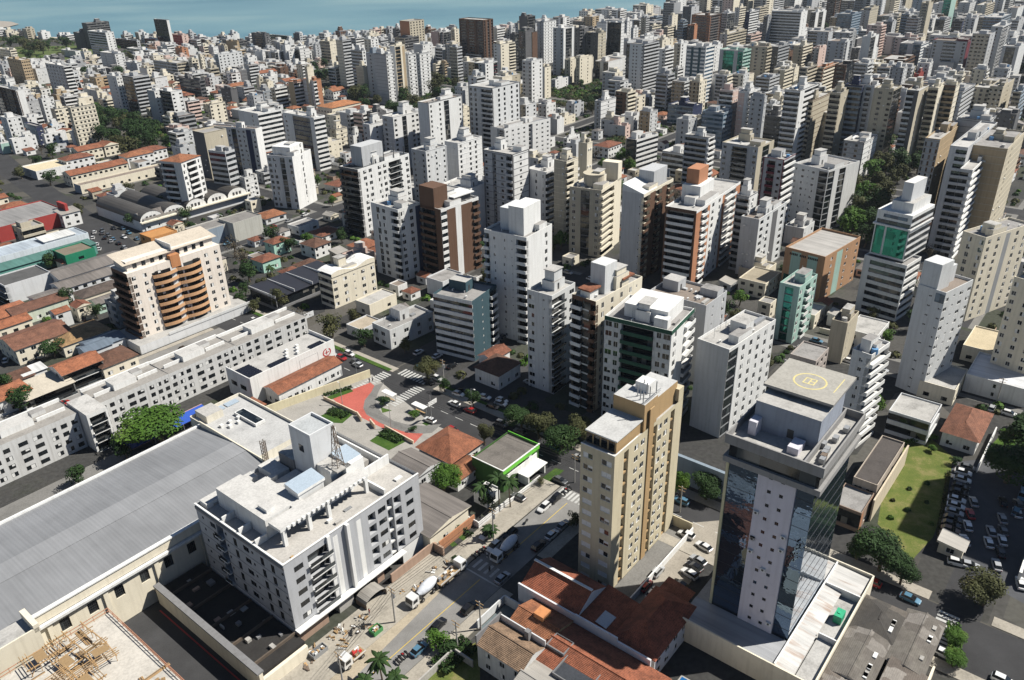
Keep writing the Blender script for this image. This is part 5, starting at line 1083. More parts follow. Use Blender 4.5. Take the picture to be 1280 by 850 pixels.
hpx(1012, 440, 12, 11, 8, ROOFS[2], wallmat((.42, .37, .34)), 'flat', 0, 'grey brown stepped rooftop behind the helipad', near=1, floors=4)
hpx(1180, 470, 5, 16, 10, ROOFS[0], CREAM, 'flat', 0, 'beige terrace block behind the slim white tower', near=1)
hpx(1232, 425, 5, 18, 10, roofmat((.52, .44, .3), 'sand_terrace', .2), CREAM, 'flat', 0, 'sandy terrace at the foot of the cream paired window tower', near=1)
sheet_w('car_park', [W(158.5, -161, .016), W(185, -161, .016), W(185, -128, .016), W(158.5, -128, .016)], asphaltmat('yard_asphalt', (.055, .055, .057)))
sheet_w('maroon_court', [W(116, -246, .018), W(140, -244, .018), W(140, -233, .018), W(116, -234, .018)], plain('maroon_court_paint', (.2, .05, .05), .8))
wall_uv('mustard yellow wall between the grey row and the maroon court', [(112, 142, -232.4, -232.0, 3.2)], wallmat((.62, .42, .12)))
# a tower just outside the right edge: its shadow falls over the vacant lot and the parking lot
make_tower('apartment_tower', W(210, 34).x, W(210, 34).y, A0, 24, 24, 60, 'CC', 'p.p.p', 'p.b.p', 'cream tower just outside the right edge that shades the parking lot', 'apartment tower', 'apartment towers across the city', 0, 'S', None, None, None, 2.95, True, None, 0, 5, None); MARKS.pop()
# vaulted warehouses
g = Grid('vaulted_hall', 'row of dark barrel vaulted warehouse roofs with white arched ends', 'warehouse', 178, -385)
VR = metalroof((.085, .078, .07), name='dark_vault_roof', axis='X', scale=.6); p0 = uvp(128, 262, 5)
b = MB(); wb = MB(); n = 5; base = W(178, -385)
for k in range(n):
    u0_ = k * 12.5; y0_, y1_ = 0, 46
    for i in range(10):
        a_, c_ = math.pi * i / 10, math.pi * (i + 1) / 10; xa, za, xb, zb_ = u0_ + 6 - 6 * math.cos(a_), 5 + 4.2 * math.sin(a_), u0_ + 6 - 6 * math.cos(c_), 5 + 4.2 * math.sin(c_)
        b.quad((xa, y0_, za), (xa, y1_, za), (xb, y1_, zb_), (xb, y0_, zb_), VR)
        wb.quad((xa, y0_ + .1, 5), (xb, y0_ + .1, 5), (xb, y0_ + .1, zb_), (xa, y0_ + .1, za), WHITE)
    for j in range(3): wb.box(u0_ + 3.2 + j * 2, y0_ + .02, 5.4, u0_ + 4.4 + j * 2, y0_ + .09, 7, FRAMED)
wb.box(0, 0, 0, n * 12.5, 46, 4.98, GREYW); wb.box(-.5, -2.0, 4.4, n * 12.5 + .5, 0, 5.0, CREAM)
g.part(b, 'roof'); g.part(wb, 'walls'); occupy_uv(176, 242, -433, -382); MARKS.append((165, 255, 'the vaulted halls'))
# bus shelters, sign and posts on the plaza
def shelter(px, py, label):
    u, v = uvp(px, py); g = Grid('bus_shelter', label, 'bus shelter', u, v, 'bus shelters on the plaza'); b = MB(); g.box(b, u - 1, u + 1, v - 2.6, v + 2.6, 2.6, 2.75, WHITE); g.part(b, 'roof')
    for dv in (-2.2, 2.2): b = MB(); g.box(b, u + .5, u + .62, v + dv - .06, v + dv + .06, 0, 2.6, STEEL); g.part(b, 'post')
    b = MB(); g.box(b, u + .1, u + .5, v - 2, v + 2, .42, .5, WOOD); g.box(b, u + .2, u + .4, v - 1.8, v - 1.6, 0, .42, STEEL); g.box(b, u + .2, u + .4, v + 1.6, v + 1.8, 0, .42, STEEL); g.part(b, 'bench')
shelter(487, 500, 'white roofed bus shelter nearest the crossing'); shelter(525, 516, 'white roofed bus shelter beside the tall post with the white sign')
def post(px, py, h, name, label, arm=0, sign=False, cat='street lamp', group='lamp posts'):
    p = gp(px, py); o = empty(name, p, A0, label, cat, group); b = MB(); b.tube((0, 0, 0), (0, 0, h), .11, .07, STEEL, 8); b.build('pole', o)
    if arm: b = MB(); b.tube((0, 0, h - .1), (0, arm, h + .2), .05, .04, STEEL, 6); b.box(-.15, arm - .5, h + .1, .15, arm + .1, h + .25, FRAME); b.build('lamp_arm', o)
    if sign: b = MB(); b.box(-.9, -.08, h - 3.6, 2.6, .08, h - 2.2, WHITE); b.build('sign_board', o)
    return o
post(540, 528, 9.5, 'sign_post', 'tall post carrying a blank white sign board at the plaza', sign=True, cat='sign post'); post(489, 535, 7.5, 'street_lamp', 'thin pale lamp post rising beside the kerb loop', .9); post(428, 505, 7.5, 'street_lamp', 'thin pale lamp post on the red path', .9); post(590, 514, 8, 'street_lamp', 'dark lamp post on the far verge opposite the orange hipped house', -1.2); post(446, 468, 8, 'street_lamp', 'lamp post at the zebra crossing beside the yellow wall', 1.2)
# ---------------------------------------------------------------- apartment towers nearest the avenue, each with its own windows and balconies
def T(label, px, yb, cols, sL, sR, mark=None, **kw):
    o = tower('apartment_tower', px, cols, sL, sR, label, kw.pop('cat', 'apartment tower'), kw.pop('group', 'apartment towers across the city'), near=2, yb=yb, **kw)
    if mark: MARKS[-1] = (*MARKS[-1][:2], mark)
    else: MARKS.pop()
    return o
# curved orange balcony tower
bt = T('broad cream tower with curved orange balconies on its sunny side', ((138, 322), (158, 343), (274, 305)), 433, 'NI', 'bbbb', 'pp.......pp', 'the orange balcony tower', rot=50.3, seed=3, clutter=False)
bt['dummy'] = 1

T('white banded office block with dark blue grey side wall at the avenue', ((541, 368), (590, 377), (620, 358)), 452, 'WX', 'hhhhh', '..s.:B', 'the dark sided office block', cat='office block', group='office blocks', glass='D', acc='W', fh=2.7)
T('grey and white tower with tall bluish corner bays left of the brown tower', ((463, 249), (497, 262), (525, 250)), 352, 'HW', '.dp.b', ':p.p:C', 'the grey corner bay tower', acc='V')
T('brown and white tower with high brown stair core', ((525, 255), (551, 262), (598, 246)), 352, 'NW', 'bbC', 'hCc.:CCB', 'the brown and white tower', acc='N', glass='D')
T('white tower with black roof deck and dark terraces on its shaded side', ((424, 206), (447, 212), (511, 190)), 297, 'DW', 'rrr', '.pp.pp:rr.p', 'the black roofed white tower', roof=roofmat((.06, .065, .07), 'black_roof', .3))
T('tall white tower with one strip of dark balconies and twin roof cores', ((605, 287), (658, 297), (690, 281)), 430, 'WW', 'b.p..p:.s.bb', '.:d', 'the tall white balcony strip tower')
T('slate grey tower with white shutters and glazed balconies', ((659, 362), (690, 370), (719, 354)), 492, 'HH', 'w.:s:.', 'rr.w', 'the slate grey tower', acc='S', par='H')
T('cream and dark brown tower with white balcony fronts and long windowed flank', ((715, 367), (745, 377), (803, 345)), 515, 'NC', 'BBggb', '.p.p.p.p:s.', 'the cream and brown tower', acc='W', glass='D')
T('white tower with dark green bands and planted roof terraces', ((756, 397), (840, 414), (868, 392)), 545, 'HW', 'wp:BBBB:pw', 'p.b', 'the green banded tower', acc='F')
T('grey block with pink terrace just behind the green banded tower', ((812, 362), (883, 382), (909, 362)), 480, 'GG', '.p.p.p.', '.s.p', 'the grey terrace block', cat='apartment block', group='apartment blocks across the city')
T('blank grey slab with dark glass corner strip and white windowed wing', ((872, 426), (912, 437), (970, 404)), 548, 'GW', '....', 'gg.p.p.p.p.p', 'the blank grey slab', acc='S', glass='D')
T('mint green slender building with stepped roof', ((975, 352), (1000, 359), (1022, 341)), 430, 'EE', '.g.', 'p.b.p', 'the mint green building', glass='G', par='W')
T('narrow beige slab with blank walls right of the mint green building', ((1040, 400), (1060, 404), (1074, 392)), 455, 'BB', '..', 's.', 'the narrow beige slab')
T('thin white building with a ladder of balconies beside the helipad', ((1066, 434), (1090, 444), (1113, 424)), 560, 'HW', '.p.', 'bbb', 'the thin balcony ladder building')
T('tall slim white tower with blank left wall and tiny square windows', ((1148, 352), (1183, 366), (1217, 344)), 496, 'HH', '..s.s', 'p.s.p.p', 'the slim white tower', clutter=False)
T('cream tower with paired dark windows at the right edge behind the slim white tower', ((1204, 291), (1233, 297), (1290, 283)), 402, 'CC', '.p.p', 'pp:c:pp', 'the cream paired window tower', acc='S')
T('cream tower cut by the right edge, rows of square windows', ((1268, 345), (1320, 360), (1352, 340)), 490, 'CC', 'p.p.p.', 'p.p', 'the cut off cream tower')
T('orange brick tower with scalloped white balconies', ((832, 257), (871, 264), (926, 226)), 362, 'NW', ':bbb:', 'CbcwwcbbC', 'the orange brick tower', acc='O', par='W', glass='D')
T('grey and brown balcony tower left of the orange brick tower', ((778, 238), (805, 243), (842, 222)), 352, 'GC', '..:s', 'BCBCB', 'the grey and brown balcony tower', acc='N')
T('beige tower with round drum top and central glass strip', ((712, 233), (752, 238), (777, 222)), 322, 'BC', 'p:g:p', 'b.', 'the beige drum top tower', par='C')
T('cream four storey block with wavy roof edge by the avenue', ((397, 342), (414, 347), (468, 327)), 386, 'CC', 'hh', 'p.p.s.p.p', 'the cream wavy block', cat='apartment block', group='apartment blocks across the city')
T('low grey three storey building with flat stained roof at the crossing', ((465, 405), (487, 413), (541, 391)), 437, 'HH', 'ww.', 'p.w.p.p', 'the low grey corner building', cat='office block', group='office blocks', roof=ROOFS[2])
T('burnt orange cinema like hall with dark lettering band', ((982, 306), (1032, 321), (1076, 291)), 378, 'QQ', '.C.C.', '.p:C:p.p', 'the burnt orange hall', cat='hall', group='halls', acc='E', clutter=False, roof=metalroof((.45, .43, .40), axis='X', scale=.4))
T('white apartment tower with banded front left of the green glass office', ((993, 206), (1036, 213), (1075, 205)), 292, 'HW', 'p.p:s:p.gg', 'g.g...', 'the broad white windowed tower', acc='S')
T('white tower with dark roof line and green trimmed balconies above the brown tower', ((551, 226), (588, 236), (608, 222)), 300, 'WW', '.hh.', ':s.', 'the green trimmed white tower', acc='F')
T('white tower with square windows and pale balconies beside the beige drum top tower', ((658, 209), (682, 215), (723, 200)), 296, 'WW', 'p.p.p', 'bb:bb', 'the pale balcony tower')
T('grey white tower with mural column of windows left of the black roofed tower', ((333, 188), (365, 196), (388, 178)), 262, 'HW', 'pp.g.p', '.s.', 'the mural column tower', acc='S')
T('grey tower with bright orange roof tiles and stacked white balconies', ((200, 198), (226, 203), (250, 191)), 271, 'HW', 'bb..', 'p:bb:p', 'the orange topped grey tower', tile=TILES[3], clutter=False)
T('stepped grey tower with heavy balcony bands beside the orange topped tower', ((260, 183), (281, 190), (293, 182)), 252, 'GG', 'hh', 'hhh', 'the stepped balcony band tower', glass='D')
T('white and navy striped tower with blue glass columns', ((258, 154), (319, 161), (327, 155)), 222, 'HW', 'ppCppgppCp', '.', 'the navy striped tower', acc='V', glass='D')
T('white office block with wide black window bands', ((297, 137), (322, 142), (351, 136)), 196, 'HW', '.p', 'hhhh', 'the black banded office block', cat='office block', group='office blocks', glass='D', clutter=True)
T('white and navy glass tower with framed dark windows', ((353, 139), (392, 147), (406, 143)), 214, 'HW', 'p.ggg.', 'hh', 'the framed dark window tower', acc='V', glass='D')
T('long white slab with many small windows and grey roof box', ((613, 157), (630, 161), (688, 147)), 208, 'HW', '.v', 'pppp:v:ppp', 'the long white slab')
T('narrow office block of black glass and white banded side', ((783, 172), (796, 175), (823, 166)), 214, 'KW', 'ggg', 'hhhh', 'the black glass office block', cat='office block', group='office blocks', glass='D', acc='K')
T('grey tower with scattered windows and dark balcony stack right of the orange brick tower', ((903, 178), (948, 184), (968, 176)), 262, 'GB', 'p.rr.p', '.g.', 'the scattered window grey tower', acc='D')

# green glass office: three stacked volumes
og = T('green glass and white banded office tower with stepped roof terraces', ((1081, 318), (1134, 332), (1152, 320)), 402, 'HW', '.hhhh', 'hh', 'the green glass office', cat='office tower', group='office blocks', glass='D', clutter=False)
wR_, wL_, h_ = og['wRL']
b = MB(); m_ = dict(wall=WHITE, glass=GLASSG, acc=GREYD, par=WHITE)
b.box(2.5, 2.5, h_, wR_ + 9, wL_ - .5, h_ + 17, WHITE); b.box(2.3, 3.0, h_ + .8, 2.48, wL_ - 5, h_ + 11.2, GLASSG); b.box(2.3, wL_ - 4.2, h_ + .8, 2.48, wL_ - 1, h_ + 11.2, GLASSG)
b.box(1.6, 2.0, h_ + 11.6, wR_ + 9.3, wL_, h_ + 12.2, WHITE); b.box(2.35, 2.8, h_ + 12.3, 2.49, wL_ - 1, h_ + 13.7, GLASSD); b.box(2.35, 4, h_ + 14.6, 2.49, wL_ - 3, h_ + 15.8, GLASSB)
for k in range(6): b.box(2.6, 2.3, h_ + 1 + k * 2.7, wR_ + 9.2, 2.48, h_ + 2.3 + k * 2.7, GLASSD)
b.build('glass_volume', og)
b = MB(); b.box(5, 4, h_ + 17, wR_ + 8, wL_ - 4, h_ + 20.5, WHITE, ROOFS[1]); b.box(7, 6, h_ + 20.5, wR_ + 6, wL_ - 6, h_ + 27, GREYW, roofmat((.7, .69, .66), 'pale_cap', .2)); b.build('roof_house', og)
# extras on single towers
def topbox(name, o, *boxes): return ext(o, name, *boxes)
def rel(o, fx0, fy0, fx1, fy1, z0, z1, m_): wr, wl, hh = o['wRL']; return (wr * fx0, wl * fy0, hh + z0, wr * fx1, wl * fy1, hh + z1, m_)
def find(s): return next(o for o in bpy.data.objects if o.get('label', '').startswith(s))
o = find('tall slim white tower'); topbox('stair_core', o, rel(o, .02, .35, .45, 1.0, -.8, 7.5, HW := wm('H')), rel(o, .45, .5, .8, .95, -.8, 4.5, HW)); topbox('roof_glazing', o, rel(o, -.01, .02, .5, .33, -3.6, -.9, GLASSB))
o = find('tall white tower with one strip'); topbox('stair_core', o, rel(o, .15, .15, .8, .5, -.8, 9, WHITE), rel(o, .3, .55, .9, .8, -.8, 7, GREYW))
o = find('brown and white tower'); topbox('stair_core', o, rel(o, .0, .3, .35, 1.0, -.8, 8, wm('N'))); topbox('roof_canopy', o, rel(o, .4, .1, .95, .8, 2.2, 2.6, WHITE), rel(o, .45, .2, .9, .7, -.8, 2.2, wm('D')))
o = find('beige tower with round drum'); 
b = MB(); wr, wl, hh = o['wRL']; b.tube((wr * .4, wl * .5, hh - .5), (wr * .4, wl * .5, hh + 4.4), wl * .3, wl * .3, wm('B'), 24); b.tube((wr * .4, wl * .5, hh + 4.4), (wr * .4, wl * .5, hh + 4.7), wl * .32, wl * .32, wm('B'), 24); b.build('drum', o); topbox('stair_core', o, rel(o, .8, .0, 1.0, .5, -.8, 7.5, wm('C')))
o = find('white tower with black roof'); topbox('stair_core', o, rel(o, .2, .3, .6, .9, -.8, 8.5, wm('G')))
for k in range(5): b = MB(); wr, wl, hh = o['wRL']; b.box(wr * (.1 + k * .2), .1, hh - .5, wr * (.1 + k * .2) + .25, .35, hh + 4.2, BLACK); b.build('steel_post', o)
o = find('orange brick tower'); topbox('stair_core', o, rel(o, .25, .3, .55, .9, -.8, 6, WHITE), rel(o, .3, .45, .5, .85, 6, 12, wm('O')))
o = find('grey and brown balcony tower'); topbox('stair_core', o, rel(o, .45, .2, .9, .9, -.8, 6, wm('G'))); b = MB(); wr, wl, hh = o['wRL']; b.quad((0, 0, hh), (wr * .45, 0, hh), (wr * .45, wl, hh + 3), (0, wl, hh + 3), wm('H')); b.quad((0, wl, hh + 3), (0, wl, hh), (0, 0, hh), (0, 0, hh), wm('H')) if False else b.poly(((0, 0, hh), (0, wl, hh + 3), (0, wl, hh)), wm('H')); b.build('sloped_parapet', o)
o = find('burnt orange cinema'); wr, wl, hh = o['wRL']
b = MB()
for k in range(17):
    if k in (5, 10): continue
    y = wl * (.84 - k * .042); b.box(-.08, y, hh - 2.6, -.01, y + wl * .03, hh - 1.7, BLACK)
b.build('dark_lettering', o)
topbox('entrance_glazing', o, (-.12, wl * .55, 1, -.01, wl * .95, 8, GLASSG), (-.1, wl * .1, 1, -.01, wl * .42, 7, wm('H')))
o = find('cream four storey'); wr, wl, hh = o['wRL']; b = MB(); n = 12
for i in range(n):
    xa, xb = wr * i / n, wr * (i + 1) / n; za, zb_ = hh + 1.2 + math.sin(i / n * 9) * .8, hh + 1.2 + math.sin((i + 1) / n * 9) * .8
    b.quad((xa, -.25, hh - .2), (xb, -.25, hh - .2), (xb, -.25, zb_), (xa, -.25, za), CREAM); b.quad((xa, -.25, za), (xb, -.25, zb_), (xb, wl, zb_), (xa, wl, za), WHITE)
b.build('wavy_roof', o)
o = find('grey white tower with mural'); wr, wl, hh = o['wRL']; b = MB()
for k in range(9): z = 6 + k * 3.2; b.box(wr * .5 - .7 + .4 * (k % 2), -.08, z, wr * .5 + .1 + .4 * (k % 2), -.01, z + 1.5, BLACK); b.box(wr * .5 - .3, -.08, z + 1.6, wr * .5 + .6, -.01, z + 1.9, BLACK)
b.build('mural_marks', o); topbox('roof_house', o, rel(o, .2, .2, .9, .9, -.8, 3.8, WHITE))
o = find('white tower with dark green bands'); wr, wl, hh = o['wRL']; topbox('roof_house', o, rel(o, .25, .15, .95, .8, -.8, 3.2, WHITE), rel(o, .1, .1, .25, .3, -.8, 2, WHITE)); topbox('parapet_band', o, (-.12, -.12, hh - 1.2, wr, -.01, hh + .05, wm('F')), (-.12, -.01, hh - 1.2, -.01, wl, hh + .05, wm('F')))
o = find('cream and dark brown tower'); topbox('stair_core', o, rel(o, .3, .25, .55, .85, -.8, 8, wm('H'))); topbox('tile_canopy', o, rel(o, .02, .3, .25, .8, 1.8, 2.3, T0), rel(o, .05, .35, .22, .75, -.8, 1.8, wm('W')), rel(o, .6, .05, .85, .5, 1.6, 2.1, T0))
# the curved orange balconies
wr, wl, hh = bt['wRL']; OB = wallmat((.56, .33, .18), dirt=.25); b = MB(); nn = 10; f2 = (hh - 1) / nn
b.box(wr * .24, -.06, 2, wr * .76, -.02, hh - 2.5, GLASSD); b.box(wr * .43, -.12, 2, wr * .57, -.07, hh - 2.5, WHITE)
b.build('loggia_back', bt)
for k in range(nn - 1):
    for c_ in (.365, .625):
        put('balcony', balcony_mesh(wr * .255, OB, False, 1.1), bt, (wr * c_, -.05, 1.2 + k * f2 + f2 * .35), 0)
    for c_ in (.3, .52, .71): put('window', window_mesh(2.2, 1.9, RND.choice((0, 0, 2)), FRAMED), bt, (wr * c_, -.14, 1.4 + k * f2 + f2 * .35), 0)
topbox('penthouse', bt, rel(bt, .0, .0, 1.0, 1.0, -.05, .05, wm('I')), rel(bt, .04, .18, .96, .98, .05, 3.4, wm('I')), rel(bt, .45, -.02, .55, .2, -3, 1.6, wallmat((.48, .22, .1))))
b = MB(); rf_ = roofmat((.52, .46, .38), 'beige_sheet', .25); b.quad((-.2, wl * .1, hh + 2.6), (wr * .5, wl * .1, hh + 2.6), (wr * .5, wl + .2, hh + 4.6), (-.2, wl + .2, hh + 4.6), rf_); b.quad((wr * .5, wl * .1, hh + 3.0), (wr + .2, wl * .1, hh + 3.0), (wr + .2, wl + .2, hh + 5), (wr * .5, wl + .2, hh + 5), rf_)
b.box(wr * .5 - .15, wl * .1, hh + 3, wr * .5 + .15, wl, hh + 5.3, WHITE)
for k in range(9):
    if k != 4: b.box(wr * (.1 + k * .09), wl * .17, hh + .6, wr * (.1 + k * .09) + 1.4, wl * .18 - .02, hh + 2.3, GLASSD)
b.build('sheet_roof', bt)
b = MB(); b.box(-4, -5, 0, wr + 5, wl + 2, 3.2, GREYW, ROOFS[0]); b.box(wr * .2, -5.2, 3.2, wr + 5, -5, 4.2, wm('H')); b.build('podium', bt)

# ---------------------------------------------------------------- middle and far towers, read off the photograph: (origin x, origin y), then xl, xf, yf, xr, yb in 6.39 x pixels
K6 = 6.39
def conv(ox, oy, t): return (ox + t[0] / K6, ox + t[1] / K6, oy + t[2] / K6, ox + t[3] / K6), oy + t[4] / K6
WORD = dict(W='white', I='ivory', G='grey', H='pale grey', D='dark grey', C='cream', B='beige', T='tan', N='dark brown', O='brick orange', R='red', L='blue grey', V='navy', K='black glass', E='teal green', P='pinkish', M='maroon', S='slate', Y='yellow', X='dark teal', F='dark green')
def phrase_of(c, sl, sr, h):
    s = sl + sr; st = 'glass fronted' if s.count('g') > 2 else 'banded' if 'h' in s else 'balconied' if ('b' in s or 'B' in s or 'r' in s) else 'small windowed' if ('p' in s or 's' in s) else 'plain walled'
    sz = 'tall' if h > 42 else 'mid height' if h > 22 else 'low'
    return f"{sz} {WORD[c[-1]]} {st}"
def ML(near, ox, oy, items):
    for t in items:
        px, yb = conv(ox, oy, t); c, sl, sr = t[5], t[6], t[7]; kw = t[8] if len(t) > 8 else {}
        o = tower('apartment_tower' if t[4] - t[2] > 110 or near == 0 else 'apartment_block', px, c, sl, sr, None, 'apartment tower', 'apartment towers across the city', near=near, yb=yb, tall=(1.4 if px[1] > 420 and kw.pop('grow', 1) else None), **kw)
        AUTO.pop(); auto(o, phrase_of(c, sl, sr, o['wRL'][2]) + ' tower', 'apartment tower', 'apartment towers across the city', o['wRL'][2])
def D(**k): return k
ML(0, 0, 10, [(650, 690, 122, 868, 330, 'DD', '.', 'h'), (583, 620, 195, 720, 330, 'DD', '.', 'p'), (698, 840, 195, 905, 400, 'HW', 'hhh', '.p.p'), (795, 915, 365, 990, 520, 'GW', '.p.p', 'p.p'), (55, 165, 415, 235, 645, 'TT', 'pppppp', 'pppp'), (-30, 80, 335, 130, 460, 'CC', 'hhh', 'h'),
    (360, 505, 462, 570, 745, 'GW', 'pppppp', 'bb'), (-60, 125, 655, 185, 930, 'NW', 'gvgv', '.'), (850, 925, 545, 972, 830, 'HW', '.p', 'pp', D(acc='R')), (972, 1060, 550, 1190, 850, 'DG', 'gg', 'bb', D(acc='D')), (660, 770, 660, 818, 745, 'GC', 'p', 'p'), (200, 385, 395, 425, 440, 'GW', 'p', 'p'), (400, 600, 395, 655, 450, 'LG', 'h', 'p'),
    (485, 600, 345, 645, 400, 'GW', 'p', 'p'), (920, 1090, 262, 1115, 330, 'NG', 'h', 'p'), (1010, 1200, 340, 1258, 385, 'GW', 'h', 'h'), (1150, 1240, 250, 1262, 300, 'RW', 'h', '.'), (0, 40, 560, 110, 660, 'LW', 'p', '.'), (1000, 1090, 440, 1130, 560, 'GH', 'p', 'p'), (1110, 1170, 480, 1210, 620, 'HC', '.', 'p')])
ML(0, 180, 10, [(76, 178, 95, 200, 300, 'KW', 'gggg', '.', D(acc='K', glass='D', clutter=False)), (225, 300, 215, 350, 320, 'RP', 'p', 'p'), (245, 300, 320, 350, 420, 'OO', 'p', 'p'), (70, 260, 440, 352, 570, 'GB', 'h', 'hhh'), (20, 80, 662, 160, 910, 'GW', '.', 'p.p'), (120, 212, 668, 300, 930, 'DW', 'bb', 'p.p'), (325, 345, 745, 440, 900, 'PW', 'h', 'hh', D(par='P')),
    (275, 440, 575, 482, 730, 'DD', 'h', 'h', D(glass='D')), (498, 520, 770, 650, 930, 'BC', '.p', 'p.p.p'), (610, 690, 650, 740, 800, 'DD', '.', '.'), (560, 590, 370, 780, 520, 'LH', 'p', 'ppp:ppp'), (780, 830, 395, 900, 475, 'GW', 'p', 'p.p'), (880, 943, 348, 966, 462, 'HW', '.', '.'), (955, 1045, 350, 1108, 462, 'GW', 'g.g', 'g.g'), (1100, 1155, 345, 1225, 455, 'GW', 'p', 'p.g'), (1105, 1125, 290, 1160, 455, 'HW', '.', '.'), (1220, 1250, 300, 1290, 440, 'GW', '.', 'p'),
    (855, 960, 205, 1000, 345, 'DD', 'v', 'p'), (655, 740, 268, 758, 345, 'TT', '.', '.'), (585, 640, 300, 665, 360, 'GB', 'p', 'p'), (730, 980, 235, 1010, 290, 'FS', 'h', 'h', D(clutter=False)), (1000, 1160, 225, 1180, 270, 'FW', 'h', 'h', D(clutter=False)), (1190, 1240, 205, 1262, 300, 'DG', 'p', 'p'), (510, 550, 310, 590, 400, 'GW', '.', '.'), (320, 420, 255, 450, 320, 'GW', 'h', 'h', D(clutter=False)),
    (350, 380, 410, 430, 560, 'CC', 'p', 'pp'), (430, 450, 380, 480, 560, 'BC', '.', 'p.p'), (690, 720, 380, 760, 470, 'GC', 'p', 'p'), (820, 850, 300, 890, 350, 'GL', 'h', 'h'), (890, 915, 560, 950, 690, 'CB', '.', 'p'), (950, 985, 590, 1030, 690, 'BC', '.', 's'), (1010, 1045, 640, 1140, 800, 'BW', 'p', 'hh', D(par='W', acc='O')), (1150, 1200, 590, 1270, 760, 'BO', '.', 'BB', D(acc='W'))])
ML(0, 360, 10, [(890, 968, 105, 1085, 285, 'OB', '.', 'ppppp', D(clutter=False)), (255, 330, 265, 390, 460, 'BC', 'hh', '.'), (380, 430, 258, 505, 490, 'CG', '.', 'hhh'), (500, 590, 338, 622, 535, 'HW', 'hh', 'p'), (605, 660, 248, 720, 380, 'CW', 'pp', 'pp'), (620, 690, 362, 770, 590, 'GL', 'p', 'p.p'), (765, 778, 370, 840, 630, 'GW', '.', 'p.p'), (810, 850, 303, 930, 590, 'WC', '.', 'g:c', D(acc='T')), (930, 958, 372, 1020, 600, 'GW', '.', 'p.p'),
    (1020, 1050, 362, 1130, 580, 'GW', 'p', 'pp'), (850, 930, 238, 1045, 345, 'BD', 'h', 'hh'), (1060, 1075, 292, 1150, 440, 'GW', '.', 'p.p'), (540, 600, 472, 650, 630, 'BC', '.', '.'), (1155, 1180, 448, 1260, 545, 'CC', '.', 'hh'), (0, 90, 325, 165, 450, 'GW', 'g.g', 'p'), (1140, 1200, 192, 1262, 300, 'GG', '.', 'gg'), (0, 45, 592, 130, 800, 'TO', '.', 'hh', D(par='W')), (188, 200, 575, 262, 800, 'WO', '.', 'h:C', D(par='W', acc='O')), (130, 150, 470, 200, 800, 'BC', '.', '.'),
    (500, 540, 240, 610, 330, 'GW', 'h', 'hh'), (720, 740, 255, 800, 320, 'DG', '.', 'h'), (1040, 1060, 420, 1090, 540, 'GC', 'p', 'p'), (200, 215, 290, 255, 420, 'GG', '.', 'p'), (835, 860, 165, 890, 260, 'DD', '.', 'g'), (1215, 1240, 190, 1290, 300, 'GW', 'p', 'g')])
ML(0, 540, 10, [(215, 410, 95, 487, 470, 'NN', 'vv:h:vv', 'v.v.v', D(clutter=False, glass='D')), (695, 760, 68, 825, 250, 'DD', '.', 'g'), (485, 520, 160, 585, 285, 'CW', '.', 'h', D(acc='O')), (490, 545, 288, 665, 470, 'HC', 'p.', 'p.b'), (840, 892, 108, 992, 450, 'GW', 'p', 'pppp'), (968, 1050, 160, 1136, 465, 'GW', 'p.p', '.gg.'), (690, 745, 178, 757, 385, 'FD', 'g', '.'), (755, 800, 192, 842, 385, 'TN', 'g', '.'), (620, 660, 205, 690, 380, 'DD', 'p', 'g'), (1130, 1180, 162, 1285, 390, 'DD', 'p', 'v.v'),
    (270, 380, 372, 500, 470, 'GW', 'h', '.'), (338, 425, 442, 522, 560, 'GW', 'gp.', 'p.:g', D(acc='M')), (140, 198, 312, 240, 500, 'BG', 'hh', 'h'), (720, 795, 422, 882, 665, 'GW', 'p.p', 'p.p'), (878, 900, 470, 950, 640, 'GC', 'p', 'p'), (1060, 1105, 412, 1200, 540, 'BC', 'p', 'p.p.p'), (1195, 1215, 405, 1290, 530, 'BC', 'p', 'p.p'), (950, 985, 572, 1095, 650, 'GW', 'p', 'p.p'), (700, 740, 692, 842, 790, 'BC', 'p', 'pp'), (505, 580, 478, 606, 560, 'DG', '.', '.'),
    (0, 60, 190, 150, 300, 'GW', 'g', 'g.g'), (150, 180, 170, 215, 270, 'BC', 'p', 'p'), (50, 100, 440, 130, 540, 'BT', 'p', 'hh'), (120, 160, 480, 235, 570, 'GW', '.', 'hh'), (590, 630, 165, 665, 280, 'GG', 'p', 'p'), (660, 690, 120, 740, 220, 'GB', 'p', 'p'), (750, 790, 125, 835, 250, 'LG', 'g', 'p'), (300, 318, 300, 370, 400, 'RN', '.', '.')])
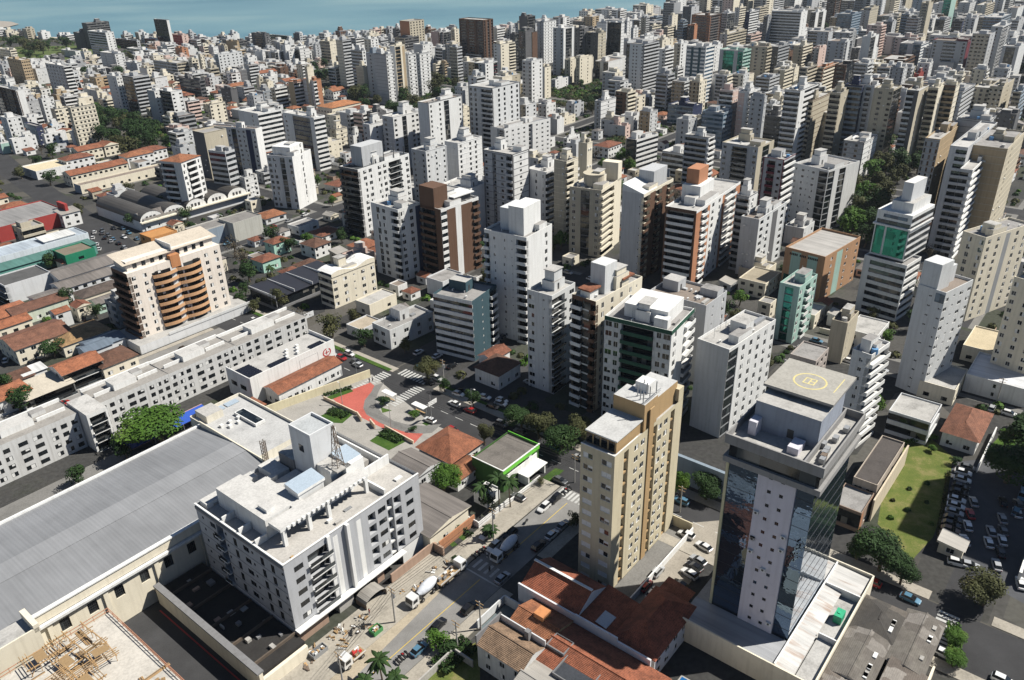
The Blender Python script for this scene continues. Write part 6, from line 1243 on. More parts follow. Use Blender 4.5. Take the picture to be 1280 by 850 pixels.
ML(0, 720, 0, [(925, 1075, 122, 1165, 305, 'ON', 'vvvv', 'vv', D(glass='D')), (890, 945, 202, 972, 360, 'NO', 'v', '.'), (855, 925, 52, 985, 250, 'DG', 'p.p', 'p'), (250, 362, 182, 388, 470, 'KW', '.ggg', '.', D(acc='K', glass='D')), (205, 295, 338, 332, 470, 'WC', 'h', 'h'), (300, 330, 300, 372, 470, 'MM', 'b', 'b', D(par='W')), (80, 178, 262, 242, 470, 'DB', 'vp', 'p'), (405, 545, 352, 668, 745, 'HG', 'g.pp.p', 'bbb'), (885, 1040, 372, 1112, 660, 'WW', 'hhChhChh', 'hhh', D(acc='X', glass='B')), (660, 715, 392, 782, 580, 'GW', '.p', 'bb'),
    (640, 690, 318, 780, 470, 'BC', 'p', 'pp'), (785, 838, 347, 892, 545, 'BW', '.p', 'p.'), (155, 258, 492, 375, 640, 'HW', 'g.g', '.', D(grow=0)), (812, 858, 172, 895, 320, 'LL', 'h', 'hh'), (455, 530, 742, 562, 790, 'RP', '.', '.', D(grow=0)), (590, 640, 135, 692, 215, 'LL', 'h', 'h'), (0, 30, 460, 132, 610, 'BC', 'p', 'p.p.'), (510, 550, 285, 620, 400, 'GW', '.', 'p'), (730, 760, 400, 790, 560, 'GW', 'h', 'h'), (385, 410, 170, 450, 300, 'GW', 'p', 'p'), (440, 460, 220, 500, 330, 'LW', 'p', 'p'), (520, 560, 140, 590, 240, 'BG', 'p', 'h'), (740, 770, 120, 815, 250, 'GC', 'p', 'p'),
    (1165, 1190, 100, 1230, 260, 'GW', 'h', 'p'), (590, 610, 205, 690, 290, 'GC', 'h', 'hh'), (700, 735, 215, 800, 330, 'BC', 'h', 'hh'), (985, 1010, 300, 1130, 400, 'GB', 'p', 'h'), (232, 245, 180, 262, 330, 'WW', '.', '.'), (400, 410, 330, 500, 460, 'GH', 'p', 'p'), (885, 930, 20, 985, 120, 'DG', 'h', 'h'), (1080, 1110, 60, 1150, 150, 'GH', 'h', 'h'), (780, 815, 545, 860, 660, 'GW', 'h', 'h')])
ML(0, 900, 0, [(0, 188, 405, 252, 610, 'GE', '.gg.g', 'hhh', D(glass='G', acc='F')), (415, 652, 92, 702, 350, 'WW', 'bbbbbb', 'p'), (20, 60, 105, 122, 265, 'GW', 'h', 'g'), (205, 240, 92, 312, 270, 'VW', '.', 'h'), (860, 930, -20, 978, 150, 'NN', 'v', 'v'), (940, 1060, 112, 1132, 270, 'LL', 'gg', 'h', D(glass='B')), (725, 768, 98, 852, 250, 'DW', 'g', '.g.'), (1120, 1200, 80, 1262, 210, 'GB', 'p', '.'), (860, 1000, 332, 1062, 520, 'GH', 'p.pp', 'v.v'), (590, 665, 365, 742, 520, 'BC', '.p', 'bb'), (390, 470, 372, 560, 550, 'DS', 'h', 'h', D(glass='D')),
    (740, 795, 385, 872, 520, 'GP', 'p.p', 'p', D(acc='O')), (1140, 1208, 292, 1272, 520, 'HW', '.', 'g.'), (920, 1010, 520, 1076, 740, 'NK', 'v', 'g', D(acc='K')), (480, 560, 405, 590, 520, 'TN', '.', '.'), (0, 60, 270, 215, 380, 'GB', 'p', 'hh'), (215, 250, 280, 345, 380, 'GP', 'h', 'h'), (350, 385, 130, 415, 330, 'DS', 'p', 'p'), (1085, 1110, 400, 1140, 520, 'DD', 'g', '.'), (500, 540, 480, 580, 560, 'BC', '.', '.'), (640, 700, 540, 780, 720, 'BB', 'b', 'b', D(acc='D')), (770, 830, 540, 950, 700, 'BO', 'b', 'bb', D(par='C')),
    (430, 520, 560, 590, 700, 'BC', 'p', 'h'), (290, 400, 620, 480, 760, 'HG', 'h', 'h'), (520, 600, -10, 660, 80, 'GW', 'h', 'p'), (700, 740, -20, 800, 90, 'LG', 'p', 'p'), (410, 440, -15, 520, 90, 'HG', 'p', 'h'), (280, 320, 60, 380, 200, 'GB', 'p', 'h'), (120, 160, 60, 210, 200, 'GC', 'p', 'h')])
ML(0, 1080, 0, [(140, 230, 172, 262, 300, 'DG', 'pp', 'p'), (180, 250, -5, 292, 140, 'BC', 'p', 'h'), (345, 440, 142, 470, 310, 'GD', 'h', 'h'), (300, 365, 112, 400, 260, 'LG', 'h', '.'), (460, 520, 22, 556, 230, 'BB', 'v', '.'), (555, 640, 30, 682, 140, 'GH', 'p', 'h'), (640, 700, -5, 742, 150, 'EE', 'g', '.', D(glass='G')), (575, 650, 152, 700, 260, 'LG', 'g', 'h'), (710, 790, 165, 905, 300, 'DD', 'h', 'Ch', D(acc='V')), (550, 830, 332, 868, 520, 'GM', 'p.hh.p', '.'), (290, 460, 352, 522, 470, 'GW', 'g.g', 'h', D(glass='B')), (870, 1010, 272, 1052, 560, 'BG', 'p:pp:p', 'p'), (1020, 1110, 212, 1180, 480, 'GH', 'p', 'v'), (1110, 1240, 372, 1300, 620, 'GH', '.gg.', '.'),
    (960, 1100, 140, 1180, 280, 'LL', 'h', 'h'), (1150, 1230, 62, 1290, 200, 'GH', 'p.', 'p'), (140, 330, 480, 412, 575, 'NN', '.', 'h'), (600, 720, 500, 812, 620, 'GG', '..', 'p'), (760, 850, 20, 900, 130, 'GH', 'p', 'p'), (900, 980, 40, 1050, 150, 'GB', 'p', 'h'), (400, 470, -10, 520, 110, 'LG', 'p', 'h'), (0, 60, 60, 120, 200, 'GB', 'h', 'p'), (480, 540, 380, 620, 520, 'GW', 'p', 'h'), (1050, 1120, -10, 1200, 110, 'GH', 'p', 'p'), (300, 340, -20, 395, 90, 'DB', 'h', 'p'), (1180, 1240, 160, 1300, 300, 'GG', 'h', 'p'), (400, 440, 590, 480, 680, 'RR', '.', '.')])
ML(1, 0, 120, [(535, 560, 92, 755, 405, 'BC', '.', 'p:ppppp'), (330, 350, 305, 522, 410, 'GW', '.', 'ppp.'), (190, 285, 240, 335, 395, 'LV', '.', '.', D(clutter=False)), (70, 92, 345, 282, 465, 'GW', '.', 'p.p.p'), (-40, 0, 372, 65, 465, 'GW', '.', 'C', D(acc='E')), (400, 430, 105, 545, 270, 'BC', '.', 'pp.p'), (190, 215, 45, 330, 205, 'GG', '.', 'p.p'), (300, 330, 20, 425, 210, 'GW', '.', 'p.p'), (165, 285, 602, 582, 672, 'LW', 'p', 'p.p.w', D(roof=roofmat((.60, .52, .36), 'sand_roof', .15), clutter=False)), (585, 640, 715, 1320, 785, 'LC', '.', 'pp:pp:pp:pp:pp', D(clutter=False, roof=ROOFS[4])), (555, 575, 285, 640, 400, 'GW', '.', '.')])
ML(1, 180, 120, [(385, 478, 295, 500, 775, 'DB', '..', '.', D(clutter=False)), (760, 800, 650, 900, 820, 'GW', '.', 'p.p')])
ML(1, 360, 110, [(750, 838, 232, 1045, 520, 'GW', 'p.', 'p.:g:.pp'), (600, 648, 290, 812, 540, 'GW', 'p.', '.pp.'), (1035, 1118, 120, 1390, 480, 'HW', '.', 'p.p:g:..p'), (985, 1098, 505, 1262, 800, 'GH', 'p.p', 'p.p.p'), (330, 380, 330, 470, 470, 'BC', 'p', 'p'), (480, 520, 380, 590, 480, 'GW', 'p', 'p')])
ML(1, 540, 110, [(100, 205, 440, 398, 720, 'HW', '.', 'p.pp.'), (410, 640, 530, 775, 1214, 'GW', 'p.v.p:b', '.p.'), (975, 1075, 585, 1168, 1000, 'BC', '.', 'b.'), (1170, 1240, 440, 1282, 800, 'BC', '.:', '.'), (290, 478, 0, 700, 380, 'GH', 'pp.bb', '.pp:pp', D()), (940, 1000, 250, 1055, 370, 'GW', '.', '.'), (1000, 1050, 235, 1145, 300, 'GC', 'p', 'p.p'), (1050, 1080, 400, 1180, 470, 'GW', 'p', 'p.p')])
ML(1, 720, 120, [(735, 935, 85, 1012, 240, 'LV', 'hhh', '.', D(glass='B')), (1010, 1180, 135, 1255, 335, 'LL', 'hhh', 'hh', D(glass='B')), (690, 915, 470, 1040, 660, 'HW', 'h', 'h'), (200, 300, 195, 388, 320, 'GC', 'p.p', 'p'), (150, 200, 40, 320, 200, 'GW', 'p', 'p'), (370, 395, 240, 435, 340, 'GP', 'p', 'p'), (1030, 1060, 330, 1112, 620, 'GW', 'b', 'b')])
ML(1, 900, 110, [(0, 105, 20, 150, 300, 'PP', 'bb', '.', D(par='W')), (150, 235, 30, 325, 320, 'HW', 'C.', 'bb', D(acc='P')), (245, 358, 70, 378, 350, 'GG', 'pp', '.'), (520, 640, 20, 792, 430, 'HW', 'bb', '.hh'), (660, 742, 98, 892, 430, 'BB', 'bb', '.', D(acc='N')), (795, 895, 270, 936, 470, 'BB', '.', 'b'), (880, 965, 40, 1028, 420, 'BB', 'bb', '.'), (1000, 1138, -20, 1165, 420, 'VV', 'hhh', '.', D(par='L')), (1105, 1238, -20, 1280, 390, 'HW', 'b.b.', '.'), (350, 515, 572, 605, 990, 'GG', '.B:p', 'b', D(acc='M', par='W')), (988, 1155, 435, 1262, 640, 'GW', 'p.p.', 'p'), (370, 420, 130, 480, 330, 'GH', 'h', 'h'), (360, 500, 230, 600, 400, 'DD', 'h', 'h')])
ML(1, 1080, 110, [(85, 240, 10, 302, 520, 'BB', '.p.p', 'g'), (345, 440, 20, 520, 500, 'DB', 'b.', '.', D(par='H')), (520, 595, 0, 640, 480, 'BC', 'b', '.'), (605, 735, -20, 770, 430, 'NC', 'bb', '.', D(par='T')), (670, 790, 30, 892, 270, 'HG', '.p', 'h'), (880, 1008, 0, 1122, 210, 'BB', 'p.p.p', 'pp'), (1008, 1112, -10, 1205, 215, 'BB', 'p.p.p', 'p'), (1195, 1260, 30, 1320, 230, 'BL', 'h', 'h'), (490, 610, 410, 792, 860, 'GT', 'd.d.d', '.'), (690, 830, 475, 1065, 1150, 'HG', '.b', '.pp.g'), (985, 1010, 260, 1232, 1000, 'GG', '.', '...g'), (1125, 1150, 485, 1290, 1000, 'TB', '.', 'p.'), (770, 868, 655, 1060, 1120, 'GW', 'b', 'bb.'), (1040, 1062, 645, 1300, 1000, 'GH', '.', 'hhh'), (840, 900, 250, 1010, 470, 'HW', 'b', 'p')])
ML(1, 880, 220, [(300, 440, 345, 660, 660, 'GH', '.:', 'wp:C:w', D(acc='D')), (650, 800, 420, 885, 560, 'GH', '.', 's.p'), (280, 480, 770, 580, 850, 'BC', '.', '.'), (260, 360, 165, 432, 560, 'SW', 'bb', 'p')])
# ---------------------------------------------------------------- trees
def crown_mesh(name, r, h, n, leaf, mat, seed, lobes=9, gap=.25):
    rnd = random.Random(seed); b = MB(); L = []
    for i in range(lobes):
        a = rnd.uniform(0, 6.283); q = rnd.uniform(.1, .68) * r; L.append((q * math.cos(a), q * math.sin(a), h * rnd.uniform(-.28, .36), r * rnd.uniform(.3, .5), h * rnd.uniform(.2, .32)))
    L.append((0, 0, .1 * h, r * .55, h * .38))
    for i in range(n):
        cx, cy, cz, lr, lh = rnd.choice(L)
        while True:
            d = Vector((rnd.gauss(0, 1), rnd.gauss(0, 1), rnd.gauss(0, 1)))
            if d.length > .1: break
        d.normalize(); k = rnd.uniform(.72, 1.06)
        if d.z < -.35 and rnd.random() < .6: continue
        p = Vector((cx + d.x * lr * k, cy + d.y * lr * k, cz + d.z * lh * k))
        nrm = (d + Vector((rnd.uniform(-.7, .7), rnd.uniform(-.7, .7), rnd.uniform(-.3, .9)))).normalized()
        x = nrm.orthogonal().normalized(); y = nrm.cross(x); a = rnd.uniform(0, 6.28); x, y = x * math.cos(a) + y * math.sin(a), y * math.cos(a) - x * math.sin(a)
        s1, s2 = leaf * rnd.uniform(.6, 1.3), leaf * rnd.uniform(.4, .9)
        b.quad(p - x * s1 - y * s2 * .3, p + y * s2 - x * s1 * .1, p + x * s1 + y * s2 * .2, p - y * s2, mat)
    return b.mesh(name)
def trunk_mesh(name, h, r, seed, spread):
    rnd = random.Random(seed); b = MB(); b.tube((0, 0, -.1), (.1, .05, h * .55), r, r * .7, BARK, 7, False)
    for i in range(5):
        a = 6.283 * i / 5 + rnd.uniform(-.4, .4); b.tube((.1, .05, h * (.42 + .02 * i)), (spread * math.cos(a), spread * math.sin(a), h * rnd.uniform(.85, 1.1)), r * .5, r * .14, BARK, 5, False)
    return b.mesh(name)
CR = {}
for k, lm in enumerate(LEAF):
    for j in range(2):
        CR[(k, j)] = crown_mesh('crown', 1.0, 1.5, 1500 if k < 3 else 420, .085 if k < 3 else .07, lm, 11 + k * 7 + j, 8 + 3 * j)
CRL = {(k, 0): crown_mesh('crown', 1.0, 1.3, 6500, .052, LEAF[k], 91 + k, 14) for k in (0, 1, 2)}
TRK = [trunk_mesh('trunk', 1.0, .05, 5 + j, .3) for j in range(2)]
TREEWORD = ['dark green', 'bright green', 'olive', 'bare twiggy']
def tree(x, y, rad, h, kind=0, label=None, near=False, group='trees among the buildings', ph=None):
    o = empty('tree', (x, y, 0), RND.uniform(0, 6.28)); j = RND.randint(0, 1)
    t = put('trunk', TRK[j], o); t.scale = (rad * 1.6, rad * 1.6, h * .75)
    me = CRL[(kind, 0)] if near and (kind, 0) in CRL else CR[(kind, j)]
    c = put('crown', me, o, (0, 0, h * .62)); c.scale = (rad, rad * RND.uniform(.85, 1.1), h * .5)
    if label: tag(o, label, 'tree', group)
    else: auto(o, ph or (('large ' if rad > 4.5 else 'small ' if rad < 2.6 else '') + TREEWORD[kind] + ' tree'), 'tree', group, h * .6)
    occupy(x, y, rad * .6, rad * .6, 0, 0); return o
def tpx(px, py, rad, h, kind=0, label=None, near=False):
    """pixel of the crown's centre"""
    p = gp(px, py, h * .6); return tree(p.x, p.y, rad, h, kind, label, near)
tpx(196, 532, 11.5, 12, 1, 'huge bright green spreading tree in the courtyard of the grey row', True)
tpx(155, 562, 3.6, 7, 0, 'dark tree at the warehouse end of the courtyard'); tpx(95, 592, 3.2, 6, 0, 'small dark tree at the foot of the white stair tower')
tpx(555, 598, 5.0, 8, 1, 'bushy bright green tree between brown shed and green house', True); tpx(606, 541, 3.0, 7, 2, 'olive tree behind the orange gabled annex', True)
tpx(1105, 690, 6.2, 9, 0, 'big dark tree on the pavement below the vacant lot', True); tpx(1075, 682, 4.2, 7, 0, 'left neighbour of the big dark pavement tree', True); tpx(1130, 712, 4.0, 7, 0, 'right neighbour of the big dark pavement tree', True)
tpx(1265, 575, 8, 12, 0, 'large dark tree in shade at the right edge above the parking lot', True); tpx(1272, 545, 5, 10, 0, 'dark tree behind the large shaded tree at the right edge'); tpx(1235, 735, 5.5, 8, 2, 'sparse olive tree below the parking lot by the avenue', True)
tpx(1192, 795, 2.6, 3.4, 1, 'first bright green hedge clump beside the dotted lane wall', True); tpx(1194, 825, 2.6, 3.4, 1, 'second bright green hedge clump nearer the bottom edge', True)
tpx(885, 608, 4.6, 7, 0, 'wide dark green tree in shade behind the yellow tower', True); tpx(850, 603, 2.8, 9, 1, 'small sunlit bright green tree right of yellow tower', True)
tpx(532, 459, 4.6, 8, 2, 'olive street tree at the crossing below the dark sided block', True); tpx(556, 480, 2.6, 5, 0, 'round dark shrub tree by cars below the dark sided block')
tpx(700, 545, 6, 9, 0, 'dark tree in deep shade across the avenue left of yellow tower', True); tpx(720, 535, 5, 9, 2, 'olive tree in deep shade just left of yellow tower', True); tpx(650, 520, 5, 8, 0, 'dark shaded tree below the slate grey tower', True); tpx(675, 530, 5, 8, 2, 'olive shaded tree below the slate grey tower', True); tpx(592, 497, 2.6, 6, 0, 'small dark tree between parked white cars in shade')
for i, (x, y, r_, h_, k) in enumerate([(300, 320, 5.5, 11, 3), (290, 305, 5, 11, 3), (310, 338, 5, 9, 0), (362, 305, 4, 7, 0), (385, 298, 3.5, 6, 1), (345, 372, 4, 8, 2), (375, 395, 4.5, 8, 3), (413, 405, 5, 9, 2), (455, 420, 4.2, 7, 0), (330, 355, 3.5, 7, 2), (305, 360, 3, 6, 0), (440, 395, 3, 6, 2), (62, 325, 4.2, 8, 0), (95, 262, 4, 8, 2), (60, 222, 5, 8, 0), (25, 215, 5, 7, 2), (45, 200, 4, 7, 0), (165, 275, 5, 7, 0), (205, 250, 6, 8, 0), (190, 258, 5, 8, 0), (232, 268, 4, 7, 0), (82, 372, 3, 8, 0), (120, 388, 3, 6, 0), (65, 437, 4.5, 6, 0), (20, 500, 5, 7, 0), (5, 480, 4, 8, 0), (28, 492, 3.5, 6, 0), (128, 462, 2, 4, 1), (300, 372, 3, 5, 0), (318, 382, 3, 5, 2), (505, 250, 3, 6, 0), (415, 250, 3, 6, 1), (700, 300, 4, 9, 1), (712, 298, 3.5, 8, 1), (905, 385, 4, 7, 0), (925, 372, 4, 6, 1), (920, 395, 4, 7, 2), (1095, 275, 6, 9, 2), (1082, 255, 6, 10, 0), (1110, 420, 3, 6, 1), (840, 435, 3, 6, 0), (950, 430, 3, 5, 0), (545, 800, 3.5, 3.5, 1), (560, 808, 2.5, 3, 0), (570, 700, 1.6, 2.4, 0), (517, 518, 2.2, 2.6, 1), (480, 500, 2.4, 3, 0), (516, 535, 1.6, 1.2, 0), (720, 648, 2.2, 4, 2), (575, 660, 1.6, 2, 0), (610, 625, 2.5, 4, 0), (675, 600, 1.4, 2, 2), (1165, 560, 1.6, 2, 1), (1120, 560, 1.5, 1.6, 1), (1195, 575, 2, 2.6, 0), (1275, 525, 3, 5, 0), (1258, 548, 3, 5, 1)]):
    tpx(x, y, r_, h_, k)
def scatter(poly, n, rlo, rhi, kinds, hk=1.5):
    xs, ys = [p[0] for p in poly], [p[1] for p in poly]; c = 0; tries = 0
    while c < n and tries < n * 30:
        tries += 1; x, y = RND.uniform(min(xs), max(xs)), RND.uniform(min(ys), max(ys)); ins = False
        for i in range(len(poly)):
            (xa, ya), (xb, yb) = poly[i], poly[i - 1]
            if (ya > y) != (yb > y) and x < (xb - xa) * (y - ya) / (yb - ya) + xa: ins = not ins
        if not ins: continue
        r_ = RND.uniform(rlo, rhi); h = r_ * hk + 2; p = gp(x, y, h * .6); u, v = UV(p)
        if not free_uv(u - r_ * .3, u + r_ * .3, v - r_ * .3, v + r_ * .3): continue
        tree(p.x, p.y, r_, h, RND.choice(kinds)); c += 1
scatter([(120, 140), (150, 140), (200, 158), (205, 175), (160, 182), (125, 172)], 22, 5, 8, [0, 0, 0, 2, 0])
scatter([(430, 115), (470, 100), (560, 98), (600, 112), (580, 130), (500, 145), (440, 135)], 26, 5, 9, [0, 0, 2, 0])
scatter([(640, 100), (720, 85), (760, 112), (735, 140), (680, 128)], 12, 4, 7, [0, 2, 3, 0]); scatter([(830, 95), (862, 98), (862, 120), (828, 122)], 7, 5, 7, [0, 0, 2])
scatter([(1062, 200), (1100, 190), (1150, 190), (1125, 215), (1090, 300), (1062, 290)], 20, 5, 8, [0, 2, 2, 1]); scatter([(1100, 180), (1150, 170), (1150, 215), (1110, 215)], 8, 5, 7, [0])
scatter([(390, 70), (415, 72), (412, 105), (392, 100)], 6, 5, 8, [0]); scatter([(10, 48), (95, 52), (95, 62), (10, 58)], 8, 6, 10, [0, 2]); scatter([(0, 62), (120, 62), (200, 80), (130, 100), (20, 85)], 10, 4, 8, [0, 2])
scatter([(1215, 85), (1280, 80), (1280, 95), (1220, 96)], 6, 5, 8, [1, 0]); scatter([(770, 170), (800, 180), (790, 215), (745, 205), (740, 180)], 8, 3, 5, [0, 1, 2, 3]); scatter([(1020, 35), (1055, 28), (1060, 50), (1015, 50)], 5, 6, 9, [0])
def hedge(p0, p1, wd, h, lm, label):
    a_, c_ = gp(*p0), gp(*p1); d = c_ - a_; o = empty('hedge', a_, math.atan2(d.y, d.x), label, 'hedge', 'hedges'); b = MB(); rnd = random.Random(int(p0[0]))
    for k in range(int(d.length * wd * 26) + 60):
        x, y, z = rnd.uniform(0, d.length), rnd.uniform(-wd / 2, wd / 2), h * rnd.uniform(.1, 1) ** .5; n_ = Vector((rnd.gauss(0, 1), rnd.gauss(0, 1), abs(rnd.gauss(0, 1)) + .2)).normalized(); xx = n_.orthogonal().normalized(); yy = n_.cross(xx); s_ = rnd.uniform(.14, .32); p = Vector((x, y, z))
        b.quad(p - xx * s_, p - yy * s_, p + xx * s_, p + yy * s_, lm)
    b.build('foliage', o)
hedge((412, 514), (434, 521), 3.2, 1.0, LEAF[0], 'dark hedge bed above the upper plaza lawn'); hedge((478, 541), (502, 552), 3.0, 1.0, LEAF[0], 'dark hedge bed along the lower plaza lawn'); hedge((405, 495), (440, 485), 1.6, .7, LEAF[0], 'low hedge strip beside the yellow boundary wall')
hedge((593, 583), (627, 603), 1.0, 4.6, LEAF[0], 'tall dark hedge on the shaded side of the green house'); hedge((590, 672), (566, 652), 1.2, 1.2, LEAF[0], 'hedge around the small sunken lawn'); hedge((1192, 835), (1190, 785), 2.4, 2.0, LEAF[1], 'bright green hedge along the dotted lane wall'); hedge((1186, 590), (1172, 672), .9, .7, LEAF[2], 'ragged weedy edge between vacant lot and parking lot'); hedge((1105, 560), (1170, 548), 1.6, 1.1, LEAF[1], 'weeds along the far edge of the vacant lot'); hedge((548, 838), (588, 806), 5, 1.4, LEAF[0], 'overgrown bushes in the walled garden at the bottom')
def palm(px, py, h, label, fr=2.6):
    p = gp(px, py, 0); o = empty('palm_tree', p, RND.uniform(0, 6), label, 'palm tree', 'palm trees'); b = MB()
    b.tube((0, 0, 0), (.15, .1, h * .5), .2, .15, BARK, 8); b.tube((.15, .1, h * .5), (.1, .2, h), .15, .11, BARK, 8); b.build('trunk', o); b = MB(); rnd = random.Random(px)
    for k in range(20):
        a = k * 2.4; el = rnd.uniform(-.35, .9); L = fr * rnd.uniform(.8, 1.15); pts = []
        for i in range(7):
            t = i / 6; q = L * t; z = h + q * math.sin(el) - 1.5 * t * t * L * .42; pts.append(Vector((.1 + q * math.cos(a) * math.cos(el * .6), .2 + q * math.sin(a) * math.cos(el * .6), z)))
        s = Vector((-math.sin(a), math.cos(a), 0))
        for i in range(6):
            w0, w1 = [.42 * math.sin(math.pi * min(1, max(.08, t))) + .05 for t in (i / 6, (i + 1) / 6)]; dr = Vector((0, 0, -.22))
            b.quad(pts[i], pts[i] + s * w0 + dr, pts[i + 1] + s * w1 + dr, pts[i + 1], LEAF[0]); b.quad(pts[i + 1], pts[i + 1] - s * w1 + dr, pts[i] - s * w0 + dr, pts[i], LEAF[0])
    b.build('crown', o)
palm(638, 634, 8.6, 'tall palm in front of the green house, rightmost of the close trio', 3.2); palm(624, 630, 8.2, 'tall palm in front of the green house, middle of the trio', 3.2); palm(604, 632, 6.5, 'leaning palm left of the trio by the white hut', 2.8); palm(612, 672, 3.2, 'short palm behind the pavement wall', 2.2)
palm(478, 850, 6, 'palm at the bottom edge nearest the kerb', 2.6); palm(497, 862, 4, 'low palm at the bottom edge beside the garden', 2.4); palm(458, 866, 4, 'low palm at the bottom edge left of the taller one', 2.4); palm(340, 352, 7, 'palm on the avenue pavement by the dark canopy', 2.4)
# ---------------------------------------------------------------- vehicles
def carpaint(c): 
    mt, t, b = nodes('car_paint'); b.inputs['Base Color'].default_value = (*c, 1); b.inputs['Roughness'].default_value = .3; b.inputs['Metallic'].default_value = .2; b.inputs['Coat Weight'].default_value = .6; return mt
PAINT = {k: carpaint(c) for k, c in dict(white=(.75, .75, .74), black=(.012, .012, .014), silver=(.42, .43, .44), red=(.35, .02, .02), grey=(.12, .125, .13), blue=(.10, .22, .32), brown=(.2, .1, .05)).items()}
CGL = plain('car_glass', (.012, .014, .016), .08); LAMP = plain('headlamp', (.6, .6, .58), .2); TAIL = plain('tail_lamp', (.3, .01, .01), .3); HUB = plain('wheel_rim', (.35, .35, .36), .3, .6)
def loft(b, secs, m, closed=True):
    for i in range(len(secs) - 1):
        A_, B_ = secs[i], secs[i + 1]; n = len(A_)
        for j in range(n): b.quad(A_[j], A_[(j + 1) % n], B_[(j + 1) % n], B_[j], m)
    b.poly(list(reversed(secs[0])), m); b.poly(secs[-1], m)
_car = {}
def car_parts(kind, col):
    if (kind, col) in _car: return _car[(kind, col)]
    suv = kind == 'suv'; k = 1.13 if suv else 1.0; b = MB(); pm = PAINT[col]
    def sec(x, zl, zh, hw): return [(x, -hw, zl), (x, hw, zl), (x, hw * 1.0, (zl + zh) / 2 + .1), (x, hw * .93, zh), (x, -hw * .93, zh), (x, -hw * 1.0, (zl + zh) / 2 + .1)]
    loft(b, [sec(-2.1, .42, .78 * k, .74), sec(-1.95, .3, .88 * k, .84), sec(-1.2, .24, .92 * k, .88), sec(.6, .24, .90 * k, .88), sec(1.3, .26, .84 * k, .87), sec(1.9, .3, .72 * k, .82), sec(2.12, .42, .62 * k, .7)], pm)
    zt = 1.42 * k; b.poly([(-1.25 if not suv else -1.6, -.60, zt), (.15, -.62, zt), (.15, .62, zt), (-1.25 if not suv else -1.6, .60, zt)], pm)
    body = b.mesh('body'); b = MB(); xr = -1.25 if not suv else -1.6; xb = -1.85 if not suv else -2.0; z0 = .89 * k
    lo = [(xb, -.78, z0), (1.05, -.8, z0), (1.05, .8, z0), (xb, .78, z0)]; hi = [(xr, -.61, zt - .01), (.15, -.63, zt - .01), (.15, .63, zt - .01), (xr, .61, zt - .01)]
    for j in range(4): b.quad(lo[j], lo[(j + 1) % 4], hi[(j + 1) % 4], hi[j], CGL)
    glass = b.mesh('windows'); b = MB(); b.tube((0, -.1, 0), (0, .1, 0), .31, .31, BLACK, 14); b.tube((0, -.105, 0), (0, .105, 0), .18, .18, HUB, 10); wheel = b.mesh('wheel')
    b = MB(); b.box(-.05, -.16, -.07, .05, .16, .07, LAMP); hl = b.mesh('headlight'); b = MB(); b.box(-.05, -.14, -.08, .05, .14, .08, TAIL); tl = b.mesh('tail_light')
    _car[(kind, col)] = (body, glass, wheel, hl, tl); return _car[(kind, col)]
def car(px, py, ang, col='white', kind='car', label=None, group='parked cars', z=.012):
    """ang in degrees relative to the side street; the pixel is the middle of the car"""
    p = gp(px, py, .6); o = empty('parked_car' if label is None or 'parked' in label else 'car', (p.x, p.y, z), A0 + R(ang)); body, gl, wh, hl, tl = car_parts(kind, col)
    put('body', body, o); put('windows', gl, o)
    for x in (-1.3, 1.32):
        for y in (-.78, .78): put('wheel', wh, o, (x, y, .31))
    for y in (-.55, .55): put('headlight', hl, o, (2.02, y, .62)); put('tail_light', tl, o, (-2.06, y, .72))
    if label: tag(o, label, 'car', group)
    else: auto(o, f"{col} {'station wagon' if kind == 'suv' else 'car'} parked", 'car', group, 1)
    return o
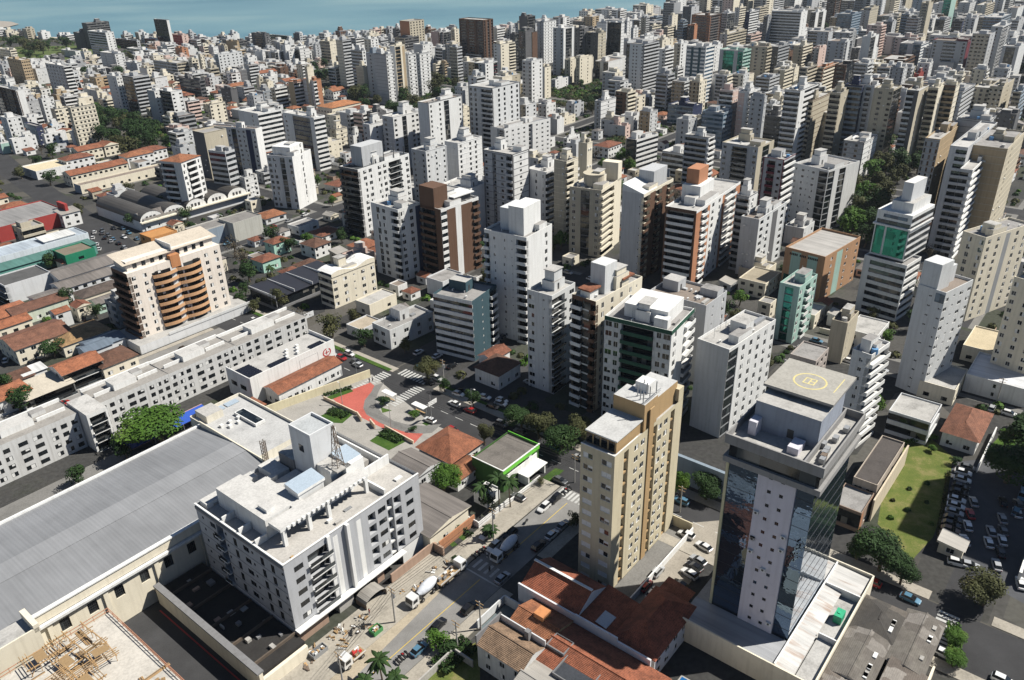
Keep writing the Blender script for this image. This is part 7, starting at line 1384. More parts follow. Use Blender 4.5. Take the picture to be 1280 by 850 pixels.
for a in [(548, 781, 5, 'black', 'suv', 'black car driving down the sunny side street', 'cars on the side street'), (524, 811, 0, 'blue', 'car', 'pale blue car parked at the kerb near the bottom'), (628, 722, 0, 'silver', 'car', 'silver car crossing the shaded zebra crossing', 'cars on the side street'), (586, 760, 0, 'black', 'suv', 'black station wagon parked in shadow beside the grey gate'), (680, 634, 180, 'white', 'suv', 'white car parked alone on the sunlit side of the street'), (694, 623, 180, 'black', 'suv', 'black car parked beyond the lone white one'),
          (638, 667, 180, 'black', 'suv', 'black car parked behind the upper cement truck'), (617, 683, 180, 'white', 'suv', 'white pickup parked beside the upper cement truck'), (704, 656, 0, 'silver', 'car', 'silver car parked nearest the yellow tower on the street'), (690, 668, 0, 'white', 'car', 'white car parked half in shadow left of yellow tower'), (673, 682, 0, 'black', 'suv', 'black car parked in full shadow left of yellow tower'), (608, 668, 180, 'white', 'car', None), (648, 621, 90, 'grey', 'car', 'grey car parked in the garden behind the palms'),
          (858, 668, 90, 'white', 'suv', 'white pickup parked at the far end of the parking yard'), (822, 714, 0, 'silver', 'suv', 'grey station wagon parked beside the white wall'), (807, 732, 0, 'red', 'suv', 'red car parked beside the white wall'), (816, 741, 0, 'white', 'car', 'small white car parked below the red car'), (873, 700, 80, 'silver', 'car', None), (880, 683, 80, 'white', 'car', None), (862, 717, 80, 'white', 'suv', 'white station wagon parked in shade of the glass tower'), (851, 731, 80, 'black', 'car', None), (868, 708, 80, 'black', 'car', None),
          (547, 473, -90, 'white', 'suv', None), (537, 477, -90, 'black', 'suv', None), (573, 492, -80, 'white', 'car', None), (606, 496, -80, 'white', 'car', None), (626, 504, -80, 'white', 'car', None), (616, 508, -80, 'black', 'car', None), (580, 488, -80, 'black', 'car', None), (427, 447, -90, 'red', 'suv', 'red car waiting at the zebra crossing beside the shop'), (437, 442, -90, 'white', 'suv', None), (445, 452, -90, 'grey', 'car', None), (523, 440, 0, 'white', 'car', None),
          (150, 472, 0, 'white', 'car', None), (171, 465, 0, 'white', 'suv', None), (42, 513, 0, 'white', 'suv', None), (63, 506, 0, 'black', 'suv', None), (140, 476, 0, 'black', 'car', None), (31, 444, 20, 'black', 'suv', None), (42, 452, 20, 'black', 'suv', None), (13, 435, 60, 'silver', 'car', None), (7, 450, 60, 'white', 'car', None), (105, 398, 60, 'black', 'suv', None), (97, 385, 0, 'white', 'suv', None), (108, 380, 0, 'silver', 'car', None), (84, 404, 30, 'silver', 'car', None), (116, 297, 60, 'white', 'car', None), (121, 305, 60, 'white', 'car', None), (131, 297, 60, 'black', 'car', None), (139, 301, 60, 'silver', 'car', None), (128, 291, 60, 'grey', 'car', None), (118, 290, 60, 'white', 'car', None), (124, 311, 60, 'white', 'car', None),
          (142, 285, -100, 'black', 'car', None), (155, 296, -95, 'white', 'car', None), (1197, 703, -75, 'white', 'suv', 'white van leaving the parking lot by the gatehouse'), (1212, 706, -75, 'silver', 'car', None), (1040, 720, -90, 'grey', 'car', None), (1200, 470, -90, 'black', 'suv', None), (1240, 510, 0, 'silver', 'suv', None), (1262, 517, -90, 'white', 'suv', None), (230, 435, 0, 'black', 'car', None), (700, 600, -90, 'grey', 'car', None), (660, 560, -90, 'black', 'car', None)]:
    car(*a)
for (x, y, c_) in [(1210, 584, 'grey'), (1204, 590, 'white'), (1203, 599, 'white'), (1201, 608, 'black'), (1199, 615, 'black'), (1196, 624, 'white'), (1195, 632, 'white'), (1193, 640, 'silver'), (1191, 648, 'black'), (1189, 655, 'black'), (1188, 662, 'brown'), (1186, 669, 'black'), (1184, 677, 'grey')]: car(x, y, -82, c_, 'car')
for (x, y, c_) in [(1217, 627, 'silver'), (1213, 642, 'red'), (1210, 657, 'white'), (1206, 675, 'white'), (1254, 627, 'black'), (1253, 648, 'silver'), (1239, 664, 'silver'), (1236, 678, 'white'), (1254, 663, 'grey'), (1253, 675, 'white'), (1251, 690, 'black'), (1246, 706, 'silver'), (1273, 630, 'grey'), (1272, 641, 'white'), (1276, 729, 'white')]: car(x, y, 22 + RND.uniform(-4, 4), c_, 'car')
def bike(px, py, ang, label=None):
    p = gp(px, py, .4); o = empty('motorcycle', (p.x, p.y, .13), A0 + R(ang)); b = MB(); b.tube((-.65, -.06, .3), (-.65, .06, .3), .3, .3, BLACK, 12); b.build('wheel', o); b = MB(); b.tube((.65, -.06, .3), (.65, .06, .3), .3, .3, BLACK, 12); b.build('wheel', o)
    b = MB(); b.box(-.55, -.13, .35, .35, .13, .62, PAINT['grey']); b.box(-.1, -.16, .62, .35, .16, .85, PAINT['red' if int(px) % 3 == 0 else 'black']); b.tube((.65, 0, .3), (.42, 0, .98), .04, .04, STEEL, 6); b.build('body', o); b = MB(); b.box(-.75, -.13, .68, -.1, .13, .8, BLACK); b.build('seat', o); b = MB(); b.tube((.42, -.36, 1.0), (.42, .36, 1.0), .025, .025, STEEL, 6); b.build('handlebar', o)
    if label: tag(o, label, 'motorcycle', 'motorcycles')
    else: auto(o, 'motorcycle parked', 'motorcycle', 'motorcycles', 1)
for (x, y, a) in [(500, 823, 80), (504, 820, 80), (508, 817, 80), (497, 827, 80), (592, 696, 80), (597, 692, 80), (602, 689, 80), (606, 686, 80), (708, 613, 80), (712, 610, 80), (704, 617, 80), (440, 790, 50), (455, 782, 60)]: bike(x, y, a)
bike(658, 652, 10, 'motorcycle riding alone along the sunlit side street')
def truck(px, py, ang, kind, label):
    p = gp(px, py, 1.2); o = empty('cement_truck' if kind == 'mix' else 'flatbed_truck', (p.x, p.y, .012), A0 + R(ang), label, 'truck', 'trucks'); W_ = PAINT['white']; L = 4.3 if kind != 'small' else 2.7
    b = MB(); b.box(-L, -.45, .75, L - .5, .45, 1.0, FRAMED); b.build('chassis', o)
    b = MB(); x0 = L - 2.0; prof = [(x0, .7), (L + .1, .7), (L + .15, 1.5), (L - .15, 2.75), (x0, 2.85)]
    for i in range(5): (xa, za), (xb, zb_) = prof[i], prof[(i + 1) % 5]; b.quad((xa, -1.15, za), (xa, 1.15, za), (xb, 1.15, zb_), (xb, -1.15, zb_), W_)
    b.poly([(x, -1.15, z) for x, z in prof], W_); b.poly([(x, 1.15, z) for x, z in reversed(prof)], W_); cb = b.build('cab', o)
    b = MB(); b.quad((L + .17, -1.0, 1.55), (L + .17, 1.0, 1.55), (L - .1, .95, 2.6), (L - .1, -.95, 2.6), CGL)
    for s in (-1, 1): b.quad((x0 + .5, s * 1.17, 1.6), (L - .2, s * 1.17, 1.6), (L - .3, s * 1.17, 2.5), (x0 + .5, s * 1.17, 2.5), CGL)
    b.build('windscreen', cb)
    wm_ = None
    for x in ((-L + .8, -L + 2.1, L - 3.2, L - 1.0) if kind != 'small' else (-L + .9, L - 1.0)):
        for y in (-.98, .98):
            if wm_ is None: b = MB(); b.tube((0, -.17, 0), (0, .17, 0), .5, .5, BLACK, 14); b.tube((0, -.18, 0), (0, .18, 0), .26, .26, HUB, 10); wm_ = b.mesh('wheel')
            put('wheel', wm_, o, (x, y, .5))
    if kind == 'mix':
        b = MB(); rs = [(-3.9, .55), (-3.2, .95), (-2.0, 1.2), (-.6, 1.2), (.6, .95), (1.6, .55)]
        ax = lambda x: Vector((x, 0, 2.15 + (-x) * .12))
        for (xa, ra), (xb, rb) in zip(rs[:-1], rs[1:]): b.tube(ax(xa), ax(xb), ra, rb, plain('drum_paint', (.62, .65, .70), .4), 20, False)
        b.tube(ax(-3.92), ax(-3.9), .55, .55, FRAMED, 16); b.build('drum', o, smooth=True)
        b = MB(); b.box(-3.6, -.9, 1.0, -3.3, .9, 2.0, FRAMED); b.box(1.3, -.9, 1.0, 1.7, .9, 2.1, FRAMED); b.quad((-3.9, -.5, 3.2), (-3.9, .5, 3.2), (-4.9, .3, 2.2), (-4.9, -.3, 2.2), STEEL); b.quad((-4.9, -.3, 2.15), (-4.9, .3, 2.15), (-3.9, .5, 3.15), (-3.9, -.5, 3.15), STEEL); b.build('chute', o)
    else:
        b = MB(); b.box(-L, -1.15, 1.0, L - 2.2, 1.15, 1.2, WOODD)
        for s in (-1.15, 1.1): b.box(-L, s, 1.2, L - 2.2, s + .05, 1.6, W_)
        b.build('bed', o)
        for k in range(14): b = MB(); x, y = RND.uniform(-L + .2, L - 3.4), RND.uniform(-.9, .5); b.box(x, y, 1.2, x + RND.uniform(.4, 1.1), y + RND.uniform(.2, .6), 1.3 + RND.uniform(.1, .8), RND.choice([FRAME, RUST, WOOD, REDP if kind == 'small' else STEEL])); b.build('load', o)
truck(632, 687, 180, 'mix', 'pale blue cement mixer truck half in shadow, farther up the street'); truck(529, 741, 180, 'mix', 'white cement mixer truck in full sun beside the construction site'); truck(563, 716, 0, 'flat', 'white flatbed truck loaded with scrap behind the sunlit mixer'); truck(440, 821, 180, 'small', 'small white truck with red load near the bottom edge')
# construction clutter and bins along the dirt verge
for k, (x, y, s, lb, m_) in enumerate([(470, 788, 2.4, 'green skip of rubble on the dirt verge', plain('green_skip', (.06, .25, .08), .6)), (398, 815, 3.6, 'grey skip heaped with white debris by the brick corner', STEEL)]):
    p = gp(x, y, .5); o = empty('skip', p * 1, A0, lb, 'skip', 'skips'); o.location.z = 0; b = MB()
    for (x0, y0, x1, y1) in ((-s / 2, -.9, s / 2, -.8), (-s / 2, .8, s / 2, .9), (-s / 2, -.8, -s / 2 + .1, .8), (s / 2 - .1, -.8, s / 2, .8)): b.box(x0, y0, .0, x1, y1, 1.2, m_)
    b.box(-s / 2 + .1, -.8, 0, s / 2 - .1, .8, .1, m_); b.build('body', o); b = MB()
    for j in range(22): x_, y_ = RND.uniform(-s / 2 + .2, s / 2 - .7), RND.uniform(-.7, .3); b.box(x_, y_, .1, x_ + RND.uniform(.2, .6), y_ + RND.uniform(.2, .5), .8 + RND.uniform(.1, .7), RND.choice([FRAME, CONC, WOOD, STEEL]))
    b.build('rubble', o)
for k in range(26):
    x, y = RND.choice([(RND.uniform(500, 560), None), (RND.uniform(380, 470), None)])[0], 0
    t = (x - 380) / 200; y = 832 - 130 * t + RND.uniform(-14, 8); p = gp(x, y, 0); o = empty('rubble_pile', p, RND.uniform(0, 3)); b = MB()
    for j in range(RND.randint(3, 7)):
        a_, c_ = RND.uniform(-.8, .8), RND.uniform(-.6, .6); b.box(a_, c_, 0, a_ + RND.uniform(.2, 1.4), c_ + RND.uniform(.1, .5), RND.uniform(.1, .6), RND.choice([WOOD, CONC, RUST, FRAME, WOODD]))
    o2 = b.build('rubble', o); auto(o, 'heap of boards and rubble', 'rubble heap', 'rubble along the construction site', .3)
g = Grid('site_tent', 'rounded grey shed roof over the site entrance', 'shed', 80, -106); b = MB()
for i in range(6):
    a_, c_ = math.pi * i / 6, math.pi * (i + 1) / 6; b.quad((3 * -math.cos(a_), 0, 1.4 + 1.4 * math.sin(a_)), (3 * -math.cos(a_), 3.4, 1.4 + 1.4 * math.sin(a_)), (3 * -math.cos(c_), 3.4, 1.4 + 1.4 * math.sin(c_)), (3 * -math.cos(c_), 0, 1.4 + 1.4 * math.sin(c_)), FIBL)
g.part(b, 'roof'); b = MB(); b.box(-3, 0, 0, -2.9, 3.4, 1.4, RUST); b.box(2.9, 0, 0, 3, 3.4, 1.4, RUST); g.part(b, 'walls')
# ---------------------------------------------------------------- utility poles and cables
PT = []
def upole(px, py, h, label, tr=False):
    p = gp(px, py, 0); o = empty('utility_pole', p, A0, label, 'utility pole', 'utility poles'); b = MB(); b.tube((0, 0, 0), (0, 0, h), .2, .13, CONC, 8); b.build('pole', o); b = MB(); b.box(-.06, -1.1, h - .5, .06, 1.1, h - .38, WOODD); b.box(-.06, -.9, h - 1.4, .06, .9, h - 1.3, WOODD); b.build('crossarm', o)
    if tr: b = MB(); b.tube((.4, 0, h - 3.2), (.4, 0, h - 2.0), .34, .34, STEEL, 10); b.build('transformer', o)
    PT.append(p + Vector((0, 0, h - .4))); return o
for (x, y, h, tr, lb) in [(430, 862, 10, False, 'utility pole at the bottom edge by the side street'), (494, 778, 10, True, 'utility pole with transformer beside the sunlit cement mixer'), (617, 677, 10, True, 'utility pole with transformer beside the white pickup'), (718, 603, 9, False, 'utility pole at the corner by the green lawn')]: upole(x, y, h, lb, tr)
upole(572, 812, 8, 'pale thin pole in front of the brown tiled house'); upole(601, 787, 8, 'thin pole beside the slate driveway'); upole(1245, 505, 9, 'utility pole right of the brown hipped house'); upole(850, 640, 8, 'utility pole behind the sunlit small tree'); upole(555, 480, 9, 'utility pole among the cars below the dark sided block', True)
def cable(p, q, sag, label):
    b = MB(); n = 8; pts = [p.lerp(q, i / n) - Vector((0, 0, sag * 4 * (i / n) * (1 - i / n))) for i in range(n + 1)]
    for i in range(n): b.tube(pts[i], pts[i + 1], .035, .035, BLACK, 4, False)
    tag(b.build('power_line'), label, 'cable', 'overhead cables')
for i in range(3):
    for k, off in enumerate((-1.0, -.3, .4, 1.0)):
        d = W(1, 0) * 0 + (W(0, 1) - W(0, 0)) * off; cable(PT[i] + d, PT[i + 1] + d, .5, 'black overhead cable strung between the utility poles ' + ['at the bottom edge', 'beside the cement trucks', 'in front of the palms'][i])
for k, off in enumerate((-.8, 0, .8)):
    cable(gp(480, 478, 9) + Vector((0, 0, -off)), gp(715, 575, 9) + Vector((0, 0, -off)), .6, 'thin overhead cable running along the far verge of the avenue')
# people
def person(px, py, top, legs, ang, label):
    p = gp(px, py, 0); o = empty('person', p, A0 + R(ang), label, 'person', 'people'); import bmesh
    me = bpy.data.meshes.new('body'); V = [(0, 0, .95), (0, 0, 1.2), (0, 0, 1.42), (0, 0, 1.5), (0, 0, 1.66), (.05, .1, .92), (.1, .1, .5), (0, .1, .05), (.12, .1, .03), (-.05, -.1, .92), (-.05, -.1, .5), (-.2, -.1, .08), (-.08, -.1, .04), (0, .2, 1.4), (.02, .27, 1.12), (.12, .26, .9), (0, -.2, 1.4), (-.02, -.27, 1.12), (.1, -.26, .9)]
    E_ = [(0, 1), (1, 2), (2, 3), (3, 4), (0, 5), (5, 6), (6, 7), (7, 8), (0, 9), (9, 10), (10, 11), (11, 12), (2, 13), (13, 14), (14, 15), (2, 16), (16, 17), (17, 18)]
    me.from_pydata(V, E_, []); b_ = bpy.data.objects.new('body', me); COL.objects.link(b_); b_.parent = o
    md = b_.modifiers.new('skin', 'SKIN'); rr = [.15, .14, .15, .06, .11, .1, .075, .05, .045, .1, .075, .05, .045, .06, .045, .035, .06, .045, .035]
    for v, r_ in zip(me.skin_vertices[0].data, rr): v.radius = (r_, r_)
    me.skin_vertices[0].data[0].use_root = True; s = b_.modifiers.new('sub', 'SUBSURF'); s.levels = 1; s.render_levels = 1
    me.materials.append(top); b = MB(); b.tube((0, 0, 1.62), (0, 0, 1.79), .115, .08, plain('dark_hair', (.02, .015, .01), .8), 10); b.build('hair', o); b = MB(); b.tube((0, .1, .5), (0, .1, .95), .095, .125, legs, 8); b.tube((-.05, -.1, .5), (-.05, -.1, .95), .095, .125, legs, 8); b.build('trousers', o)
for (x, y, t_, l_, a, lb) in [(462, 478, 'black', 'grey', 40, 'person in dark clothes walking at the top of the red path'), (466, 477, 'grey', 'black', 60, 'person in grey beside another walker at the top of the red path'), (609, 697, 'white', 'black', 0, 'person in white shirt standing beside the parked motorcycles'), (612, 715, 'black', 'black', -90, 'person in black crossing the street in shadow'), (462, 768, 'red', 'grey', 0, 'person in red at the construction site gate')]:
    person(x, y, plain('shirt_' + t_, dict(black=(.02, .02, .022), grey=(.2, .2, .21), white=(.7, .7, .7), red=(.4, .05, .04))[t_], .8), plain('cloth_' + l_, dict(black=(.02, .02, .025), grey=(.15, .16, .2))[l_], .8), a, lb)
# ---------------------------------------------------------------- infill between the listed buildings
DIST = MB(); NB = [0, 0, 0]; SHR = MB()
IR = random.Random(42)
cand = []
for iu in range(0, 260):
    for iv in range(-190, 190):
        u, v = 100 + iu * 15.0, iv * 15.0 - 40
        p = W(u, v); k = (p - Vector((0, 0, CH))).dot(FW)
        if k < 100: continue
        x, y = proj(p)
        if not (-70 < x < 1350 and -14 < y < 540): continue
        if y > 425 and u < 158: continue
        if p.length > 2500: continue
        # keep to the land side of the shore
        sy = None
        for (xa, ya), (xb, yb) in zip(shore[:-1], shore[1:]):
            if xa <= x <= xb: sy = ya + (yb - ya) * (x - xa) / (xb - xa)
        if x > 885: sy = -20
        if sy is None or y < sy + 2.0: continue
        cand.append((-y, u, v, x, y))
cand.sort()
def inpoly(x, y, poly):
    ins = False
    for i in range(len(poly)):
        (xa, ya), (xb, yb) = poly[i], poly[i - 1]
        if (ya > y) != (yb > y) and x < (xb - xa) * (y - ya) / (yb - ya) + xa: ins = not ins
    return ins
def park(poly, yt):
    ys = [p[1] for p in poly]; xs = [p[0] for p in poly]; VIS.append((min(xs) + 8, max(xs) - 8, yt, max(ys) + 6, gp(sum(xs) / len(xs), max(ys)).length))
    us = [uvp(*p) for p in poly]; ua, ub_ = min(p[0] for p in us), max(p[0] for p in us); va, vb_ = min(p[1] for p in us), max(p[1] for p in us); u = ua
    while u < ub_:
        v = va
        while v < vb_:
            x, y = proj(W(u, v))
            if inpoly(x, y, poly):
                if free_uv(u, u + 2, v, v + 2) and IR.random() < .55: shrub(u + 1.5, v + 1.5, IR.uniform(1.4, 3.6))
                OCC.add((int(u // 3), int(v // 3)))
            v += 3
        u += 3
PALF = ['W', 'H', 'G', 'G', 'S', 'D', 'B', 'B', 'C', 'W', 'T', 'N', 'S', 'H', 'G', 'P']
PALET = ['W', 'W', 'H', 'H', 'G', 'G', 'C', 'B', 'B', 'P', 'T', 'D', 'S', 'N', 'G', 'C']
def cap(u0, v0, su, sv, h):
    """lower a filled-in building until it hides only the feet of the listed towers behind it"""
    q = W(u0, v0 + sv); cs = [W(u0, v0 + sv), W(u0 + su, v0 + sv), W(u0, v0), W(u0 + su, v0)]; xs = [proj(p)[0] for p in cs]; xa, xb = min(xs), max(xs)
    for (l, r_, yt, yb, dist) in VIS:
        if q.length > dist - 3 or r_ < xa or l > xb: continue
        ov = min(r_, xb) - max(l, xa)
        if ov < .12 * min(r_ - l, xb - xa): continue
        lim = yt + (.74 if proj((q.x, q.y, 0))[0] < 560 else .6) * (yb - yt)
        while h > 0 and proj((q.x, q.y, h))[1] < lim: h -= 1.0
    return h
def shrub(u, v, r_):
    q = W(u, v); lm = IR.choice([LEAF[0], LEAF[0], LEAF[2], LEAF[1], LEAF[2]])
    for k in range(int(22 + r_ * 12)):
        d = Vector((IR.gauss(0, 1), IR.gauss(0, 1), abs(IR.gauss(0, 1)))).normalized(); p = Vector((q.x, q.y, 0)) + Vector((d.x * r_, d.y * r_, d.z * r_ * .9 + .1)) * IR.uniform(.6, 1.05)
        x_ = d.orthogonal().normalized(); y_ = d.cross(x_); s_ = IR.uniform(.35, .75); SHR.quad(p - x_ * s_, p - y_ * s_, p + x_ * s_, p + y_ * s_, lm)
for pl, yt in (([(120, 140), (150, 140), (200, 158), (205, 175), (160, 182), (125, 172)], 150), ([(430, 115), (470, 100), (560, 98), (600, 112), (580, 130), (500, 145), (440, 135)], 112), ([(640, 100), (720, 85), (760, 112), (735, 140), (680, 128)], 105), ([(1062, 200), (1100, 190), (1150, 190), (1125, 215), (1090, 300), (1062, 290)], 205), ([(740, 180), (770, 170), (800, 180), (790, 215), (745, 205)], 178)): park(pl, yt)
for (_, u, v, x, y) in cand:
    d = gp(x, y).length
    if y < 100 and x > 560 and (int(round(u / 15)) % 2 or int(round((v + 40) / 15)) % 2) and IR.random() < .8: continue
    su, sv = IR.uniform(9, 13.6), IR.uniform(8, 13.4); u0, v0 = u + IR.uniform(0, 1.2), v + IR.uniform(0, 1.2)
    if y < 100 and x > 560: su, sv = IR.uniform(15, 29), IR.uniform(14, 25)
    if not free_uv(u0, u0 + su, v0, v0 + sv): 
        if IR.random() < .3 and free_uv(u0 + 3, u0 + 7, v0 + 3, v0 + 7) and NB[2] < 40:
            q = W(u0 + 5, v0 + 5); r_ = IR.uniform(2.2, 4.2); tree(q.x, q.y, r_, r_ * 1.6 + 1.5, IR.choice([0, 0, 0, 1, 2, 3])); NB[2] += 1
        continue
    r_ = IR.random(); q = W(u0, v0 + sv)
    if y > 425: ch = 'house' if r_ < .3 else 'tree'
    elif y > 190: ch = 'house' if r_ < .5 else 'low' if r_ < .72 else 'tree'
    elif y > 105 and x < 420: ch = 'house' if r_ < .5 else 'low' if r_ < .8 else 'mid' if r_ < .88 else 'tree'
    elif y > 105: ch = 'house' if r_ < .22 else 'low' if r_ < .55 else 'mid' if r_ < .84 else 'tree'
    elif x < 480 and y > 70: ch = 'house' if r_ < .42 else 'low' if r_ < .78 else 'mid' if r_ < .9 else 'tree'
    elif x < 420: ch = 'low' if r_ < .55 else 'mid' if r_ < .75 else 'house' if r_ < .88 else 'tree'
    elif x < 820 and y < 60: ch = 'mid' if r_ < .55 else 'low' if r_ < .92 else 'tree'
    else: ch = 'high' if r_ < .42 else 'mid' if r_ < .80 else 'low' if r_ < .94 else 'tree'
    if x < 360 and y < 74 and r_ < .55:
        for k in range(2): shrub(u0 + IR.uniform(1, su), v0 + IR.uniform(1, sv), IR.uniform(1.5, 3.5))
        continue
    if x < 160 and 50 < y < 78 and r_ < .9: continue
    rot = A0 + R(IR.choice([0, 0, 0, 90, 0]) * 0 + IR.uniform(-3, 3)); rs = IR.randint(0, 9999)
    c0 = IR.choice(PALET if y > 100 else PALF); cc = c0 + (IR.choice('WHC') if IR.random() < .45 else c0)
    sl = IR.choice(['p.p.p', 'pp', 'hh', 'p.b', 'bb.p', '.p.', 'g.p', 'p:s:p', '..p']); sr = IR.choice(['p.p', 'bb', 'h', 'p.b', '.p.', '.', 'b:p', 'p:s:p'])
    if y < 100: sl = IR.choice(['ppp.ppp', 'hhh', 'bbb', 'gg.gg', 'p.hh.p', 'v.p.v', 'bb.pp', 'hh.g', 'p:p:p:p'])
    if ch == 'tree':
        if NB[2] < 72: r2 = IR.uniform(2.5, 5); tree(q.x, q.y, r2, r2 * 1.6 + 1.5, IR.choice([0, 0, 0, 2, 2, 1, 3])); NB[2] += 1
        else:
            for k in range(5): shrub(u0 + IR.uniform(1, su - 1), v0 + IR.uniform(1, sv - 1), IR.uniform(1, 2.6))
        continue
    if ch == 'house':
        hh = cap(u0, v0, su, sv, IR.choice([3.2, 3.8, 5.6, 6]))
        if hh < 3: 
            shrub(u0 + su / 2, v0 + sv / 2, IR.uniform(1, 2.5)); continue
        kd = IR.choice(['hip', 'gable', 'hip', 'flat']) ; tm = IR.choice(TILES + [T0, T0, T3, FIB]) if kd != 'flat' else IR.choice(ROOFS)
        if NB[1] < 198:
            o = house_at(q.x, q.y, rot, su - 1, sv - 1, hh, IR.choice(['W', 'W', 'C', 'H', 'P', 'B']), tm, kd, IR.uniform(1.2, 2), near=1, st=(IR.choice(['p.p.p', 'p.w', 'pp']), IR.choice(['p.p', '.p', 'pp'])))
            nm = 'flat roofed house' if kd == 'flat' else {0: 'orange tiled house', 1: 'red brown tiled house', 2: 'dark brown tiled house', 3: 'orange tiled house', 4: 'grey brown tiled house'}.get(TILES.index(tm) if tm in TILES else -1, 'grey roofed house')
            auto(o, nm, 'house', 'houses between the towers', hh); NB[1] += 1; continue
        ch = 'low'
    nf = {'low': IR.randint(2, 5), 'mid': IR.randint(5, 9), 'high': IR.randint(11, 19)}[ch]; h = nf * 2.95 + 1
    if 105 < y <= 190: h = min(h * (1.5 if x > 430 else 1), 36 if x > 430 else 20)
    if y > 190: h = min(h, 11)
    if x < 420 and y < 100: h = min(h, 7 + IR.choice([0, 0, 3, 9]))
    if x < 820 and y < 75: h = min(h, 10 + IR.choice([0, 4, 8, 14]))
    wr, wl = su, sv
    if ch == 'high': wr, wl = su * IR.uniform(.9, 1.15), sv * IR.uniform(.9, 1.1)
    h = cap(u0, v0, wr, wl, h)
    if h < 3.5:
        for k in range(3): shrub(u0 + IR.uniform(1, su - 1), v0 + IR.uniform(1, sv - 1), IR.uniform(1, 2.2))
        continue
    ind = NB[0] < (118 if y > 40 else 0) 
    if ind and (y > 75 or IR.random() < .5):
        o = make_tower('apartment_block', q.x, q.y, rot, wr, wl, h, cc, sl, sr, None, 'apartment block', 'apartment blocks across the city', 0, IR.choice('DWSNL'), None, IR.choice([None, None, 'D']), None, 2.95, True, None, 0, rs, None)
        AUTO.pop(); auto(o, phrase_of(cc, sl, sr, h) + ' block', 'apartment block', 'apartment blocks across the city', h); NB[0] += 1
    else:
        make_tower('x', q.x, q.y, rot, wr, wl, h, cc, sl, sr, None, None, None, 0, IR.choice('DWSNL'), None, IR.choice([None, None, 'D']), None, 2.95, True, None, 0, rs, None, far_mb=DIST)
    occupy_uv(u0, u0 + su, v0, v0 + sv)
# cars parked along the streets farther off
for (a_, b_, off, n_, ang) in [((150, -255), (150, -185), -5.6, 9, 90), ((140, -240), (140, -190), 0, 6, 90), ((151.4, -150), (151.4, -60), 0, 14, 90), ((140, -150), (140, -105), 0, 6, 90), ((160, -165.6), (250, -165.6), 0, 14, 0), ((160, -174.6), (250, -174.6), 0, 12, 0), ((259, -330), (259, -60), 0, 26, 90), ((251, -300), (251, -40), 0, 18, 90), ((160, -332), (250, -340), 0, 9, 0), ((60, -248.4), (130, -248.4), 0, 6, 0), ((157, -350), (168, -410), 0, 7, 80), ((165, -345), (176, -405), 0, 6, 80), ((195, -2.8), (250, -2.8), 0, 8, 0), ((140.2, -40), (140.2, 10), 0, 5, 90), ((151.6, -40), (151.6, -12), 0, 4, 90), ((160, -150), (182, -150), 0, 5, 90), ((160, -138), (182, -138), 0, 6, 90)]:
    for k in range(n_):
        if IR.random() < .3: continue
        f = (k + IR.uniform(.1, .6)) / n_; p = W(a_[0] + (b_[0] - a_[0]) * f, a_[1] + (b_[1] - a_[1]) * f); x_, y_ = proj(p)
        if -10 < x_ < 1290 and y_ < 860: car(x_, y_, ang + IR.choice([0, 180]) + IR.uniform(-2, 2), IR.choice(['white', 'white', 'silver', 'black', 'grey', 'grey', 'red', 'blue', 'silver']), IR.choice(['car', 'car', 'suv']))
# second, finer pass: annexes, sheds and greenery in the gaps that are left
ann = 0; NBW = [0]
for (_, u, v, x, y) in cand:
    if y < 75: continue
    for k in range(4):
        u0, v0 = u + (k % 2) * 7.5 + IR.uniform(0, 1), v + (k // 2) * 7.5 + IR.uniform(0, 1); su, sv = IR.uniform(5, 6.4), IR.uniform(4.6, 6.2)
        if not free_uv(u0, u0 + su, v0, v0 + sv): continue
        r_ = IR.random(); h = cap(u0, v0, su, sv, IR.choice([3, 3.2, 4, 6]))
        if r_ < .5 and h > 2.9 and ann < 285 and y < 425:
            q = W(u0, v0 + sv); kd = IR.choice(['flat', 'flat', 'gable', 'shed', 'hip']); rm = IR.choice(ROOFS) if kd == 'flat' else IR.choice([T0, T1, T2, FIB, FIBL, T1])
            o = house_at(q.x, q.y, A0, su, sv, h, IR.choice(['W', 'C', 'H', 'G', 'B']), rm, kd, 1.1, 'annex', 1, ('p.', 'p'), e=.3); ann += 1
            auto(o, 'little ' + ('flat roofed' if kd == 'flat' else 'red tiled' if rm in (T0, T1, T2) else 'grey roofed') + ' annex', 'annex', 'annexes and sheds in the backyards', h)
        elif r_ > .80 and NBW[0] < 130 and y > 150:
            q = W(u0, v0 + sv); o = empty('garden_wall', q, A0); b = MB(); mw_ = IR.choice([WHITE, CONC, CREAM, GREYW, BRICK]); b.box(0, 0, 0, su, .2, 2.0, mw_); b.box(0, .2, 0, .2, sv, 2.0, mw_); b.build('wall', o); b = MB(); b.box(.2, .2, 0, su, sv, .06, IR.choice([PAVE, PAVEG, CONC])); b.build('paving', o)
            auto(o, 'low yard wall', 'garden wall', 'walls around the gardens', 2); NBW[0] += 1
        elif r_ < .86: shrub(u0 + su / 2, v0 + sv / 2, IR.uniform(.9, 2.4))
        occupy_uv(u0, u0 + su, v0, v0 + sv)
for (_, u, v, x, y) in cand:
    if y < 105: continue
    for k in range(16):
        u0, v0 = u + (k % 4) * 3.75, v + (k // 4) * 3.75
        if free_uv(u0, u0 + 2.5, v0, v0 + 2.5) and IR.random() < .5: shrub(u0 + 1.5, v0 + 1.5, IR.uniform(.8, 2.3))
for k in range(10):
    t_ = IR.random(); x, y = (IR.uniform(1105, 1185), IR.uniform(550, 690)); u, v = uvp(x, y)
    if 176 < u < 209 and -29.5 < v < -17: shrub(u, v, IR.uniform(.25, .8))
tag(SHR.build('shrubbery'), 'loose dark green shrubbery filling the backyards', 'shrubbery', None, 'stuff')
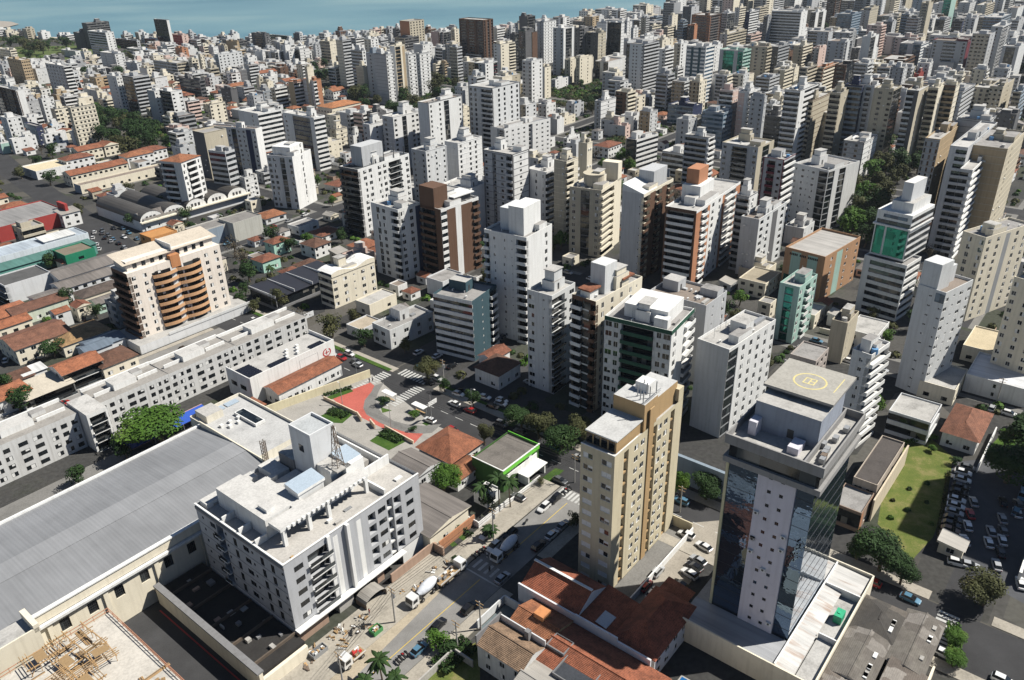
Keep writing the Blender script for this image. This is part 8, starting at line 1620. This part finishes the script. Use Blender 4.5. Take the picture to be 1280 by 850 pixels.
dc = DIST.build('distant_buildings')
if dc: tag(dc, 'far off mass of pale city blocks fading toward the upper right', 'city blocks', None, 'stuff')
NBK = MB()
for k, (u, v, wr, wl, h, c0) in enumerate([(20, -60, 16, 14, 26, 'WW'), (48, -52, 14, 12, 18, 'WC'), (22, -25, 18, 14, 34, 'HW'), (56, -20, 14, 12, 14, 'CW'), (80, -12, 12, 10, 12, 'WW'), (-10, -40, 20, 18, 40, 'WB'), (60, 20, 18, 14, 22, 'WW'), (100, 30, 16, 16, 28, 'CW')]):
    p = W(u, v); make_tower('x', p.x, p.y, A0, wr, wl, h, c0, 'p.p', 'b.p', None, None, None, 0, 'D', None, None, None, 2.95, True, None, 0, k, None, far_mb=NBK)
tag(NBK.build('blocks_below_the_frame'), 'pale blocks below the picture seen mirrored in the glass tower', 'city blocks', None, 'stuff')
# ---------------------------------------------------------------- labels of the repeats, from what they stand beside in the picture
def near_mark(x, y):
    best = min(MARKS, key=lambda m_: (m_[0] - x) ** 2 + 1.6 * (m_[1] - y) ** 2); dx, dy = x - best[0], y - best[1]; ax, ay = abs(dx), abs(dy)
    far = 'far ' if math.hypot(dx, dy) > 110 else ''
    if ay > ax * 2: rel = 'above' if dy < 0 else 'below'
    elif ax > ay * 2: rel = 'left of' if dx < 0 else 'right of'
    else: rel = ('above ' if dy < 0 else 'below ') + ('left of' if dx < 0 else 'right of')
    return (far if len(best[2].split()) < 6 else '') + rel + ' ' + best[2]
MARKS = [m_ for m_ in MARKS if len(m_[2].split()) <= 6]
MARKS.extend([(203, 26, 'the black tower by the water'), (597, 30, 'the dark brown bay tower'), (877, 25, 'the brick orange far tower'), (990, 22, 'the big white gridded far block'), (160, 160, 'the dense left park'), (510, 120, 'the central park'), (120, 35, 'the dark block by the bay'), (935, 70, 'the green topped twin block'), (1170, 60, 'the grey stepped far block'), (1180, 145, 'the beige balcony twin'), (1080, 240, 'the wooded slope'), (700, 25, 'the white bay twin towers'), (60, 80, 'the tan windowed block'), (425, 130, 'the orange roofed palace'), (30, 160, 'the white market blocks'), (1140, 20, 'the upper right crowd of towers'), (860, 60, 'the teal banded block'), (790, 130, 'the pink chapel')])
groups = {}
for o, ph, z in AUTO:
    p = o.matrix_basis.translation; x, y = proj((p.x, p.y, z)); s = f"{ph} {near_mark(x, y)}"; groups.setdefault(s, []).append((x, y, o))
ORD = ['first', 'second', 'third', 'fourth', 'fifth', 'sixth', 'seventh', 'eighth', 'ninth', 'tenth', 'eleventh', 'twelfth']
def nth(i): return ORD[i] if i < 12 else f"{i + 1}th"
for s, lst in groups.items():
    if len(lst) == 1: lst[0][2]['label'] = s
    else:
        lst.sort(key=lambda t: t[0])
        for i, (x, y, o) in enumerate(lst): o['label'] = f"{nth(i)} from left {s}"
for o, ph, z in AUTO:
    ws = o['label'].replace('heap of boards and rubble', 'rubble heap').split()
    for dr in ('far', 'mid', 'height', 'small', 'little', 'tall', 'low', 'big'):
        if len(ws) > 16 and dr in ws[:6]: ws.remove(dr)
    o['label'] = ' '.join(ws)
for o in bpy.data.objects:
    if 'wRL' in o: del o['wRL']
    for k in ('nw', 'nb', 'dummy'):
        if k in o: del o[k]
for o in bpy.data.objects:
    if o.parent is None and 'category' in o and 'kind' not in o: o['kind'] = 'thing'
